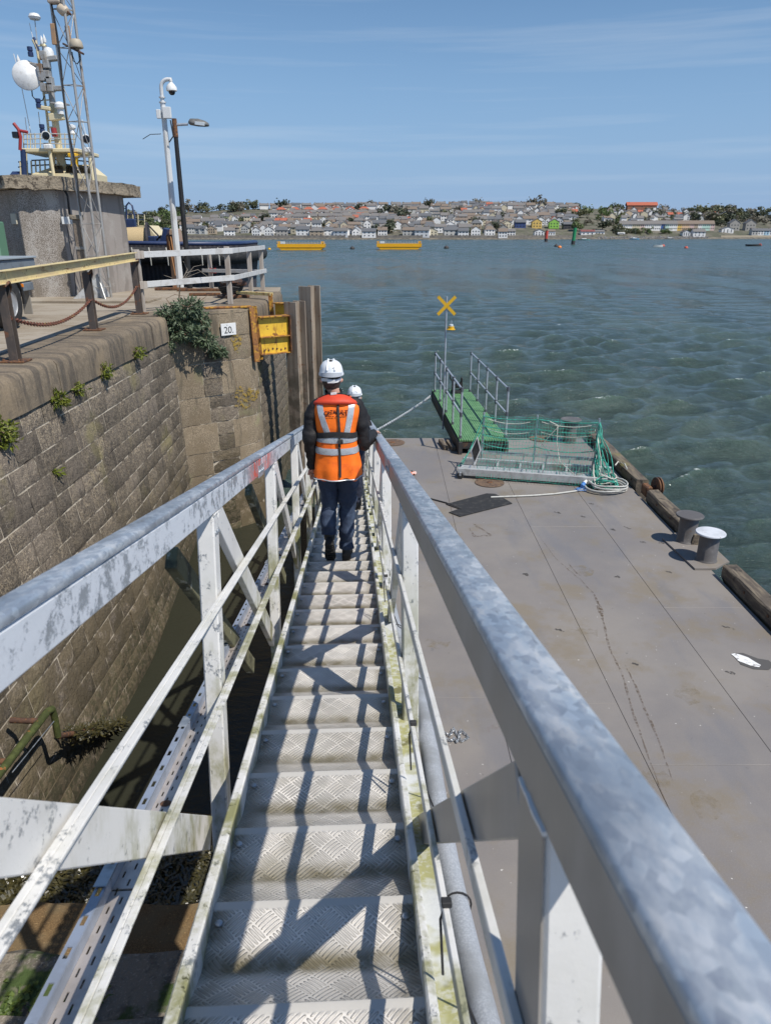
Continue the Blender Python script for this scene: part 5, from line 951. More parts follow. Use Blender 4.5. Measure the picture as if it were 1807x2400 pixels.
a = mz_(150, 24); MB().lathe([(.02, -.12), (.10, -.10), (.12, .0), (.08, .1), (0, .12)], 12, a, (.7, -.3, -.4), cap=False).build('floodlight', mat('flood_tan', (.5, .42, .32), .5), lm, 40); MB().beam(mz_(143, 12), mz_(166, 34), .12, .05, b=.01).build('flood_hood', M_rust, lm); MB().beam(mz_(115, 3), mz_(143, 2), .2, .1, b=.02).build('junction_box', mat('box_tan', (.4, .34, .28), .6), lm)
for sx, sy in ((-.55, -.3), (.25, -.35), (.1, .4)):
    A = V3((b0[0], b0[1], Q + .62)); B = V3((b0[0] + sx, b0[1] + sy, Q + .05)); C_ = V3((b0[0], b0[1], Q + .05)); m = MB(); d = np.cross(B - C_, (0, 0, 1)); d = d / np.linalg.norm(d) * .01; m.add([A - d, B - d, C_ - d, A + d, B + d, C_ + d], [(0, 1, 2), (5, 4, 3), (0, 3, 4, 1), (1, 4, 5, 2), (2, 5, 3, 0)]); m.build('base_gusset', M_alu, lm)
tp0 = onz(219, 700, Q); tpst = thing('concrete_post', 'square brown concrete post standing between the blockhouse and the mast', 'post', (tp0[0], 18.75, Q)); px_ = tp0[0] - .05
MB().box(px_ - .085, px_ + .085, 18.64, 18.82, Q, aty(195, 515, 18.7)[2], .015).build('shaft', mat('brown_concrete', (.25, .20, .155), .9, layers=[L_(s=20, lo=.45, hi=.6, c=(.17, .135, .105))], bump=(40, .5, .01)), tpst); MB().box(px_ - .13, px_ + .13, 18.6, 18.86, aty(195, 515, 18.7)[2] + .002, aty(195, 508, 18.7)[2] + .04, .015).build('cap_block', M_slab, tpst); MB().box(px_ - .1, px_ + .1, 18.62, 18.84, aty(200, 585, 18.7)[2], aty(200, 578, 18.7)[2], .005).build('strap', M_lat, tpst)
# ---- camera pole
M_wpole = mat('white_pole', (.62, .63, .63), .5, layers=[L_(s=4, st=(1, 1, .3), lo=.5, hi=.7, c=(.50, .49, .46))])
cbx, cby = onz(424, 676, Q)[:2]; cp_ = thing('camera_pole', 'white pole with a swan neck and dome security camera', 'security camera', (cbx, cby, Q))
zt_ = aty(378, 240, cby)[2]; ztt = aty(378, 186, cby)[2]
MB().lathe([(.105, 0), (.085, (zt_ - Q) * .5), (.07, zt_ - Q)], 8, (cbx, cby, Q)).build('pole', M_wpole, cp_, 30)
MB().lathe([(.095, -.015), (.095, .015)], 16, (cbx, cby, zt_), cap=True).build('flange', M_wpole, cp_, 40); MB().lathe([(.085, -.015), (.085, .015)], 16, (cbx, cby, zt_ + .12), cap=True).build('flange', M_wpole, cp_, 40)
arc = [(cbx, cby, zt_), (cbx, cby, ztt - .2)] + [(cbx + .2 - .2 * math.cos(a), cby, ztt - .2 + .2 * math.sin(a)) for a in np.linspace(.3, 1.57, 6)] + [(cbx + .28, cby, ztt), (cbx + .28, cby, ztt - .05)]; MB().tube(arc, .05, 10).build('swan_neck', M_wpole, cp_, 60)
dc = (cbx + .28, cby, ztt - .09); MB().lathe([(.0, .08), (.035, .075), (.045, .01), (.09, -.03), (.14, -.10), (.145, -.18), (.13, -.19), (0, -.19)], 20, dc, cap=False).build('housing', M_white, cp_, 40)
MB().lathe([(.09, -.192), (.085, -.24), (.05, -.28), (0, -.29)], 18, dc, cap=False).build('smoked_dome', mat('smoked_glass', (.015, .015, .018), .08), cp_, 40)
zb = aty(385, 268, cby)[2]; MB().box(cbx - .16, cbx - .05, cby - .17, cby - .08, zb - .12, zb + .1, .01).build('equipment_box', M_wbox, cp_); MB().box(cbx + .02, cbx + .24, cby - .19, cby - .08, zb - .12, zb + .16, .01).build('equipment_box', M_wbox, cp_)
MB().tube([(cbx + .2, cby - .12, zb - .16), (cbx + .24, cby - .12, zb - .55), (cbx + .1, cby - .1, zb - .7)], .018, 6).build('cable', M_black, cp_, 60); MB().tube([(cbx - .1, cby - .1, aty(378, 315, cby)[2]), (cbx - .4, cby - .1, aty(365, 316, cby)[2]), (cbx - .62, cby - .1, aty(356, 327, cby)[2])], .01, 5).build('loose_wire', M_black, cp_, 60)
rp_ = onz(421, 672, Q); rt = thing('rusty_stub_post', 'short rusty steel post with hanging ropes at the camera pole', 'post', (rp_[0], rp_[1], Q)); zr_ = aty(405, 554, rp_[1])[2]
MB().box(rp_[0] - .12, rp_[0] + .12, rp_[1] - .3, rp_[1] - .18, Q, zr_, .01).build('shaft', mat('rust_pale', (.34, .23, .15), .8, layers=[L_(s=4, st=(3, 3, .4), lo=.48, hi=.6, c=(.26, .10, .04))], bump=(20, .4, .01)), rt); MB().box(rp_[0] - .16, rp_[0] + .16, rp_[1] - .36, rp_[1] - .14, zr_ - .5, zr_ + .05, .03).build('head', M_rust, rt)
for k in range(3): MB().tube([(rp_[0] - .1 + .09 * k, rp_[1] - .38, zr_), (rp_[0] - .05 + .08 * k, rp_[1] - .4, zr_ - .4), (rp_[0] + .02 + .05 * k, rp_[1] - .38, zr_ - 1.1)], .02, 6).build('rope', mat('orange_rope', (.40, .20, .09), .8), rt, 60)
# ---- street lamp
M_lampb = mat('black_lamp_post', (.012, .012, .013), .55, layers=[L_(s=6, lo=.5, hi=.7, c=(.03, .028, .026))])
lbx, lby = onz(446, 680, Q)[:2]; lp = thing('lamp_post', 'black lamp post with a rust brown collar and a grey flat lantern', 'street lamp', (lbx, lby, Q)); zl_ = aty(407, 278, lby)[2]
MB().lathe([(.085, 0), (.075, 1.2), (.06, zl_ - Q - .45)], 12, (lbx, lby, Q)).build('column', M_lampb, lp, 40); MB().lathe([(.07, -.45), (.065, 0)], 12, (lbx, lby, zl_)).build('top_sleeve', M_rust, lp, 40)
e = aty(441, 291, lby); MB().tube([(lbx, lby, zl_ - .15), tuple(e)], .035, 8).build('bracket_arm', M_tube, lp, 60)
h0, h1 = aty(443, 288, lby), aty(490, 294, lby); d = V3(h1) - V3(h0); lnn = np.linalg.norm(d); d /= lnn; rings = []
for t, w, hh in ((0, .06, .05), (.08, .13, .11), (.45, .16, .13), (.8, .15, .10), (.97, .10, .06), (1, .05, .03)):
    c = V3(h0) + d * lnn * t; zv = np.cross((0, 1, 0), d); zv = zv if zv[2] > 0 else -zv; rings.append([c + V3((0, 1, 0)) * w * math.cos(a) + zv * hh * (math.sin(a) if math.sin(a) > 0 else .45 * math.sin(a)) for a in np.linspace(0, 6.28, 13)[:-1]])
MB().loft(rings).build('lantern', mat('lantern_grey', (.13, .13, .125), .5, layers=[L_(s=9, lo=.5, hi=.65, c=(.19, .185, .17))]), lp, 50); MB().obox(V3(h0) + d * lnn * .62 + (0, -.165, -.0), d, (0, 1, 0), np.cross(d, (0, 1, 0)), .13, .012, .04, .004).build('lantern_glass', M_glass, lp)
# ---- parked trailer, only its rear corner in view
M_tg = mat('trailer_grey', (.16, .19, .22), .5, layers=[L_(s=6, lo=.5, hi=.7, c=(.11, .125, .14))]); tx = aty(64, 606, 14.0)
tr = thing('flatbed_trailer', 'grey flatbed trailer parked at the left edge with its wheel behind the barrier', 'trailer', (-7.2, 13.2, Q))
z1_ = aty(60, 606, 14.0)[2]; z0_ = aty(64, 628, 14.0)[2]; MB().box(-9.5, tx[0], 12.6, 14.3, z0_ - .05, z1_, .015).build('side_board', M_tg, tr); MB().box(-9.5, tx[0] + .03, 12.57, 14.33, z1_ + .003, z1_ + .04, .01).build('top_rim', mat('trailer_rim', (.3, .34, .37), .4), tr)
bx1 = aty(74, 670, 14.2)[0]; zb1 = aty(60, 661, 14.2)[2]; zb0 = aty(60, 680, 14.2)[2]; MB().box(-8, bx1, 13.9, 14.3, zb0, zb1, .012).build('bumper', M_tg, tr); c = aty(52, 669, 13.88); MB().box(c[0] - .03, c[0] + .03, 13.87, 13.895, c[2] - .03, c[2] + .03, .003).build('orange_marker', mat('orange_reflector', (.8, .25, .02), .3), tr)
for k in range(3): MB().tube([(bx1 - .12 - .1 * k, 13.95, zb0), (bx1 - .13 - .1 * k, 13.93, zb0 - .12)], [.012, .024], 6).build('rope_hook', M_white, tr, 60)
p = aty(75, 700, 14.3); MB().box(p[0] - .14, p[0] + .02, 14.2, 14.23, Q + .1, zb0 + .02, .004).build('mudflap', mat('mudflap_grey', (.25, .23, .2), .7), tr)
wc = (aty(8, 735, 12.6)[0] - .02, 12.75, Q + .42)
w_ = MB().lathe([(.22, -.12), (.36, -.13), (.41, -.10), (.42, 0), (.41, .10), (.36, .13), (.22, .12)], 32, wc, (1, 0, 0), cap=False).build('tyre', M_black, tr, 40); MB().lathe([(.0, .02), (.1, .03), (.12, .09), (.22, .10), (.225, .12), (.225, -.1), (0, -.1)], 24, wc, (1, 0, 0), cap=False).build('rim', mat('rim_silver', (.45, .46, .47), .4, .5), w_, 40)
MB().box(-9, tx[0] - .25, 12.8, 14.2, z0_ - .3, z0_ - .05, .02).build('chassis', M_hull, tr); MB().tube([(wc[0] + .12, 12.75 + .47 * math.cos(a), wc[2] + .47 * math.sin(a)) for a in np.linspace(-.1, 3.24, 14)], .03, 6).build('mudguard', M_black, tr, 60)
# ================================================================== TUG
M_cream = mat('cream_paint', (.66, .57, .36), .5, layers=[L_(s=3, st=(1, 1, .4), lo=.58, hi=.68, c=(.42, .31, .18), amt=.6)]); M_navy = mat('navy_paint', (.018, .035, .10), .45, layers=[L_(s=4, lo=.5, hi=.7, c=(.03, .05, .12))]); M_fend = mat('fender_black', (.02, .02, .021), .8, layers=[L_(s=8, lo=.5, hi=.65, c=(.045, .042, .04))], bump=(12, .5, .03))
M_hullt = mat('tug_hull', (.028, .025, .03), .7, layers=[L_(k='wave', s=2.2, st=(1, .0, .0), dist=1, lo=.4, hi=.8, c=(.055, .05, .055))], bump=(10, .3, .03)); M_win = mat('dark_window', (.01, .012, .016), .06); M_redm = mat('monitor_red', (.30, .03, .03), .5)
tg = thing('tugboat', 'tugboat with a cream mast and navy hull moored beyond the quay', 'tugboat', (-14, 28, 0))
YT = 25.0; zr1 = aty(400, 572, YT)[2]
pln = [(-27, 25.0), (-9, 25.0), (-6.6, 25.12), (-5.45, 25.6), (-5.0, 26.5), (-4.95, 28), (-4.95, 30), (-5.4, 32), (-7, 33), (-27, 33)]
def hullring(z, off): 
    c = V3((-15, 29)); return [((p[0] + off * (1 if p[0] > -9 else 0)), (p[1] + off * (-1 if p[1] < 28 else 1)), z + .012 * max(0, -6 - p[0]) ** 1.15 * (z > 5)) for p in pln]
MB().loft([hullring(-1, -.3), hullring(4.9, -.1), hullring(zr1 - .5, 0), hullring(zr1 - .06, 0)], cap=False).build('hull', M_hullt, tg); MB().loft([hullring(zr1 - .4, -.35), hullring(zr1 - .38, -.36)]).build('deck', M_navy, tg)
MB().tube([V3(p) + (0, 0, 0) for p in hullring(zr1 - .0, -.05)[:8]], .07, 8).build('bulwark_rail', M_navy, tg, 60); MB().tube([V3(p) + (.12, -.14, 0) for p in hullring(zr1 - .38, 0)[:8]], .26, 12).build('rubber_fender', M_fend, tg, 60)
for k in range(8): p = hullring(zr1 - .38, 0)[1]; x = -9.2 + k * .55; MB().tube([(x, 24.62 + .02, zr1 - .38 + .28), (x + .04, 24.58, zr1 - .38), (x + .02, 24.66, zr1 - .64)], .02, 5).build('fender_strap', M_rope, tg, 60)
zk = aty(320, 500, 26.5)[2]; z5 = aty(320, 552, 26.5)[2]
MB().prism([(-14.5, z5 - .6), (aty(362, 552, 26.5)[0], z5 - .6), (aty(362, 552, 26.5)[0], z5), (aty(345, 533, 26.5)[0], aty(340, 528, 26.5)[2]), (-14.5, aty(300, 528, 26.5)[2])], (0, 27.9, 0), (1, 0, 0), (0, 0, 1), 1.3).build('after_house', M_cream, tg)
for x in (288, 300, 313, 325, 340): a = aty(x, 528, 26.6); MB().tube([a, aty(x - 1, 502, 26.6)], .022, 6).build('rail_post', M_cream, tg, 60)
for y in (502, 515): MB().tube([aty(285, y, 26.6), aty(341, y, 26.6)], .018, 6).build('guard_rail', M_navy, tg, 60)
a = aty(308, 520, 26.3); MB().box(a[0] - .16, a[0] + .16, 26.2, 26.4, a[2] - .25, a[2] + .1, .03).build('control_stand', M_navy, tg); MB().tube([a + (-.14, 0, .1), a + (-.1, 0, .5), a + (0, 0, .6), a + (.1, 0, .5), a + (.14, 0, .1)], .03, 6).build('control_hoop', M_navy, tg, 60)
wcn = aty(312, 568, 25.9); wx = MB().lathe([(.0, -.55), (.62, -.55), (.62, -.48), (.34, -.46), (.34, .46), (.62, .48), (.62, .55), (0, .55)], 26, wcn, (1, .2, 0), cap=False).build('winch_drum', M_hullt, tg, 40); MB().lathe([(.36, -.3), (.46, -.28), (.48, .1), (.46, .42), (.36, .44)], 20, wcn + (.05, 0, 0), (1, .2, 0)).build('winch_rope', mat('tow_rope', (.58, .45, .25), .8, layers=[L_(k='wave', s=14, st=(1, 0, 0), lo=.3, hi=.7, c=(.38, .28, .15))], bump=(80, .6, .02)), wx, 40)
MB().box(aty(345, 560, 25.9)[0], aty(362, 560, 25.9)[0] + .1, 25.7, 26.6, zr1 - .4, aty(345, 553, 25.9)[2], .03).build('winch_housing', M_navy, tg)
a = aty(385, 573, 25.6); b_ = aty(393, 535, 25.6); MB().beam(a, b_, .5, .14, up=(1, 0, 0), b=.02).build('towing_bitt', M_navy, tg); a = aty(416, 573, 25.9); b_ = aty(410, 537, 25.9); MB().beam(a, b_, .5, .3, up=(1, 0, 0), b=.02).build('towing_bitt', mat('bronze_worn', (.40, .27, .18), .5), tg)
for (x0, y0, x1, y1) in ((341, 520, 382, 563), (362, 570, 378, 552)): MB().tube([aty(x0, y0, 26.0), aty(x1, y1, 25.7)], .025, 6).build('stay', M_black, tg, 60)
# superstructure seen over the blockhouse roof
YM = 29.0; A_ = lambda x, y, Y=YM: aty(x, y, Y)
def tb(name, pts, r, m_, n=6): return MB().tube([A_(*p) if len(p) == 2 else A_(*p) for p in pts], r, n).build(name, m_, tg, 60)
wh0, wh1 = A_(112, 440), A_(230, 440); zt0 = A_(160, 386)[2]; zt1 = A_(160, 391)[2]
MB().loft([[(wh0[0] - .1, 28, 6.0), (wh1[0] + .1, 28, 6.0), (wh1[0] + .1, 29.7, 6.0), (wh0[0] - .1, 29.7, 6.0)], [(A_(100, 412)[0], 28.2, A_(100, 411)[2]), (A_(238, 412)[0], 28.2, A_(238, 411)[2]), (A_(238, 412)[0], 29.6, A_(238, 411)[2]), (A_(100, 412)[0], 29.6, A_(100, 411)[2])], [(A_(130, 393)[0], 28.9, zt1), (A_(214, 393)[0], 28.9, zt1), (A_(214, 393)[0], 29.55, zt1), (A_(130, 393)[0], 29.55, zt1)], [(A_(135, 391)[0], 29, zt0), (A_(208, 391)[0], 29, zt0), (A_(208, 391)[0], 29.5, zt0), (A_(135, 391)[0], 29.5, zt0)]]).build('wheelhouse', M_cream, tg)
def wpane(q):
    P = [A_(x, y, Y) for x, y, Y in q]; n = np.cross(P[1] - P[0], P[3] - P[0]); n /= np.linalg.norm(n); n = n if n[1] < 0 else -n; MB().add([p + n * .09 for p in P] + [p + n * .0 for p in P], [(0, 1, 2, 3), (0, 4, 5, 1), (1, 5, 6, 2), (2, 6, 7, 3), (3, 7, 4, 0)]).build('window', M_win, tg)
for (a, b_, c, d) in ((125, 152, 128, 149), (158, 186, 157, 181), (192, 228, 187, 209)): wpane(((a, 410, 28.25), (b_, 410, 28.25), (d, 394, 28.78), (c, 394, 28.78)))
MB().box(A_(20, 405)[0], A_(52, 405)[0], 29, 31, 7.5, A_(36, 401)[2], .2).build('funnel_top', M_navy, tg)
# lower guard rails
for y, x0, x1 in ((376, 75, 222), (388, 75, 222), (380, 44, 66), (392, 44, 66)): tb('guard_rail', [(x0, y), ((x0 + x1) / 2, y - 3), (x1, y + 4)], .025, M_navy)
for x in (50, 58, 66, 76, 86, 96, 108, 122, 200, 212, 220): tb('stanchion', [(x, 412), (x - 2, 377)], .028, M_cream)
# upper platform
a, b_ = A_(48, 352, 28.2), A_(183, 346, 28.2); MB().obox(((a[0] + b_[0]) / 2, 29.2, a[2]), (1, 0, 0), (0, 1, 0), (0, 0, 1), (b_[0] - a[0]) / 2, 1.0, .06, .02).build('upper_platform', M_cream, tg)
for x in (53, 61, 118, 127, 135, 146): tb('platform_post', [(x + 3, 412), (x, 354)], .05, M_cream)
for y in (313, 324, 336): tb('guard_rail', [(56, y + 2, 28.3), (110, y, 28.3), (178, y + 2, 28.3)], .02, M_alu)
for x in (57, 66, 73, 84, 96, 120, 144, 154, 165, 175): tb('stanchion', [(x, 350, 28.3), (x - 1, 312, 28.3)], .02, M_cream)
# main mast
tb('mast_column', [(150, 390), (139, 345), (125, 245)], .12, M_cream, 10); tb('mast_column', [(125, 245), (107, 110)], .105, M_lat, 10); tb('mast_pole', [(119, 345), (110, 262), (85, 95)], .045, M_cream, 8); tb('mast_pole', [(107, 110), (98, 60 + 42)], .075, M_cream, 8)
tb('mast_pole', [(91, 118), (78, 93)], .05, M_cream, 8); tb('topmast', [(91, 118), (80, 88)], .05, M_navy, 8)
for k in range(15):
    t = k / 14; xl, xr, y = 118 - 33 * t, 136 - 30 * t, 330 - 222 * t; tb('ladder_rung', [(xl, y), (xr, y - 1)], .022, M_cream)
tb('whip_aerial', [(90, 112), (82, 42)], .018, M_alu); tb('whip_aerial', [(84, 115), (70, 54)], .012, M_white); MB().lathe([(.0, -.07), (.16, -.07), (.2, 0), (.15, .09), (0, .13)], 16, A_(82, 40), cap=False).build('gps_dome', M_white, tg, 40)
for x, y, x2, y2 in ((51, 200, 84, 365), (33, 126, 42, 158), (60, 275, 64, 310), (91, 262, 98, 320), (193, 280, 206, 330)): tb('whip_aerial', [(x2, y2), (x, y)], .014, M_white)
dsh = A_(65, 178, 28.6); MB().lathe([(0, -.02), (.30, -.0), (.46, .05), (.47, .06), (.44, .10), (0, .16)], 36, dsh, (.25, -.95, .12), cap=False).build('dish_radome', M_white, tg, 50); MB().lathe([(.12, -.3), (.2, -.02)], 14, dsh, (.25, -.95, .12)).build('dish_mount', M_lat, tg, 40)
MB().lathe([(.15, -.22), (.17, -.1), (.17, .05), (.12, .15), (0, .19)], 18, A_(115, 125, 28.8), cap=False).build('satellite_dome', M_white, tg, 40); MB().lathe([(.1, -.2), (.1, -.05), (.17, .0), (.17, .1), (.1, .18), (0, .2)], 16, A_(142, 253, 28.6), cap=False).build('satellite_dome', M_white, tg, 40)
MB().lathe([(.11, -.18), (.07, -.06), (.13, .0), (.13, .08), (0, .12)], 14, A_(170, 300, 28.6), cap=False).build('nav_lamp', M_white, tg, 40)
for x0, y0, x1, y1, w in ((48, 148, 90, 153, .1), (89, 251, 122, 256, .12), (118, 276, 150, 272, .22), (105, 140, 137, 136, .14), (117, 208, 150, 207, .14), (122, 242, 162, 245, .05)): MB().beam(A_(x0, y0, 28.7), A_(x1, y1, 28.7), .25, w, b=.02).build('mast_bracket', M_cream if y0 > 245 else M_lat, tg)
for x, y in ((44, 140), (105, 92), (99, 95)): MB().lathe([(.05, -.1), (.06, 0), (.0, .16)], 10, A_(x, y, 28.7), cap=False).build('gps_dome', M_white, tg, 40)
for x, y in ((72, 121), (91, 242), (100, 302)): MB().lathe([(.09, -.14), (.09, -.02), (.06, .0), (.09, .03), (.09, .14)], 10, A_(x, y, 28.6)).build('horn', M_navy, tg, 40)
for (x, y, s_) in ((109, 318, 1.), (203, 326, 1.)):
    c = A_(x, y, 28.0); MB().lathe([(.07, -.2), (.145, -.12), (.15, .1), (.14, .115)], 22, c, (.35, -.93, -.1)).build('searchlight', M_white, tg, 40); MB().lathe([(.0, .12), (.12, .12), (.12, .125), (0, .13)], 20, c, (.35, -.93, -.1), cap=False).build('searchlight_lens', M_win, tg, 40); MB().box(c[0] - .13, c[0] + .13, c[1] - .08, c[1] + .18, c[2] - .42, c[2] - .26, .03).build('searchlight_base', M_white, tg); MB().tube([(c[0], c[1] + .1, c[2] - .42), (c[0] + .03, c[1] + .1, c[2] - 1.6)], .06, 8).build('searchlight_post', M_cream, tg, 60)
tb('fire_monitor', [(48, 352, 28.1), (49, 320, 28.1), (44, 303, 28.1), (33, 289, 28.1)], .055, M_redm, 10); tb('fire_monitor', [(46, 306, 28.1), (66, 310, 28.1)], .05, M_redm, 8); MB().box(*(A_(32, 318, 28.1)[0], A_(45, 318, 28.1)[0]), 28, 28.25, A_(40, 324, 28.1)[2], A_(40, 309, 28.1)[2], .02).build('floodlight', M_win, tg)
tb('hydrant_pipe', [(58, 410, 28.2), (55, 350, 28.2)], .09, M_navy, 10); tb('fire_monitor', [(176, 390, 28.2), (175, 365, 28.2)], .13, M_yel, 10); MB().box(A_(164, 365, 28.2)[0], A_(184, 365, 28.2)[0], 28, 28.4, A_(170, 370, 28.2)[2], A_(170, 360, 28.2)[2], .03).build('monitor_head', M_yel, tg)
tb('cable_loop', [(75, 205, 28.6), (77, 225, 28.6), (88, 238, 28.6), (101, 235, 28.6), (105, 225, 28.6)], .02, M_black); tb('mast_box', [(130, 320, 28.4), (126, 300, 28.4)], .1, M_redm, 8)
for x, y in ((100, 180), (112, 176), (118, 190), (96, 160), (104, 205), (120, 205), (110, 150), (102, 130)): MB().box(*(lambda c: (c[0] - .1, c[0] + .1, 28.5, 28.75, c[2] - .13, c[2] + .13))(A_(x, y, 28.6)), .015).build('mast_fitting', M_lat, tg)
# ================================================================== FAR SHORE
SKX = [-200, 280, 430, 600, 700, 900, 1000, 1100, 1250, 1350, 1450, 1550, 1650, 1807, 2000]; SKY_ = [506, 503, 499, 489, 488, 486, 486, 484, 485, 488, 491, 494, 499, 505, 507]
def Ysh(xt): return 862 + max(0, xt - 1150) * .14
DEEP = 340.
def town(xt, t):
    Y = Ysh(xt) + 12 + DEEP * t; zr = aty(903, float(np.interp(xt, SKX, SKY_)), Ysh(xt) + 12 + DEEP)[2]
    tt = np.clip(t, -.2, 1); z = 2.2 + (zr - 2.2) * (tt ** .93 if tt > 0 else 0) if t >= 0 else 2.2 + t * 60
    if t > 1: z = zr - (t - 1) * 14
    X = aty(xt, 547, Y)[0]; return np.array([X, Y, z])
nx_, ts = 110, [-.06, -.03, -.012, 0, .02, .05, .1, .16, .22, .3, .38, .46, .54, .62, .7, .78, .86, .94, 1, 1.1, 1.3]; vs = []
g = np.random.default_rng(3)
for i in range(nx_ + 1):
    xt = -500 + 2900 * i / nx_
    for t in ts: p = town(xt, t); p[2] += (.8 * g.normal() if t > .03 else 0); vs.append(p)
m = MB(); K = len(ts); m.add(vs, [(i * K + j, (i + 1) * K + j, (i + 1) * K + j + 1, i * K + j + 1) for i in range(nx_) for j in range(K - 1)])
def ter_mat():
    b = NB('hillside'); p = b.coord('P'); z = b.sep(p)[2]; n = b.noise(p, .05, 5, .65); n2 = b.noise(p, .25, 4, .6)
    c = b.mix(b.ramp(n, .42, .58), (.085, .085, .055, 1), (.15, .135, .105, 1)); c = b.mix(b.ramp(n2, .58, .66), c, (.10, .125, .055, 1)); c = b.mix(b.ramp(n2, .42, .34), c, (.045, .05, .028, 1))
    sh = b.ramp(z, 2.6, 2.0); c = b.mix(sh, c, b.mix(b.ramp(b.noise(p, .3, 4), .4, .6), (.075, .07, .06, 1), (.19, .165, .125, 1))); b.set(b.b.inputs['Base Color'], c); b.b.inputs['Roughness'].default_value = .95; return b.m
tag(m.build('far_hillside', ter_mat(), None, 60), 'far hillside across the water', kind='structure')
# sea wall and road along the front
M_sw = mat('far_sea_wall', (.22, .20, .175), .9, layers=[L_(s=.3, lo=.45, hi=.6, c=(.15, .135, .12))]); M_rd = mat('far_road', (.10, .10, .10), .9); M_rock = mat('rock_armour', (.22, .215, .21), .9, layers=[L_(s=.4, lo=.4, hi=.6, c=(.12, .115, .11))])
def strip(x0, x1, t, dz0, dz1, dy, name, m_, lb, n=30):
    rings = []
    for i in range(n + 1): p = town(x0 + (x1 - x0) * i / n, t); rings.append([(p[0], p[1], p[2] + dz0), (p[0], p[1] + dy, p[2] + dz0), (p[0], p[1] + dy, p[2] + dz1), (p[0], p[1], p[2] + dz1)])
    return tag(MB().loft(rings).build(name, m_), lb, 'wall')
strip(250, 1390, -.008, -1.5, 2.6, 1.2, 'sea_wall', M_sw, 'long grey stone sea wall along the far waterfront'); strip(1690, 1850, -.006, -1.5, 2.2, 1.2, 'sea_wall', mat('pale_sea_wall', (.42, .36, .27), .9), 'short pale sea wall at the right end of the far shore', 8)
g = np.random.default_rng(12); m = MB()
for k in range(420):
    p = town(g.uniform(1400, 1660), g.uniform(-.03, .008)); s_ = g.uniform(.6, 1.5); v_ = [p + g.normal(size=3) * .15 * s_ + V3(q) * s_ * g.uniform(.7, 1.2) for q in ((1, 0, 0), (-1, 0, 0), (0, 1, 0), (0, -1, 0), (0, 0, 1), (0, 0, -1))]
    m.add(v_, [(0, 2, 4), (2, 1, 4), (1, 3, 4), (3, 0, 4), (2, 0, 5), (1, 2, 5), (3, 1, 5), (0, 3, 5)])
tag(m.build('rock_armour', M_rock), 'grey boulders of rock armour along the far shore', kind='stuff')
# ---- houses
def mw(n, c): return mat('wall_' + n, c, .85, layers=[L_(s=.6, lo=.5, hi=.7, c=tuple(x * .8 for x in c))])
WALL = {'white': mw('white', (.80, .79, .77)), 'cream': mw('cream', (.62, .55, .40)), 'grey': mw('grey', (.36, .34, .31)), 'tan': mw('tan', (.42, .34, .25)), 'pale grey': mw('pgrey', (.52, .51, .48)), 'pink': mw('pink', (.66, .48, .45)), 'blue': mw('blue', (.06, .13, .36)), 'yellow': mw('yellow', (.70, .48, .14)), 'green': mw('green', (.28, .55, .10)), 'navy': mw('navy', (.04, .07, .19)), 'pale blue': mw('pblue', (.44, .62, .74)), 'brick': mw('brick', (.30, .14, .09)), 'mint': mw('mint', (.50, .68, .60)), 'peach': mw('peach', (.70, .50, .33)), 'sky blue': mw('skyblue', (.24, .38, .72)), 'black': mw('blk', (.06, .06, .065))}
ROOF = {'grey': mat('roof_grey', (.17, .16, .155), .85, layers=[L_(s=.5, lo=.45, hi=.65, c=(.17, .16, .15))]), 'brown': mat('roof_brown', (.19, .15, .12), .85, layers=[L_(s=.5, lo=.45, hi=.65, c=(.2, .155, .12))]), 'slate': mat('roof_slate', (.11, .115, .125), .75, layers=[L_(s=.5, lo=.45, hi=.65, c=(.12, .125, .135))]), 'red': mat('roof_red', (.42, .12, .07), .85, layers=[L_(s=.5, lo=.45, hi=.65, c=(.34, .1, .06))]), 'maroon': mat('roof_maroon', (.20, .07, .065), .85)}
M_hwin = mat('house_window', (.03, .035, .045), .15); M_chim = mat('chimney', (.24, .17, .13), .9)
def uni(mb, n): me = mb.mesh(n); me.materials.append(M_chim); return me
wallA = MB().add([(-.5, -.5, 0), (.5, -.5, 0), (.5, .5, 0), (-.5, .5, 0), (-.5, -.5, 1), (.5, -.5, 1), (.5, .5, 1), (-.5, .5, 1), (-.5, 0, 1.38), (.5, 0, 1.38)], [(0, 1, 5, 4), (1, 2, 6, 9, 5), (2, 3, 7, 6), (3, 0, 4, 8, 7)])
wallB = MB().add([(-.5, -.5, 0), (.5, -.5, 0), (.5, .5, 0), (-.5, .5, 0), (-.5, -.5, 1), (.5, -.5, 1), (.5, .5, 1), (-.5, .5, 1), (0, -.5, 1.42), (0, .5, 1.42)], [(0, 1, 5, 8, 4), (1, 2, 6, 5), (2, 3, 7, 9, 6), (3, 0, 4, 7)])
def slabs(e): 
    mb = MB(); AP = 1.41 if e == 'A' else 1.45
    for s_ in (-1, 1):
        a = [(-.53, s_ * .57, .93), (.53, s_ * .57, .93), (.53, 0, AP), (-.53, 0, AP)]; b_ = [(x, y, z + .07) for x, y, z in a]; mb.add(a + b_, [(0, 1, 2, 3)[::s_], (4, 5, 6, 7)[::-s_], (0, 4, 5, 1), (1, 5, 6, 2), (3, 7, 4, 0)])
    if e == 'B': mb.v = [(y, x, z) for x, y, z in mb.v]
    return mb
MEW = {'A': uni(wallA, 'wall'), 'B': uni(wallB, 'wall')}; MER = {'A': uni(slabs('A'), 'roof'), 'B': uni(slabs('B'), 'roof')}
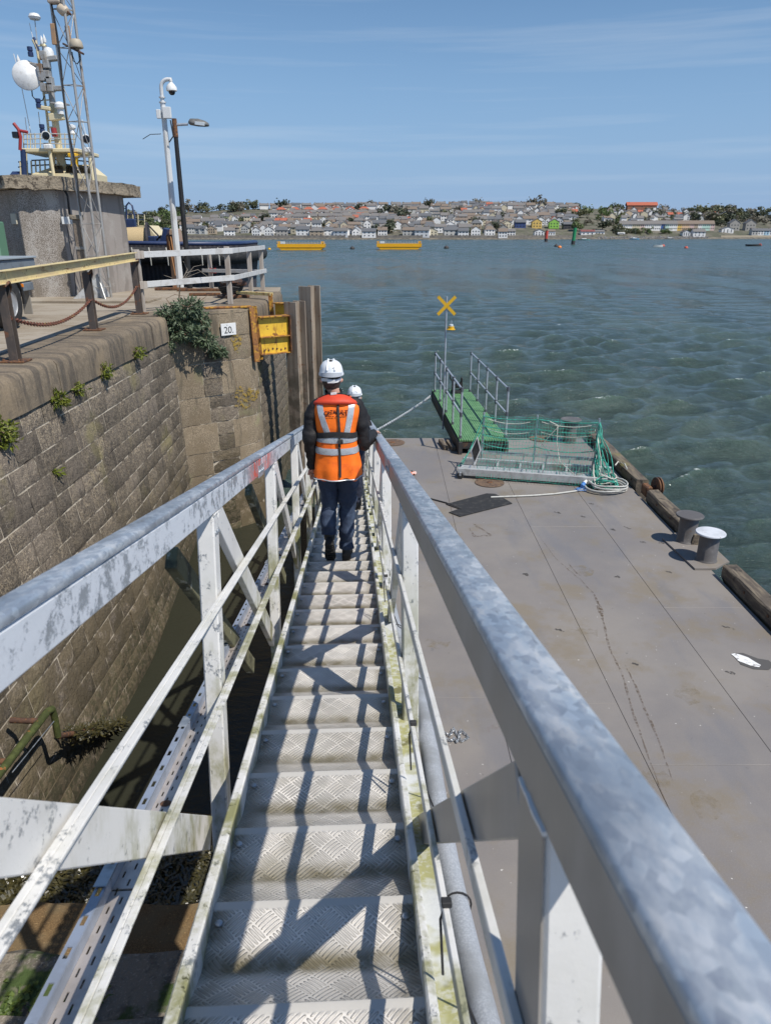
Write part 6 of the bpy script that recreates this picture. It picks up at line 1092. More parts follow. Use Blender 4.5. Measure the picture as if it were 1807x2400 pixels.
hip = MB().add([(-.55, -.57, .92), (.55, -.57, .92), (.55, .57, .92), (-.55, .57, .92), (-.2, 0, 1.45), (.2, 0, 1.45)], [(0, 1, 5, 4), (1, 2, 5), (2, 3, 4, 5), (3, 0, 4), (3, 2, 1, 0)]); MER['H'] = uni(hip, 'roof'); MEW['H'] = uni(MB().box(-.5, .5, -.5, .5, 0, 1), 'wall')
MECH = uni(MB().box(-.5, .5, -.4, .4, 0, 1), 'chimney'); MEWI = uni(MB().box(-.5, .5, -.05, .05, -.5, .5), 'window')
ORD = ['first', 'second', 'third', 'fourth', 'fifth', 'sixth', 'seventh', 'eighth', 'ninth', 'tenth', 'eleventh', 'twelfth', 'thirteenth', 'fourteenth', 'fifteenth', 'sixteenth', 'seventeenth', 'eighteenth', 'nineteenth', 'twentieth']; TENS = {2: 'twenty', 3: 'thirty', 4: 'forty', 5: 'fifty'}
def ordw(n): return ORD[n - 1] if n <= 20 else (TENS[n // 10] + '-' + ORD[n % 10 - 1] if n % 10 else TENS[n // 10][:-1] + 'ieth')
NH = 0
def house(xt, t, wc, rc, w, d, he, typ, label, rz=0., chim=1, wins=True, dz=0., grp='houses on the far hillside'):
    global NH; NH += 1
    p = town(xt, t); p[2] += dz - .6; he += .6
    M0 = Matrix.Translation(Vector(p)) @ Matrix.Rotation(rz, 4, 'Z'); r = thing('house', label, 'house', M=M0, group=grp); Sc = Matrix.Diagonal((w, d, he, 1)) 
    wl = share('wall', MEW[typ], r, Sc, WALL[wc]); rf = share('roof', MER[typ], r, Sc, ROOF[rc])
    hz_ = he * 1.34
    for k in range(chim): share('chimney', MECH, rf, Sc.inverted() @ Matrix.Translation(((-.42 + .84 * k) * w, 0, hz_ - .4)) @ Matrix.Diagonal((.9, 1.3, 2.0, 1)), M_chim)
    if wins:
        nw = 3 if w > 8.5 else 2
        for fl_ in (0, 1):
            for i in range(nw):
                if typ == 'B' or he > 5 or fl_ == 0: share('window', MEWI, r, Matrix.Translation(((i - (nw - 1) / 2) * w / nw * .92, -d / 2 - .02, .6 + (he - .6) * (.28 + .46 * fl_))) @ Matrix.Diagonal((1.35, 1, 1.35, 1)), M_hwin)
    return r
g = np.random.default_rng(77); WC = ['white'] * 14 + ['cream'] * 3 + ['grey'] * 3 + ['tan'] * 1 + ['pale grey'] * 4 + ['pink']; RCs = ['grey'] * 5 + ['brown'] * 3 + ['slate'] * 3
rows = [(.015, [(505, 1340, 29)], 'first', .8), (.10, [(425, 1335, 27)], 'second', .85), (.20, [(415, 1200, 27)], 'third', .85), (.31, [(400, 640, 28), (640, 1340, 22)], 'fourth', .9), (.43, [(330, 600, 34), (600, 1340, 20)], 'fifth', .9), (.56, [(620, 890, 19), (1000, 1340, 23)], 'sixth', .95), (.70, [(895, 1340, 24)], 'seventh', .9), (.84, [(560, 1340, 25)], 'eighth', .9), (.97, [(600, 1340, 24)], 'topmost', 1)]
SPECX = [(1200, 1320)]
for ri, (t, spans, rn, pr) in enumerate(rows):
    cnt = 0
    for (a, b_, st) in spans:
        x = a
        while x < b_:
            x += st * g.uniform(.8, 1.25)
            if g.random() > pr or x > b_ or (ri <= 2 and 1190 < x < 1330) or (ri in (5, 6) and x < 600): continue
            cnt += 1; wc = WC[g.integers(len(WC))]; rc = RCs[g.integers(len(RCs))]; typ = 'A' if g.random() < .56 else ('B' if g.random() < .75 else 'H'); w = g.uniform(10, 17) if typ != 'B' else g.uniform(8, 10.5); he = g.uniform(5.6, 7.0) if g.random() < .85 else 4.0
            if ri in (4, 5) and x < 900: typ, wc, rc, w, he = 'A', 'white' if g.random() < .7 else 'cream', 'grey', 11.5, 6.6
            if ri == 8: typ, w, he = 'A', 14, 5.4
            if ri == 0: he = g.uniform(6, 7.2); wc = 'white' if g.random() < .55 else wc
            house(x, t + g.uniform(-.02, .02), wc, rc, w, g.uniform(7, 9), he, typ, f'{wc} house with {rc} roof, {ordw(cnt)} from left in the {rn} row above the shore', g.normal() * .12, 1 + (g.random() < .3), wins=ri < 6)
for k in range(7): house(662 + 32 * k, .755, 'cream', 'red', 13.5, 9, 5.6, 'H', f'{ordw(k + 1)} from the left of the red hipped roof houses below the skyline', 0, 1, True)
for k, x in enumerate((1085, 1112, 1138)): house(x, .86, 'brick', 'red', 12, 9, 3.8, 'A', f'{ordw(k + 1)} from the left of three low orange red roofs on the skyline', 0, 1, False)
for x, t, wc, rc, w, he, ty, lb in ((1217, .22, 'navy', 'slate', 13, 6.5, 'A', 'large navy blue house left of the yellow one'), (1255, .22, 'yellow', 'brown', 12, 7, 'B', 'yellow gabled house between the navy and the lime green houses'), (1295, .22, 'green', 'grey', 12, 7, 'B', 'lime green gabled house right of the yellow one'), (1330, .2, 'black', 'slate', 14, 5.5, 'A', 'dark modern house right of the lime green one'),
    (1196, .03, 'white', 'grey', 10, 5, 'A', 'white house on the front below the navy house'), (1262, .03, 'white', 'slate', 11, 4.5, 'B', 'low white gabled house left of the red beacon'), (1290, .05, 'white', 'brown', 9, 4, 'A', 'small white cottage between the red and green beacons'), (1375, .06, 'white', 'maroon', 16, 3.4, 'A', 'long low white house with maroon roof right of the green beacon'), (1402, .07, 'white', 'grey', 12, 3, 'A', 'low white annex right of the maroon roofed house'), (1495, .93, 'brick', 'red', 46, 9, 'A', 'big brick hall with a long red roof on the skyline'),
    (800, .36, 'sky blue', 'grey', 8, 5.5, 'A', 'bright sky blue house in the middle of the town'), (880, .50, 'mint', 'slate', 8, 5.5, 'B', 'mint gabled house near the dark trees in mid town'), (1012, .02, 'cream', 'grey', 13, 5.6, 'B', 'cream house on the front right of the dark waterfront tree'), (1715, .2, 'grey', 'slate', 13, 9, 'B', 'tall grey warehouse gable near the right end of the shore'), (1752, .2, 'grey', 'slate', 13, 9, 'B', 'second tall grey gabled warehouse at the right'), (1700, .12, 'white', 'slate', 15, 4.5, 'B', 'white gabled boathouse by the tall grey warehouses'), (1635, .015, 'white', 'grey', 15, 5.5, 'A', 'white waterfront club with rows of windows'), (1605, .03, 'white', 'slate', 9, 4, 'B', 'white gabled shed left of the waterfront club')):
    house(xt=x, t=t, wc=wc, rc=rc, w=w, d=9, he=he, typ=ty, label=lb)
tcol = ['white', 'white', 'white', 'cream', 'cream', 'pink', 'white', 'white', 'white', 'white', 'blue', 'mint', 'white', 'white', 'yellow', 'peach', 'peach', 'pink', 'tan', 'white', 'mint', 'mint', 'pink']
for k, wc in enumerate(tcol): house(1452 + 9.6 * k, .155 + .0022 * k, wc, 'grey' if k < 14 else 'brown', 5.6, 8, 7.8, 'A', f'{wc} terraced house, {ordw(k + 1)} from the left in the pastel terrace at right', 0, 1, True, grp='terraced houses in the pastel terrace')
for k in range(34):
    x = g.uniform(1400, 1690); t = g.uniform(.34, .9); wc = ['white', 'pale grey', 'cream', 'tan'][g.integers(4)]; house(x, t, wc, ['grey', 'slate', 'brown'][g.integers(3)], g.uniform(8, 13), 8, g.uniform(3.5, 5.5), 'AB'[g.integers(2)], f'{wc} house, {ordw(k + 1)} of those scattered among trees above the pastel terrace', g.normal() * .2, 1, t < .6)
for k, x in enumerate((1765, 1778, 1791, 1805)): house(x, .06, ['pale grey', 'white', 'pale blue', 'white'][k], 'slate', 8, 8, 5, 'A', f'{ordw(k + 1)} house from the left in the short terrace at the right edge')
for k, (x, t) in enumerate(((318, .30), (300, .5), (348, .38), (372, .55), (388, .28), (402, .62), (372, .10))): house(x, t, 'white', 'grey', 9, 8, 4.5, 'B' if k % 2 else 'A', f'white house, {ordw(k + 1)} of those in the woods left of the town', .1, 1, True)
# ---- the remaining houses, past the ones that can be picked apart
gm = np.random.default_rng(501); mh = MB(); mlist = [WALL['white'], WALL['cream'], WALL['pale grey'], ROOF['grey'], ROOF['brown'], ROOF['red'], ROOF['slate'], M_chim]
for k in range(300):
    xt = gm.uniform(440, 1345) if k < 260 else gm.uniform(1400, 1700); t = gm.uniform(.05, .98) if k < 260 else gm.uniform(.4, .95)
    if (xt < 600 and t > .6) or (1190 < xt < 1340 and t < .3): continue
    p = town(xt, t); w, d, h = gm.uniform(6.5, 10), 7.5, gm.uniform(5, 6.6); wi = [0, 0, 0, 1, 2][gm.integers(5)]; ri_ = [3, 3, 4, 6, 6, 5][gm.integers(6)] if t > .3 else [3, 4, 6][gm.integers(3)]; B_ = gm.random() < .55
    for me_, mi_ in ((MEW['B' if B_ else 'A'], wi), (MER['B' if B_ else 'A'], ri_)): mh.add([(p[0] + v.co.x * w, p[1] + v.co.y * d, p[2] - .6 + v.co.z * (h + .6)) for v in me_.vertices], [tuple(q.vertices) for q in me_.polygons], mi_)
    x_ = p[0] + gm.choice([-.4, .4]) * w; mh.box(x_ - .5, x_ + .5, p[1] - .4, p[1] + .4, p[2] + h * 1.2, p[2] + h * 1.2 + 2.4, 0, 7)
tag(mh.build('more_houses', mlist), 'further small houses packed between the rows of the far town', kind='stuff')
# ---- trees over there
def crown(seed, n=300):
    g = np.random.default_rng(seed); m = MB(); cl = [(g.normal(size=3) * (.42, .42, .25) + (0, 0, .62), g.uniform(.28, .45)) for _ in range(9)]
    for k in range(n):
        c, r = cl[g.integers(9)]; d = g.normal(size=3); d /= np.linalg.norm(d); p = V3(c) + d * r * g.uniform(.6, 1.05); s_ = g.uniform(.07, .15); u = np.cross(d + g.normal(size=3) * .6, (0, 0, 1)); u /= max(1e-6, np.linalg.norm(u)); w = np.cross(d + g.normal(size=3) * .5, u); w /= max(1e-6, np.linalg.norm(w)); m.add([p - u * s_, p - w * s_, p + u * s_, p + w * s_], [(0, 1, 2, 3)])
    me = m.mesh('crown'); me.materials.append(M_twig); return me
CR = [crown(60 + k) for k in range(5)]; tk = MB().tube([(0, 0, -.3), (.02, 0, .3), (0, .02, .7)], [.07, .05, .02], 6); TK = tk.mesh('trunk'); TK.materials.append(M_twig)
LEAF = [leaf_mat('far_leaf_' + str(i), a, b_) for i, (a, b_) in enumerate((((.06, .075, .045), (.105, .12, .07)), ((.12, .13, .065), (.18, .185, .09)), ((.17, .155, .115), (.24, .22, .165)), ((.10, .145, .05), (.155, .205, .075))))]
LN = ['dark evergreen', 'olive green', 'bare brownish', 'fresh green']; tcount = {}
def fartree(xt, t, s_, lf, where, sq=1.):
    k = (lf, where); tcount[k] = tcount.get(k, 0) + 1; p = town(xt, t); r = thing('tree', f'{LN[lf]} tree, {ordw(tcount[k])} of its kind {where}', 'tree', M=Matrix.Translation(Vector(p)) @ Matrix.Rotation(xt * 1.7, 4, 'Z') @ Matrix.Diagonal((s_ * sq, s_ * sq, s_, 1)), group='trees on the far shore')
    share('crown', CR[int(xt) % 5], r, Matrix(), LEAF[lf]); share('trunk', TK, r, Matrix())
for k in range(34): fartree(g.uniform(285, 425), g.uniform(.06, .95), g.uniform(7, 11), [1, 1, 2, 0, 3][g.integers(5)], 'in the woods left of town', 1.2)
for k in range(12): fartree(g.uniform(425, 600), g.uniform(.9, 1.0), g.uniform(8, 12), [0, 1, 2][g.integers(3)], 'on the skyline left of the roofs', 1.2)
for x, t, s_, lf in ((660, .86, 12, 0), (838, .82, 9, 0), (898, .06, 13, 0), (620, .4, 9, 0), (905, .55, 13, 0), (935, .5, 14, 2), (950, .42, 12, 0), (1000, .93, 9, 0), (565, .3, 8, 1), (480, .12, 9, 1), (520, .35, 8, 3), (1165, .12, 9, 0), (820, .3, 7, 0), (720, .5, 7, 0), (1050, .5, 9, 1), (1120, .28, 8, 0), (1100, .04, 6, 3), (1240, .98, 10, 2), (1262, .98, 11, 2), (1120, .99, 9, 2), (1000, 1, 9, 2), (870, .98, 8, 2), (1310, .55, 10, 1), (760, .22, 7, 0), (690, .1, 6, 1), (600, .13, 8, 1), (1180, .45, 8, 0), (1010, .3, 8, 1), (1070, .68, 8, 2)): fartree(x, t, s_, lf, 'among the town houses', 1.1)
for k in range(22): fartree(g.uniform(1330, 1450), g.uniform(.14, .95), g.uniform(6, 10), [0, 1, 1, 2, 3][g.integers(5)], 'in the thicket right of the lime green house', 1.2)
for k in range(22): fartree(g.uniform(1450, 1720), g.uniform(.3, 1.0), g.uniform(5, 9), [0, 0, 1, 2][g.integers(4)], 'above the pastel terrace', 1.1)
for k in range(30): fartree(g.uniform(1640, 1840), g.uniform(.4, 1.02), g.uniform(8, 12), [1, 2, 0][g.integers(3)], 'in the wood at the right end', 1.3)
for k in range(16): fartree(g.uniform(1440, 1620), g.uniform(.06, .11), g.uniform(3, 5.5), [0, 3, 1][g.integers(3)], 'on the bank below the pastel terrace', 1.3)
M_van = mat('far_van_white', (.72, .72, .7), .5); vp = town(1455, .05); vn = thing('parked_van', 'white camper van parked on the green bank below the terrace', 'van', tuple(vp)); MB().box(vp[0] - 4.5, vp[0] + 4.5, vp[1] - 1, vp[1] + 1, vp[2] + .6, vp[2] + 3, .4).build('body', M_van, vn); MB().box(vp[0] - 3.5, vp[0] + 2.5, vp[1] - 1.03, vp[1] - 1.0, vp[2] + 1.6, vp[2] + 2.3).build('window', M_hwin, vn)
for sx in (-3, 3): MB().lathe([(0, -.1), (.55, -.1), (.55, .1), (0, .1)], 12, (vp[0] + sx, vp[1] - 1, vp[2] + .55), (0, 1, 0), cap=False).build('wheel', M_black, vn, 40)
# ================================================================== AFLOAT
M_bary = mat('barge_yellow', (.82, .42, .008), .5, layers=[L_(s=.4, st=(1, 1, 2), lo=.62, hi=.72, c=(.45, .22, .03)), L_(s=.25, lo=.5, hi=.7, c=(.72, .36, .01))])
def barge(x0, x1, yb, lb):
    Y = onz(700, yb, 0)[1]; a, b_ = aty(x0, 580, Y)[0], aty(x1, 580, Y)[0]; h = 2.3; t = thing('barge', lb, 'barge', ((a + b_) / 2, Y, 0), 'yellow barges at their mooring'); W_ = 7
    MB().loft([[(a + dx, Y, z), (b_ - dx, Y, z), (b_ - dx, Y + W_, z), (a + dx, Y + W_, z)] for dx, z in ((2.2, -.5), (1.6, .2), (.3, 1.0), (.1, h - .15), (0, h))]).build('hull', M_bary, t)
    MB().box(a + .4, b_ - .4, Y + .3, Y + W_ - .3, h + .01, h + .12).build('deck', mat('barge_deck', (.4, .3, .15), .8), t); MB().box(a - .12, b_ + .12, Y - .15, Y - .01, .95, 1.12).build('rubbing_strake', mat('barge_strake', (.5, .25, .02), .6), t)
    n = 16
    for i in range(n):
        x = a + .5 + (b_ - a - 1) * i / (n - 1); MB().box(x - .09, x + .09, Y + .1, Y + .28, h, h + 1.15).build('rail_post', M_alu, t)
    MB().box(a + .5, b_ - .5, Y + .16, Y + .22, h + .55, h + .66).build('guard_rail', mat('barge_rail', (.55, .42, .2), .6), t); MB().box(a + 1.6, a + 3.6, Y + .02, Y + .1, h + .1, h + 1.0).build('notice_board', M_white, t); MB().box(a + .1, a + 1.2, Y + .5, Y + 2, h, h + 1.0).build('bitts', M_bary, t); MB().box(b_ - 1.6, b_ - .3, Y + .5, Y + 2, h, h + 1.0).build('bitts', M_bary, t)
    return a, b_, Y
A1 = barge(649, 762, 586, 'left of two moored yellow steel barges'); A2 = barge(882, 989, 584.5, 'right of two moored yellow steel barges')
M_dbuoy = mat('dark_buoy', (.05, .045, .045), .7); M_rbuoy = mat('red_buoy', (.55, .09, .05), .45); M_obuoy = mat('orange_buoy', (.75, .22, .04), .45); M_gbeac = mat('beacon_green', (.02, .26, .10), .5); M_rbeac = mat('beacon_red', (.55, .07, .045), .5)
def buoy(x, y, r, m_, lb, sq=.8):
    p = onz(x, y, 0); t = thing('mooring_buoy', lb, 'buoy', tuple(p), 'mooring buoys'); MB().lathe([(0, -r * .4), (r * .8, -r * .3), (r, .1 * r), (r * .85, sq * r * .8), (r * .4, sq * r * 1.2), (0, sq * r * 1.3)], 14, p, cap=False).build('float', m_, t, 60); MB().tube([p + (0, 0, sq * r * 1.2), p + (0, 0, sq * r * 1.2 + .4 * r)], .08 * r + .03, 6).build('ring', M_dbuoy, t, 60)
buoy(826, 584, 1.1, M_dbuoy, 'dark low mooring buoy between the two barges'); buoy(1046, 582.5, 1.2, M_dbuoy, 'dark mooring buoy right of the right barge'); buoy(1303, 578, 1.1, M_dbuoy, 'dark buoy left of the orange one below the beacons'); buoy(1311, 581, 1.0, M_obuoy, 'orange buoy floating below the red and green beacons'); buoy(1553, 577.5, 1.0, M_rbuoy, 'red round buoy, left of the two off the terrace'); buoy(1607, 582, .9, M_rbuoy, 'red round buoy, right of the two off the terrace'); buoy(1780, 575.5, 1.0, M_rbuoy, 'red buoy near the right edge of the photo'); buoy(632, 585, .7, M_yel, 'small yellow buoy left of the left barge')
for (x, yb, yt, m_, r, lb, lean) in ((1279, 566, 541, M_rbeac, 1.35, 'red lateral beacon pile off the far shore', 0.02), (1342, 573, 534, M_gbeac, 1.15, 'green lateral beacon pile leaning slightly off the far shore', .06)):
    p = onz(x, yb, 0); h = aty(x, yt, p[1])[2]; t = thing('beacon_pile', lb, 'beacon', tuple(p), 'channel beacons'); tp_ = p + (lean * h, 0, h); MB().tube([p + (0, 0, -1), p + (lean * 2, 0, 2.2)], r * 1.05, 12).build('base', M_dbuoy, t, 60); MB().tube([p + (lean * 2.2, 0, 2.25), tp_], r * .95, 12).build('tower', m_, t, 60); MB().tube([tp_, tp_ + (0, 0, .7)], r * .4, 8).build('light', M_dbuoy, t, 60)
def boat(x, y, l, hc, lb, mast=0, cabin=True):
    p = onz(x, y, 0); t = thing('moored_boat', lb, 'boat', tuple(p), 'boats moored off the far shore'); n = 9; rings = []
    for i in range(n):
        s_ = i / (n - 1); w = .5 * l * .3 * math.sin(math.pi * min(1, .35 + s_ * .65)) + .02; xx = p[0] - l / 2 + l * s_; z = .9 + .3 * (abs(s_ - .4) ** 1.5); rings.append([(xx, p[1] - w * .6, -.3), (xx, p[1] + w * .6, -.3), (xx, p[1] + w, z), (xx, p[1] - w, z)])
    MB().loft(rings).build('hull', hc, t)
    if cabin: MB().box(p[0] - l * .2, p[0] + l * .18, p[1] - l * .1, p[1] + l * .1, .95, 1.75, .15).build('cabin', M_white, t)
    if mast: MB().tube([p + (.3, 0, .9), p + (.3, 0, mast)], .09, 6).build('mast', M_alu, t, 60); MB().tube([p + (.3, 0, 2.2), p + (-l * .4, 0, 2.1)], .14, 6).build('boom', M_white, t, 60)
boat(1368, 563, 12, mat('boat_teal', (.1, .3, .3), .5), 'white and teal motor boat right of the green beacon'); boat(1486, 561, 11, mat('boat_blue', (.08, .32, .55), .5), 'blue hulled sailing boat with a bare mast', 13); boat(1568, 560.5, 12, mat('boat_grey', (.16, .17, .18), .5), 'grey low motor boat right of the blue sailing boat'); boat(1765, 577, 8, M_dbuoy, 'dark workboat near the right edge of the water', 0, False); boat(1541, 579, 5, mat('boat_pale', (.6, .6, .58), .5), 'small pale dinghy left of the red round buoys', 0, False)
boat(1735, 549.5, 9, mat('boat_redd', (.4, .06, .05), .5), 'red boat drawn up by the right end of the shore')
print('HOUSES', NH)

# ================================================================== PEOPLE
M_skin = mat('skin', (.52, .29, .21), .5, layers=[L_(s=12, lo=.45, hi=.7, c=(.46, .22, .16))]); M_hair = mat('dark_hair', (.035, .024, .018), .6, layers=[L_(s=120, st=(1, 1, .2), lo=.4, hi=.6, c=(.06, .042, .03))], bump=(150, .6, .006))
M_hiviz = mat('hi_viz_orange', (1.0, .185, .008), .65, layers=[L_(s=9, lo=.5, hi=.7, c=(.82, .13, .01))], bump=[(16, .25, .012), (300, .15, .001)]); M_silver = mat('reflective_tape', (.50, .53, .56), .35, .3, layers=[L_(s=26, lo=.5, hi=.62, c=(.40, .43, .46))], bump=(40, .3, .004))
M_jacket = mat('black_softshell', (.007, .006, .007), .7, layers=[L_(s=10, lo=.5, hi=.7, c=(.013, .011, .012))], bump=(22, .5, .012)); M_redlj = mat('lifejacket_red', (.62, .055, .018), .6, layers=[L_(s=8, lo=.5, hi=.7, c=(.52, .04, .015))], bump=(20, .3, .008))
M_jean = mat('dark_denim', (.02, .034, .07), .85, layers=[L_(s=5, st=(1, 1, .6), lo=.48, hi=.66, c=(.06, .09, .15)), L_(s=300, lo=.5, hi=.6, c=(.04, .055, .085), amt=.4)], bump=[(14, .6, .014), (400, .2, .001)]); M_boot = mat('black_boot', (.012, .011, .011), .55, bump=(30, .4, .006)); M_sole = mat('boot_sole', (.02, .019, .018), .8, bump=(70, .9, .012)); M_helm = mat('white_helmet', (.74, .76, .78), .3, coat=.3); M_helmg = mat('helmet_grey', (.40, .42, .45), .45); M_text = mat('dark_print', (.055, .008, .008), .6); M_navyt = mat('navy_trousers', (.012, .016, .035), .8, bump=(14, .5, .012)); M_lime = mat('hi_viz_lime', (.45, .70, .03), .6)
def ell(c, rx, ry, n=28, tilt=0., yaw=0., e=2.0):
    P = []
    for a in np.linspace(0, 2 * math.pi, n + 1)[:-1]:
        ca, sa = math.cos(a), math.sin(a); x = rx * math.copysign(abs(ca) ** (2 / e), ca); y = ry * math.copysign(abs(sa) ** (2 / e), sa); z = y * math.sin(tilt); y = y * math.cos(tilt); x, y = x * math.cos(yaw) - y * math.sin(yaw), x * math.sin(yaw) + y * math.cos(yaw); P.append(np.array([c[0] + x, c[1] + y, c[2] + z]))
    return P
def spl(keys, n):                                  # smooth interpolation of key rows
    K = np.array(keys, float); t = np.linspace(0, len(K) - 1, n); out = []
    for u in t:
        i = min(int(u), len(K) - 2); f = u - i; p0, p1, p2, p3 = K[max(i - 1, 0)], K[i], K[i + 1], K[min(i + 2, len(K) - 1)]; out.append(.5 * ((2 * p1) + (p2 - p0) * f + (2 * p0 - 5 * p1 + 4 * p2 - p3) * f * f + (3 * p1 - p0 - 3 * p2 + p3) * f ** 3))
    return np.array(out)
def limb(keys, n, wr, seed, flat=1., nn=20):        # keys: x y z r ; a sleeve or trouser leg with creases
    R = spl(keys, n); rings = []; P = R[:, :3]; T = np.gradient(P, axis=0); T /= np.linalg.norm(T, axis=1)[:, None]; u = np.cross(T[0], (0, 1, 0)); u /= np.linalg.norm(u)
    for i in range(n):
        u = u - T[i] * (u @ T[i]); u /= np.linalg.norm(u); w = np.cross(T[i], u); a = np.linspace(0, 2 * math.pi, nn + 1)[:-1]; q = P[i] + np.outer(np.cos(a), u) * R[i, 3] + np.outer(np.sin(a), w) * R[i, 3] * flat
        d = noise3(q * (1, 1, 2.4), 11, seed, 3) * wr; rings.append([p + (p - P[i]) / R[i, 3] * dd for p, dd in zip(q, d)])
    return MB().loft(rings)
def make_person(label, M0, sc, o):
    t = thing('person', label, 'person', M=M0 @ Matrix.Scale(sc, 4)); bp = lambda n, mb, m_, sm=60, par=None: mb.build(n, m_, par or t, sm, world=False)
    # --- continuous body grown from a jointed skeleton
    v, e, r = [], [], []
    def J(p, rad_, par=None): v.append(tuple(map(float, p))); r.append(rad_); 
    def add(p, rad_, par): 
        J(p, rad_); k = len(v) - 1
        if par is not None: e.append((par, k))
        return k
    hd = o['head']; pel = add((0, 0, .93), .13, None); sp = add((0, .0, 1.15), .12, pel); ch = add((0, .0, 1.36), .125, sp); nk = add((.0, .015, 1.52), .058, ch); nk2 = add((hd[0] * .6, .03, 1.585), .056, nk); h1 = add((hd[0], hd[1], 1.64), .072, nk2); h2 = add((hd[0], hd[1] + .005, 1.70), .078, h1); h3 = add((hd[0], hd[1] + .01, 1.76), .070, h2)
    for s_ in (-1, 1): k = add((hd[0] + s_ * .083, hd[1] - .0, 1.665), .022, h2); k = add((hd[0] + s_ * .092, hd[1] - .012, 1.685), .017, k)
    jw = add((hd[0], hd[1] + .07, 1.60), .04, h1); nsx = add((hd[0], hd[1] + .105, 1.645), .014, h2)
    for side, L in ((-1, o['armL']), (1, o['armR'])):
        k = add((side * .15, 0, 1.455), .06, ch); k = add(L[0], .048, k); k = add(L[1], .04, k); k = add(L[2], .027, k); w = V3(L[2]); d = V3(L[3]) - w; d /= np.linalg.norm(d); pn = V3(L[4]); pn /= np.linalg.norm(pn); s2 = np.cross(d, pn); s2 /= np.linalg.norm(s2)
        pm = add(w + d * .045, .026, k); 
        for f, (off, ln, cu) in enumerate(((-.030, .072, 0), (-.010, .080, .01), (.011, .075, .02), (.030, .060, .03))):
            a0 = add(w + d * .085 + s2 * off, .0105, pm); a1 = add(w + d * (.085 + ln * .45) + s2 * off * 1.05 + pn * L[5] * .35, .0092, a0); a2 = add(w + d * (.085 + ln * .75) + s2 * off * 1.05 + pn * L[5], .0082, a1)
        th = add(w + d * .03 - s2 * .036 * L[6] + pn * .006, .0125, pm); th2 = add(w + d * .072 - s2 * .056 * L[6] + pn * .018, .0098, th)
    for L in (o['legL'], o['legR']):
        k = add(V3(L[0]), .085, pel); k = add(L[1], .055, k); k = add(L[2], .035, k); k = add(L[3], .03, k)
    me = bpy.data.meshes.new('body'); me.from_pydata(v, e, []); me.materials.append(M_skin); b_ = bpy.data.objects.new('body', me); COL.objects.link(b_); b_.parent = t; WM[b_] = WM[t]
    sk = b_.modifiers.new('skin', 'SKIN'); sk.use_smooth_shade = True; 
    for i, q in enumerate(r): me.skin_vertices[0].data[i].radius = (q, q)
    me.skin_vertices[0].data[0].use_root = True; ss = b_.modifiers.new('subdivision', 'SUBSURF'); ss.levels = 2; ss.render_levels = 2
    # --- jeans: hip shell running into two legs
    def legk(L, s_): return [(s_ * .08, .0, 1.0, .098), (s_ * .086, -.005, .90, .110), (*(V3(L[0]) * .4 + V3(L[1]) * .6 * 1 + V3((0, 0, .12)) * .4), .094), (*L[1], .077), (*(V3(L[1]) * .5 + V3(L[2]) * .5 + V3((0, -.012, 0))), .072), (*(V3(L[1]) * .12 + V3(L[2]) * .88), .056), (*(V3(L[2])), .057)]
    bp('trousers', limb(legk(o['legL'], -1), 60, .016, 5, 1.08, 24), o['trou']); bp('trousers', limb(legk(o['legR'], 1), 60, .016, 9, 1.08, 24), o['trou'])
    bp('trouser_seat', MB().loft([ell((0, -.004, z), rx, ry, 28, e=2.3) for z, rx, ry in ((1.06, .15, .115), (.98, .17, .122), (.90, .182, .130), (.84, .165, .12), (.80, .11, .085))]), o['trou'])
    # --- boots
    for an, toe, heel in (o['bootL'], o['bootR']):
        an, toe, heel = V3(an), V3(toe), V3(heel); f = (toe - heel) / np.linalg.norm(toe - heel); sd = np.cross(f, (0, 0, 1)); sd /= np.linalg.norm(sd); up = np.cross(sd, f); rings = []; L0 = np.linalg.norm(toe - heel)
        for tt, w, h in ((-.02, .028, .055), (.06, .038, .10), (.25, .042, .115), (.42, .042, .105), (.6, .048, .078), (.8, .050, .062), (.95, .038, .05), (1.0, .02, .03)):
            c = heel + f * L0 * tt; rings.append([c + sd * w * math.cos(a) + up * (max(0, math.sin(a)) * h + min(0, math.sin(a)) * .004 + .022) for a in np.linspace(0, 2 * math.pi, 17)[:-1]])
        bo = bp('boot', MB().loft(rings), M_boot); bp('boot_shaft', MB().loft([ell(an * (1 - q) + (heel + f * L0 * .2 + up * .09) * q, .052 - .004 * q, .056, 16) for q in (-.15, .3, .65, 1.0)][::-1]), M_boot, 60, bo)
        so_ = [];
        for tt, w in ((-.03, .03), (.1, .042), (.3, .036), (.45, .036), (.65, .05), (.85, .052), (1.0, .034)): c = heel + f * L0 * tt; so_.append([c + sd * w + up * .02, c - sd * w + up * .02, c - sd * w * .96 - up * .006, c + sd * w * .96 - up * .006])
        sole = bp('sole', MB().loft(so_), M_sole, 30, bo)
        for tt in np.linspace(.0, .95, 9):
            if .3 < tt < .45: continue
            c = heel + f * L0 * tt - up * .010; MB().obox(c, sd, f, up, .036, .007, .006, .001).build('sole_lug', M_sole, bo, None, world=False)
    # --- jacket sleeves, collar
    for side, L in ((-1, o['armL']), (1, o['armR'])):
        sh = V3((side * .15, -.005, 1.485)); el, wr_ = V3(L[1]), V3(L[2]); mid = V3(L[0]); f = V3(L[3]) - wr_; f /= np.linalg.norm(f)
        bp('sleeve', limb([(*(sh + (-side * .06, 0, -.01)), .05), (*(sh + (side * .028, 0, -.035)), .068), (*mid, .066), (*(mid * .45 + el * .55), .062), (*el, .062), (*(el * .5 + wr_ * .5), .056), (*(el * .1 + wr_ * .9), .047), (*(wr_ + f * .012), .043)], 56, .015, 20 + side, 1., 22), M_jacket)
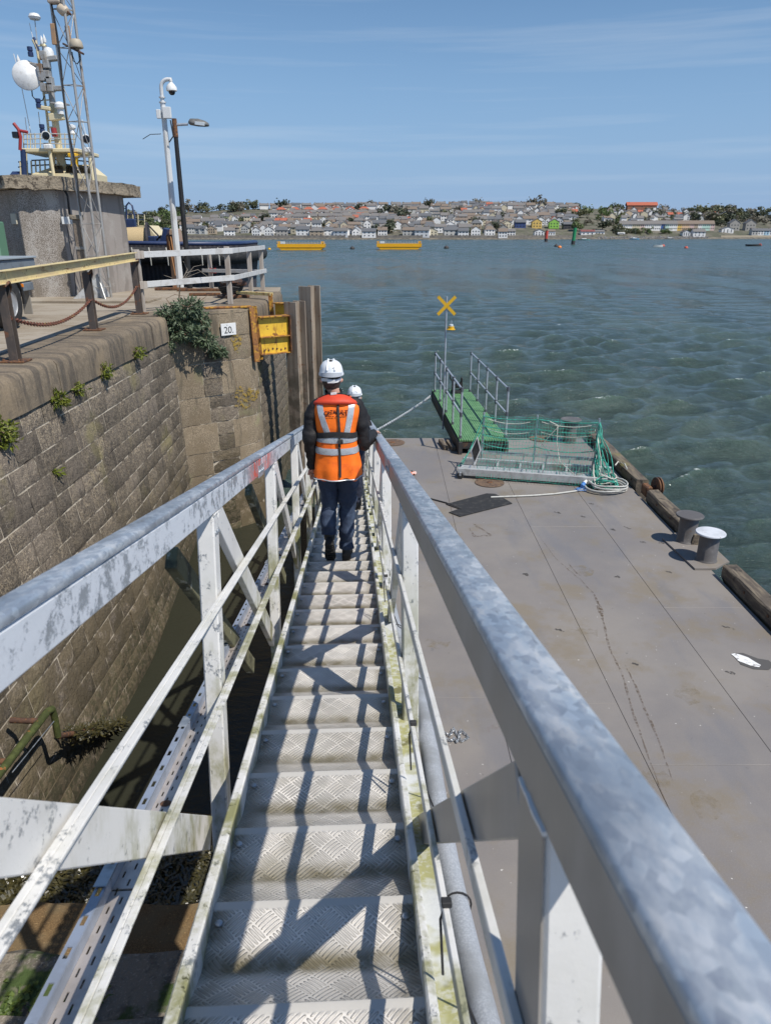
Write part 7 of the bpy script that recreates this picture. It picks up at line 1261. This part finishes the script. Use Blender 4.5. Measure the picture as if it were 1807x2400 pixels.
    bp('jacket', MB().loft([ell((0, cy, z), rx, ry, 30, e=2.4) for z, rx, ry, cy in ((.86, .185, .135, 0), (1.05, .172, .128, 0), (1.22, .162, .122, 0), (1.38, .185, .122, 0), (1.47, .178, .098, .0), (1.515, .135, .08, .008), (1.535, .085, .072, .015))]), M_jacket)
    bp('jacket_collar', MB().loft([ell((hd[0] * .3, .012, 1.515), .088, .080, 24, .1), ell((hd[0] * .5, .012, 1.56), .076, .074, 24, .12), ell((hd[0] * .6, .014, 1.588), .073, .073, 24, .15), ell((hd[0] * .6, .014, 1.582), .066, .066, 24, .15)], cap=False), M_jacket)
    # --- hair and helmet
    hc = V3((hd[0], hd[1], 1.70)); hr = []
    for z, rx, ry, cy in ((-.095, .058, .05, -.022), (-.07, .072, .075, -.012), (-.03, .082, .094, -.006), (.02, .085, .10, 0), (.06, .078, .09, 0)): hr.append(ell(hc + (0, cy - .004, z), rx, ry * .94, 26))
    q = MB().loft(hr); 
    bp('hair', q, o['hair'])
    H = MB(); rg = []; hh = hc + (0, .0, .022)
    for z, rx, ry in ((-.006, .106, .130), (.0, .108, .133), (.012, .106, .130), (.02, .101, .124), (.045, .098, .120), (.075, .089, .108), (.10, .072, .086), (.116, .049, .058), (.124, .022, .027), (.126, .001, .001)): rg.append(ell(hh + (0, .0, z), rx, ry, 34, -.06))
    hm = bp('helmet', H.loft(rg, cap=False), M_helm)
    bp('helmet_brim', MB().loft([ell(hh + (0, .03, -.004), .106, .150, 34, -.10), ell(hh + (0, .032, .003), .108, .153, 34, -.10), ell(hh + (0, .01, .012), .098, .125, 34, -.08), ell(hh + (0, .01, .006), .09, .115, 34, -.08)], cap=False), M_helm, 60, hm)
    for x in (-.032, .032): bp('helmet_ridge', MB().tube([hh + (x, -.116, .05), hh + (x * .95, -.097, .081), hh + (x * .8, -.05, .116), hh + (x * .7, 0, .126), hh + (x * .8, .06, .112)], .009, 8), M_helm, 60, hm)
    bp('helmet_vent', MB().lathe([(0, 0), (.016, 0), (.015, .004), (0, .004)], 14, hh + (.0, -.05, .119), (0, -.45, .9), cap=False), M_black, 40, hm)
    bp('helmet_badge', MB().obox(hh + (.012, -.106, .072), (1, 0, 0), (0, .6, .8), (0, .8, -.6), .017, .006, .003), M_black, None, hm)
    nb = 20; an_ = np.linspace(-math.pi * .93, -math.pi * .07, nb); s1 = [hh + (.102 * math.cos(a), .126 * math.sin(a), .016 + .02 * (-math.sin(a))) for a in an_]; s2_ = [hh + (.104 * math.cos(a), .129 * math.sin(a), -.002 + .038 * (-math.sin(a)) ** 2 * 0) for a in an_]
    bp('helmet_rear_rim', MB().loft([[a * 1.0, a + (0, -.006, 0), b + (0, -.012, 0), b] for a, b in zip([V3(p) for p in s1], [V3(p) for p in s2_])]), M_helmg, 60, hm)
    s3 = [hh + (.086 * math.cos(a), .104 * math.sin(a), -.036 + .006 * math.cos(3 * a)) for a in np.linspace(-math.pi * .95, -math.pi * .05, 18)]; bp('helmet_headband', MB().loft([[p + (0, 0, -.014), p + (0, -.005, -.013), p + (0, -.005, .013), p + (0, 0, .014)] for p in s3]), M_white, 60, hm); bp('headband_ratchet', MB().obox(hh + (0, -.112, -.040), (1, 0, 0), (0, 1, 0), (0, 0, 1), .032, .010, .016, .004), M_white, None, hm)
    if o.get('vest'):
        VK = [(.835, .212, .168, -.004), (.92, .208, .166, -.004), (1.02, .194, .156, 0), (1.13, .180, .148, 0), (1.22, .170, .142, 0), (1.30, .182, .146, 0), (1.40, .203, .142, 0), (1.47, .208, .122, 0), (1.515, .185, .098, .004), (1.54, .12, .082, .01)]
        zs = [k[0] for k in VK]
        def VS(a, z, off=0.):
            rx, ry, cy = (np.interp(z, zs, [k[i] for k in VK]) for i in (1, 2, 3)); ca, sa = math.cos(a), math.sin(a); e_ = 2.35; p = np.array([rx * math.copysign(abs(ca) ** (2 / e_), ca), cy + ry * math.copysign(abs(sa) ** (2 / e_), sa), z]); n = np.array([p[0] / rx ** 2, (p[1] - cy) / ry ** 2, 0]); n /= np.linalg.norm(n)
            fold = .0065 * float(noise3(np.array([[p[0] * 1.6, p[1], z * .8]]), 16, 31, 3)[0]) + (.012 * max(0, (1.05 - z) / .2) * math.sin(a * 7 + 1.0) if z < 1.05 else 0); return p + n * (off + fold)
        nz, na = 40, 52; zz_ = np.linspace(.835, 1.54, nz); MBv = MB(); hem = lambda a: .012 * math.sin(a * 5 + 2) + .008 * math.sin(a * 9)
        rings = [[VS(a, z + (hem(a) if i == 0 else 0)) for a in np.linspace(0, 2 * math.pi, na + 1)[:-1]] for i, z in enumerate(zz_)]; vt = bp('hi_viz_vest', MBv.loft(rings, cap=False), M_hiviz)
        def wrapband(z0, z1, m_, n_, off, a0=0, a1=2 * math.pi, k=56, dip=0.):
            ct = lambda a: dip * max(0., -math.sin(a)) ** 4; R = []
            for a in np.linspace(a0, a1, k): R.append([VS(a, z0 + ct(a), off), VS(a, (z0 + z1) / 2 + ct(a), off + .003), VS(a, z1 + ct(a), off), VS(a, z1 + ct(a), off - .003), VS(a, z0 + ct(a), off - .003)])
            return bp(n_, MB().loft(R), m_, 60, vt)
        wrapband(1.062, 1.118, M_silver, 'reflective_band', .006); wrapband(1.165, 1.222, M_silver, 'reflective_band', .006); wrapband(1.195, 1.245, M_black, 'harness_belt', .012, dip=.022); wrapband(.832, .842, M_silver, 'hem_binding', .005)
        def backstrip(xz, w, m_, n_, off):
            R = []
            for x, z in spl(xz, 26):
                rx = np.interp(z, zs, [k[1] for k in VK]); f = lambda xx: -math.acos(max(-1, min(1, math.copysign(abs(xx / rx) ** (2.35 / 2), xx)))); a0, a1 = f(x - w / 2), f(x + w / 2); R.append([VS(a0, z, off), VS((a0 + a1) / 2, z, off + .002), VS(a1, z, off), VS(a1, z, off - .003), VS(a0, z, off - .003)])
            return bp(n_, MB().loft(R), m_, 60, vt)
        backstrip([(-.135, 1.50), (-.118, 1.40), (-.092, 1.31), (-.075, 1.25)], .05, M_silver, 'reflective_brace', .006); backstrip([(.135, 1.50), (.118, 1.40), (.10, 1.31), (.085, 1.25)], .05, M_silver, 'reflective_brace', .006)
        backstrip([(.018, 1.50), (.022, 1.38), (.026, 1.24), (.022, 1.15), (.026, 1.0), (.024, .87)], .018, M_black, 'harness_strap', .013); bp('harness_buckle', MB().obox(VS(-math.pi / 2 + .13, 1.185, .022), (1, 0, 0), (0, 1, 0), (0, 0, 1), .022, .008, .02, .004), M_black, None, vt)
        ring_ = []; nn_ = 40
        for k in range(nn_):
            a = -math.pi * 1.28 + (math.pi * 1.56) * k / (nn_ - 1); fr = max(0, math.sin(a)); rr = (.155 if abs(math.cos(a)) > .3 else .15); c = np.array([.178 * math.cos(a) * (1 - .3 * fr), -.005 + (.112 if math.sin(a) < 0 else .15) * math.sin(a), 1.52 - .16 * fr + .012 * abs(math.cos(a)) * 0 - .028 * abs(math.cos(a)) ** 3]); t_ = .030; ring_.append((c, t_))
        R = []
        for k, (c, t_) in enumerate(ring_):
            a = -math.pi * 1.28 + (math.pi * 1.56) * k / (nn_ - 1); out = np.array([math.cos(a), math.sin(a), 0]); inn = .062 if math.sin(a) < 0 else .045; R.append([c + out * x + np.array([0, 0, z]) for x, z in ((.016, -.022), (.024, -.004), (.012, .014), (-inn * .5, .036), (-inn, .050), (-inn - .006, .036), (-inn * .6, -.006), (-.01, -.026))])
        bp('lifejacket_collar', MB().loft(R), M_redlj, 60, vt)
        # print across the shoulders, following the cloth in an arc
        word = 'CATAPULT'
        for k, ch_ in enumerate(word):
            x = -.084 + .0242 * k; z = 1.420 + .012 * (1 - ((k - 3.5) / 3.5) ** 2) + .006 * (k / 7); rx = np.interp(z, zs, [q_[1] for q_ in VK]); a = -math.acos(math.copysign(abs(x / rx) ** 1.175, x)); P0 = VS(a, z, .005); n = V3((P0[0] * .9, P0[1] - 0, 0)); n = np.array([x * 2.2, -.9, 0.]); n /= np.linalg.norm(n); tx_ = np.array([-n[1], n[0], 0]); P0 = P0 + n * .003
            Mt = WM[t] @ Matrix(((tx_[0], 0, n[0], P0[0]), (tx_[1], 0, n[1], P0[1]), (0, 1, 0, P0[2]), (0, 0, 0, 1))); text(ch_, .050 + .006 * (k in (0, 7)), Mt @ Matrix.Diagonal((.78, 1, 1, 1)), M_text, vt, 'lettering', .0008, .0016)
        for k in range(9): x = -.075 + .019 * k; P0 = VS(-math.pi / 2 + x * 4.6, 1.398 + .006 * (k / 8), .0075); bp('small_print', MB().obox(P0, (1, x * 2, 0), (0, 1, 0), (0, 0, 1), .0075, .001, .0028), M_text, None, vt)
        bp('shirt_label', MB().obox((hd[0] * .3 - .006, -.066, 1.578), (1, 0, .12), (0, 1, 0), (0, 0, 1), .026, .004, .010, .002), M_white, None, vt)
    if o.get('band'):
        bp('waist_band', MB().loft([ell((0, 0, z), rx, ry, 30, e=2.4) for z, rx, ry in ((1.0, .182, .137), (1.0, .186, .141), (1.05, .184, .139), (1.05, .178, .134))]), M_lime)
    return t
yaw = math.atan2(-gd[0], gd[1])
def pM(u, v, w): p = gwp(u, v, w); return Matrix.Translation(Vector(p)) @ Matrix.Rotation(yaw, 4, 'Z')
P1 = pM(-.145, 6.62, -.035); inv = P1.inverted(); hr_ = inv @ Vector(gwp(.225, 7.10, 1.135)); hr_ = np.array(hr_)
make_person('person in orange vest and white helmet walking down the gangway, one hand on the rail', P1, 1., dict(head=(-.035, .045), hair=M_hair, trou=M_jean, vest=True,
    armL=((-.215, -.012, 1.34), (-.228, -.04, 1.17), (-.222, .02, .915), (-.218, .045, .83), (.3, -.6, -.1), .018, -1), armR=((.208, .0, 1.32), (.236, .03, 1.11), tuple(hr_ + (-.035, -.12, .01)), tuple(hr_ + (.0, .02, .0)), (.1, .2, -1), .035, -1),
    legL=((-.09, .0, .88), (-.085, .065, .52), (-.09, -.03, .27), (-.09, -.03, .22)), legR=((.09, 0, .88), (.078, .07, .50), (.062, .06, .10), (.062, .09, .05)), bootL=((-.09, -.035, .29), (-.085, -.02, .015), (-.09, -.155, .235)), bootR=((.062, .06, .12), (.072, .26, -.02), (.060, -.0, .015))))
P2 = pM(-.03, 9.7, -.03); inv = P2.inverted(); h2_ = np.array(inv @ Vector(gwp(.2, 10.0, 1.135)))
make_person('person in a dark jacket and white helmet farther down, half hidden by the first person', P2, .90, dict(head=(.06, .06), hair=M_hair, trou=M_navyt, band=True,
    armL=((-.252, .02, 1.33), (-.272, .03, 1.18), (-.252, .16, .98), (-.245, .2, .90), (.3, -.6, -.1), .018, -1), armR=((.232, .0, 1.31), (.262, .0, 1.14), tuple(h2_ + (-.04, -.12, .01)), tuple(h2_ + (.0, .02, .0)), (.1, .2, -1), .035, -1),
    legL=((-.09, .0, .88), (-.085, .06, .50), (-.09, .0, .10), (-.09, .03, .05)), legR=((.09, 0, .88), (.085, .03, .50), (.085, -.02, .12), (.085, .01, .06)), bootL=((-.09, .0, .12), (-.09, .21, -.02), (-.09, -.05, .0)), bootR=((.085, -.02, .14), (.09, .2, .02), (.085, -.07, .03))))
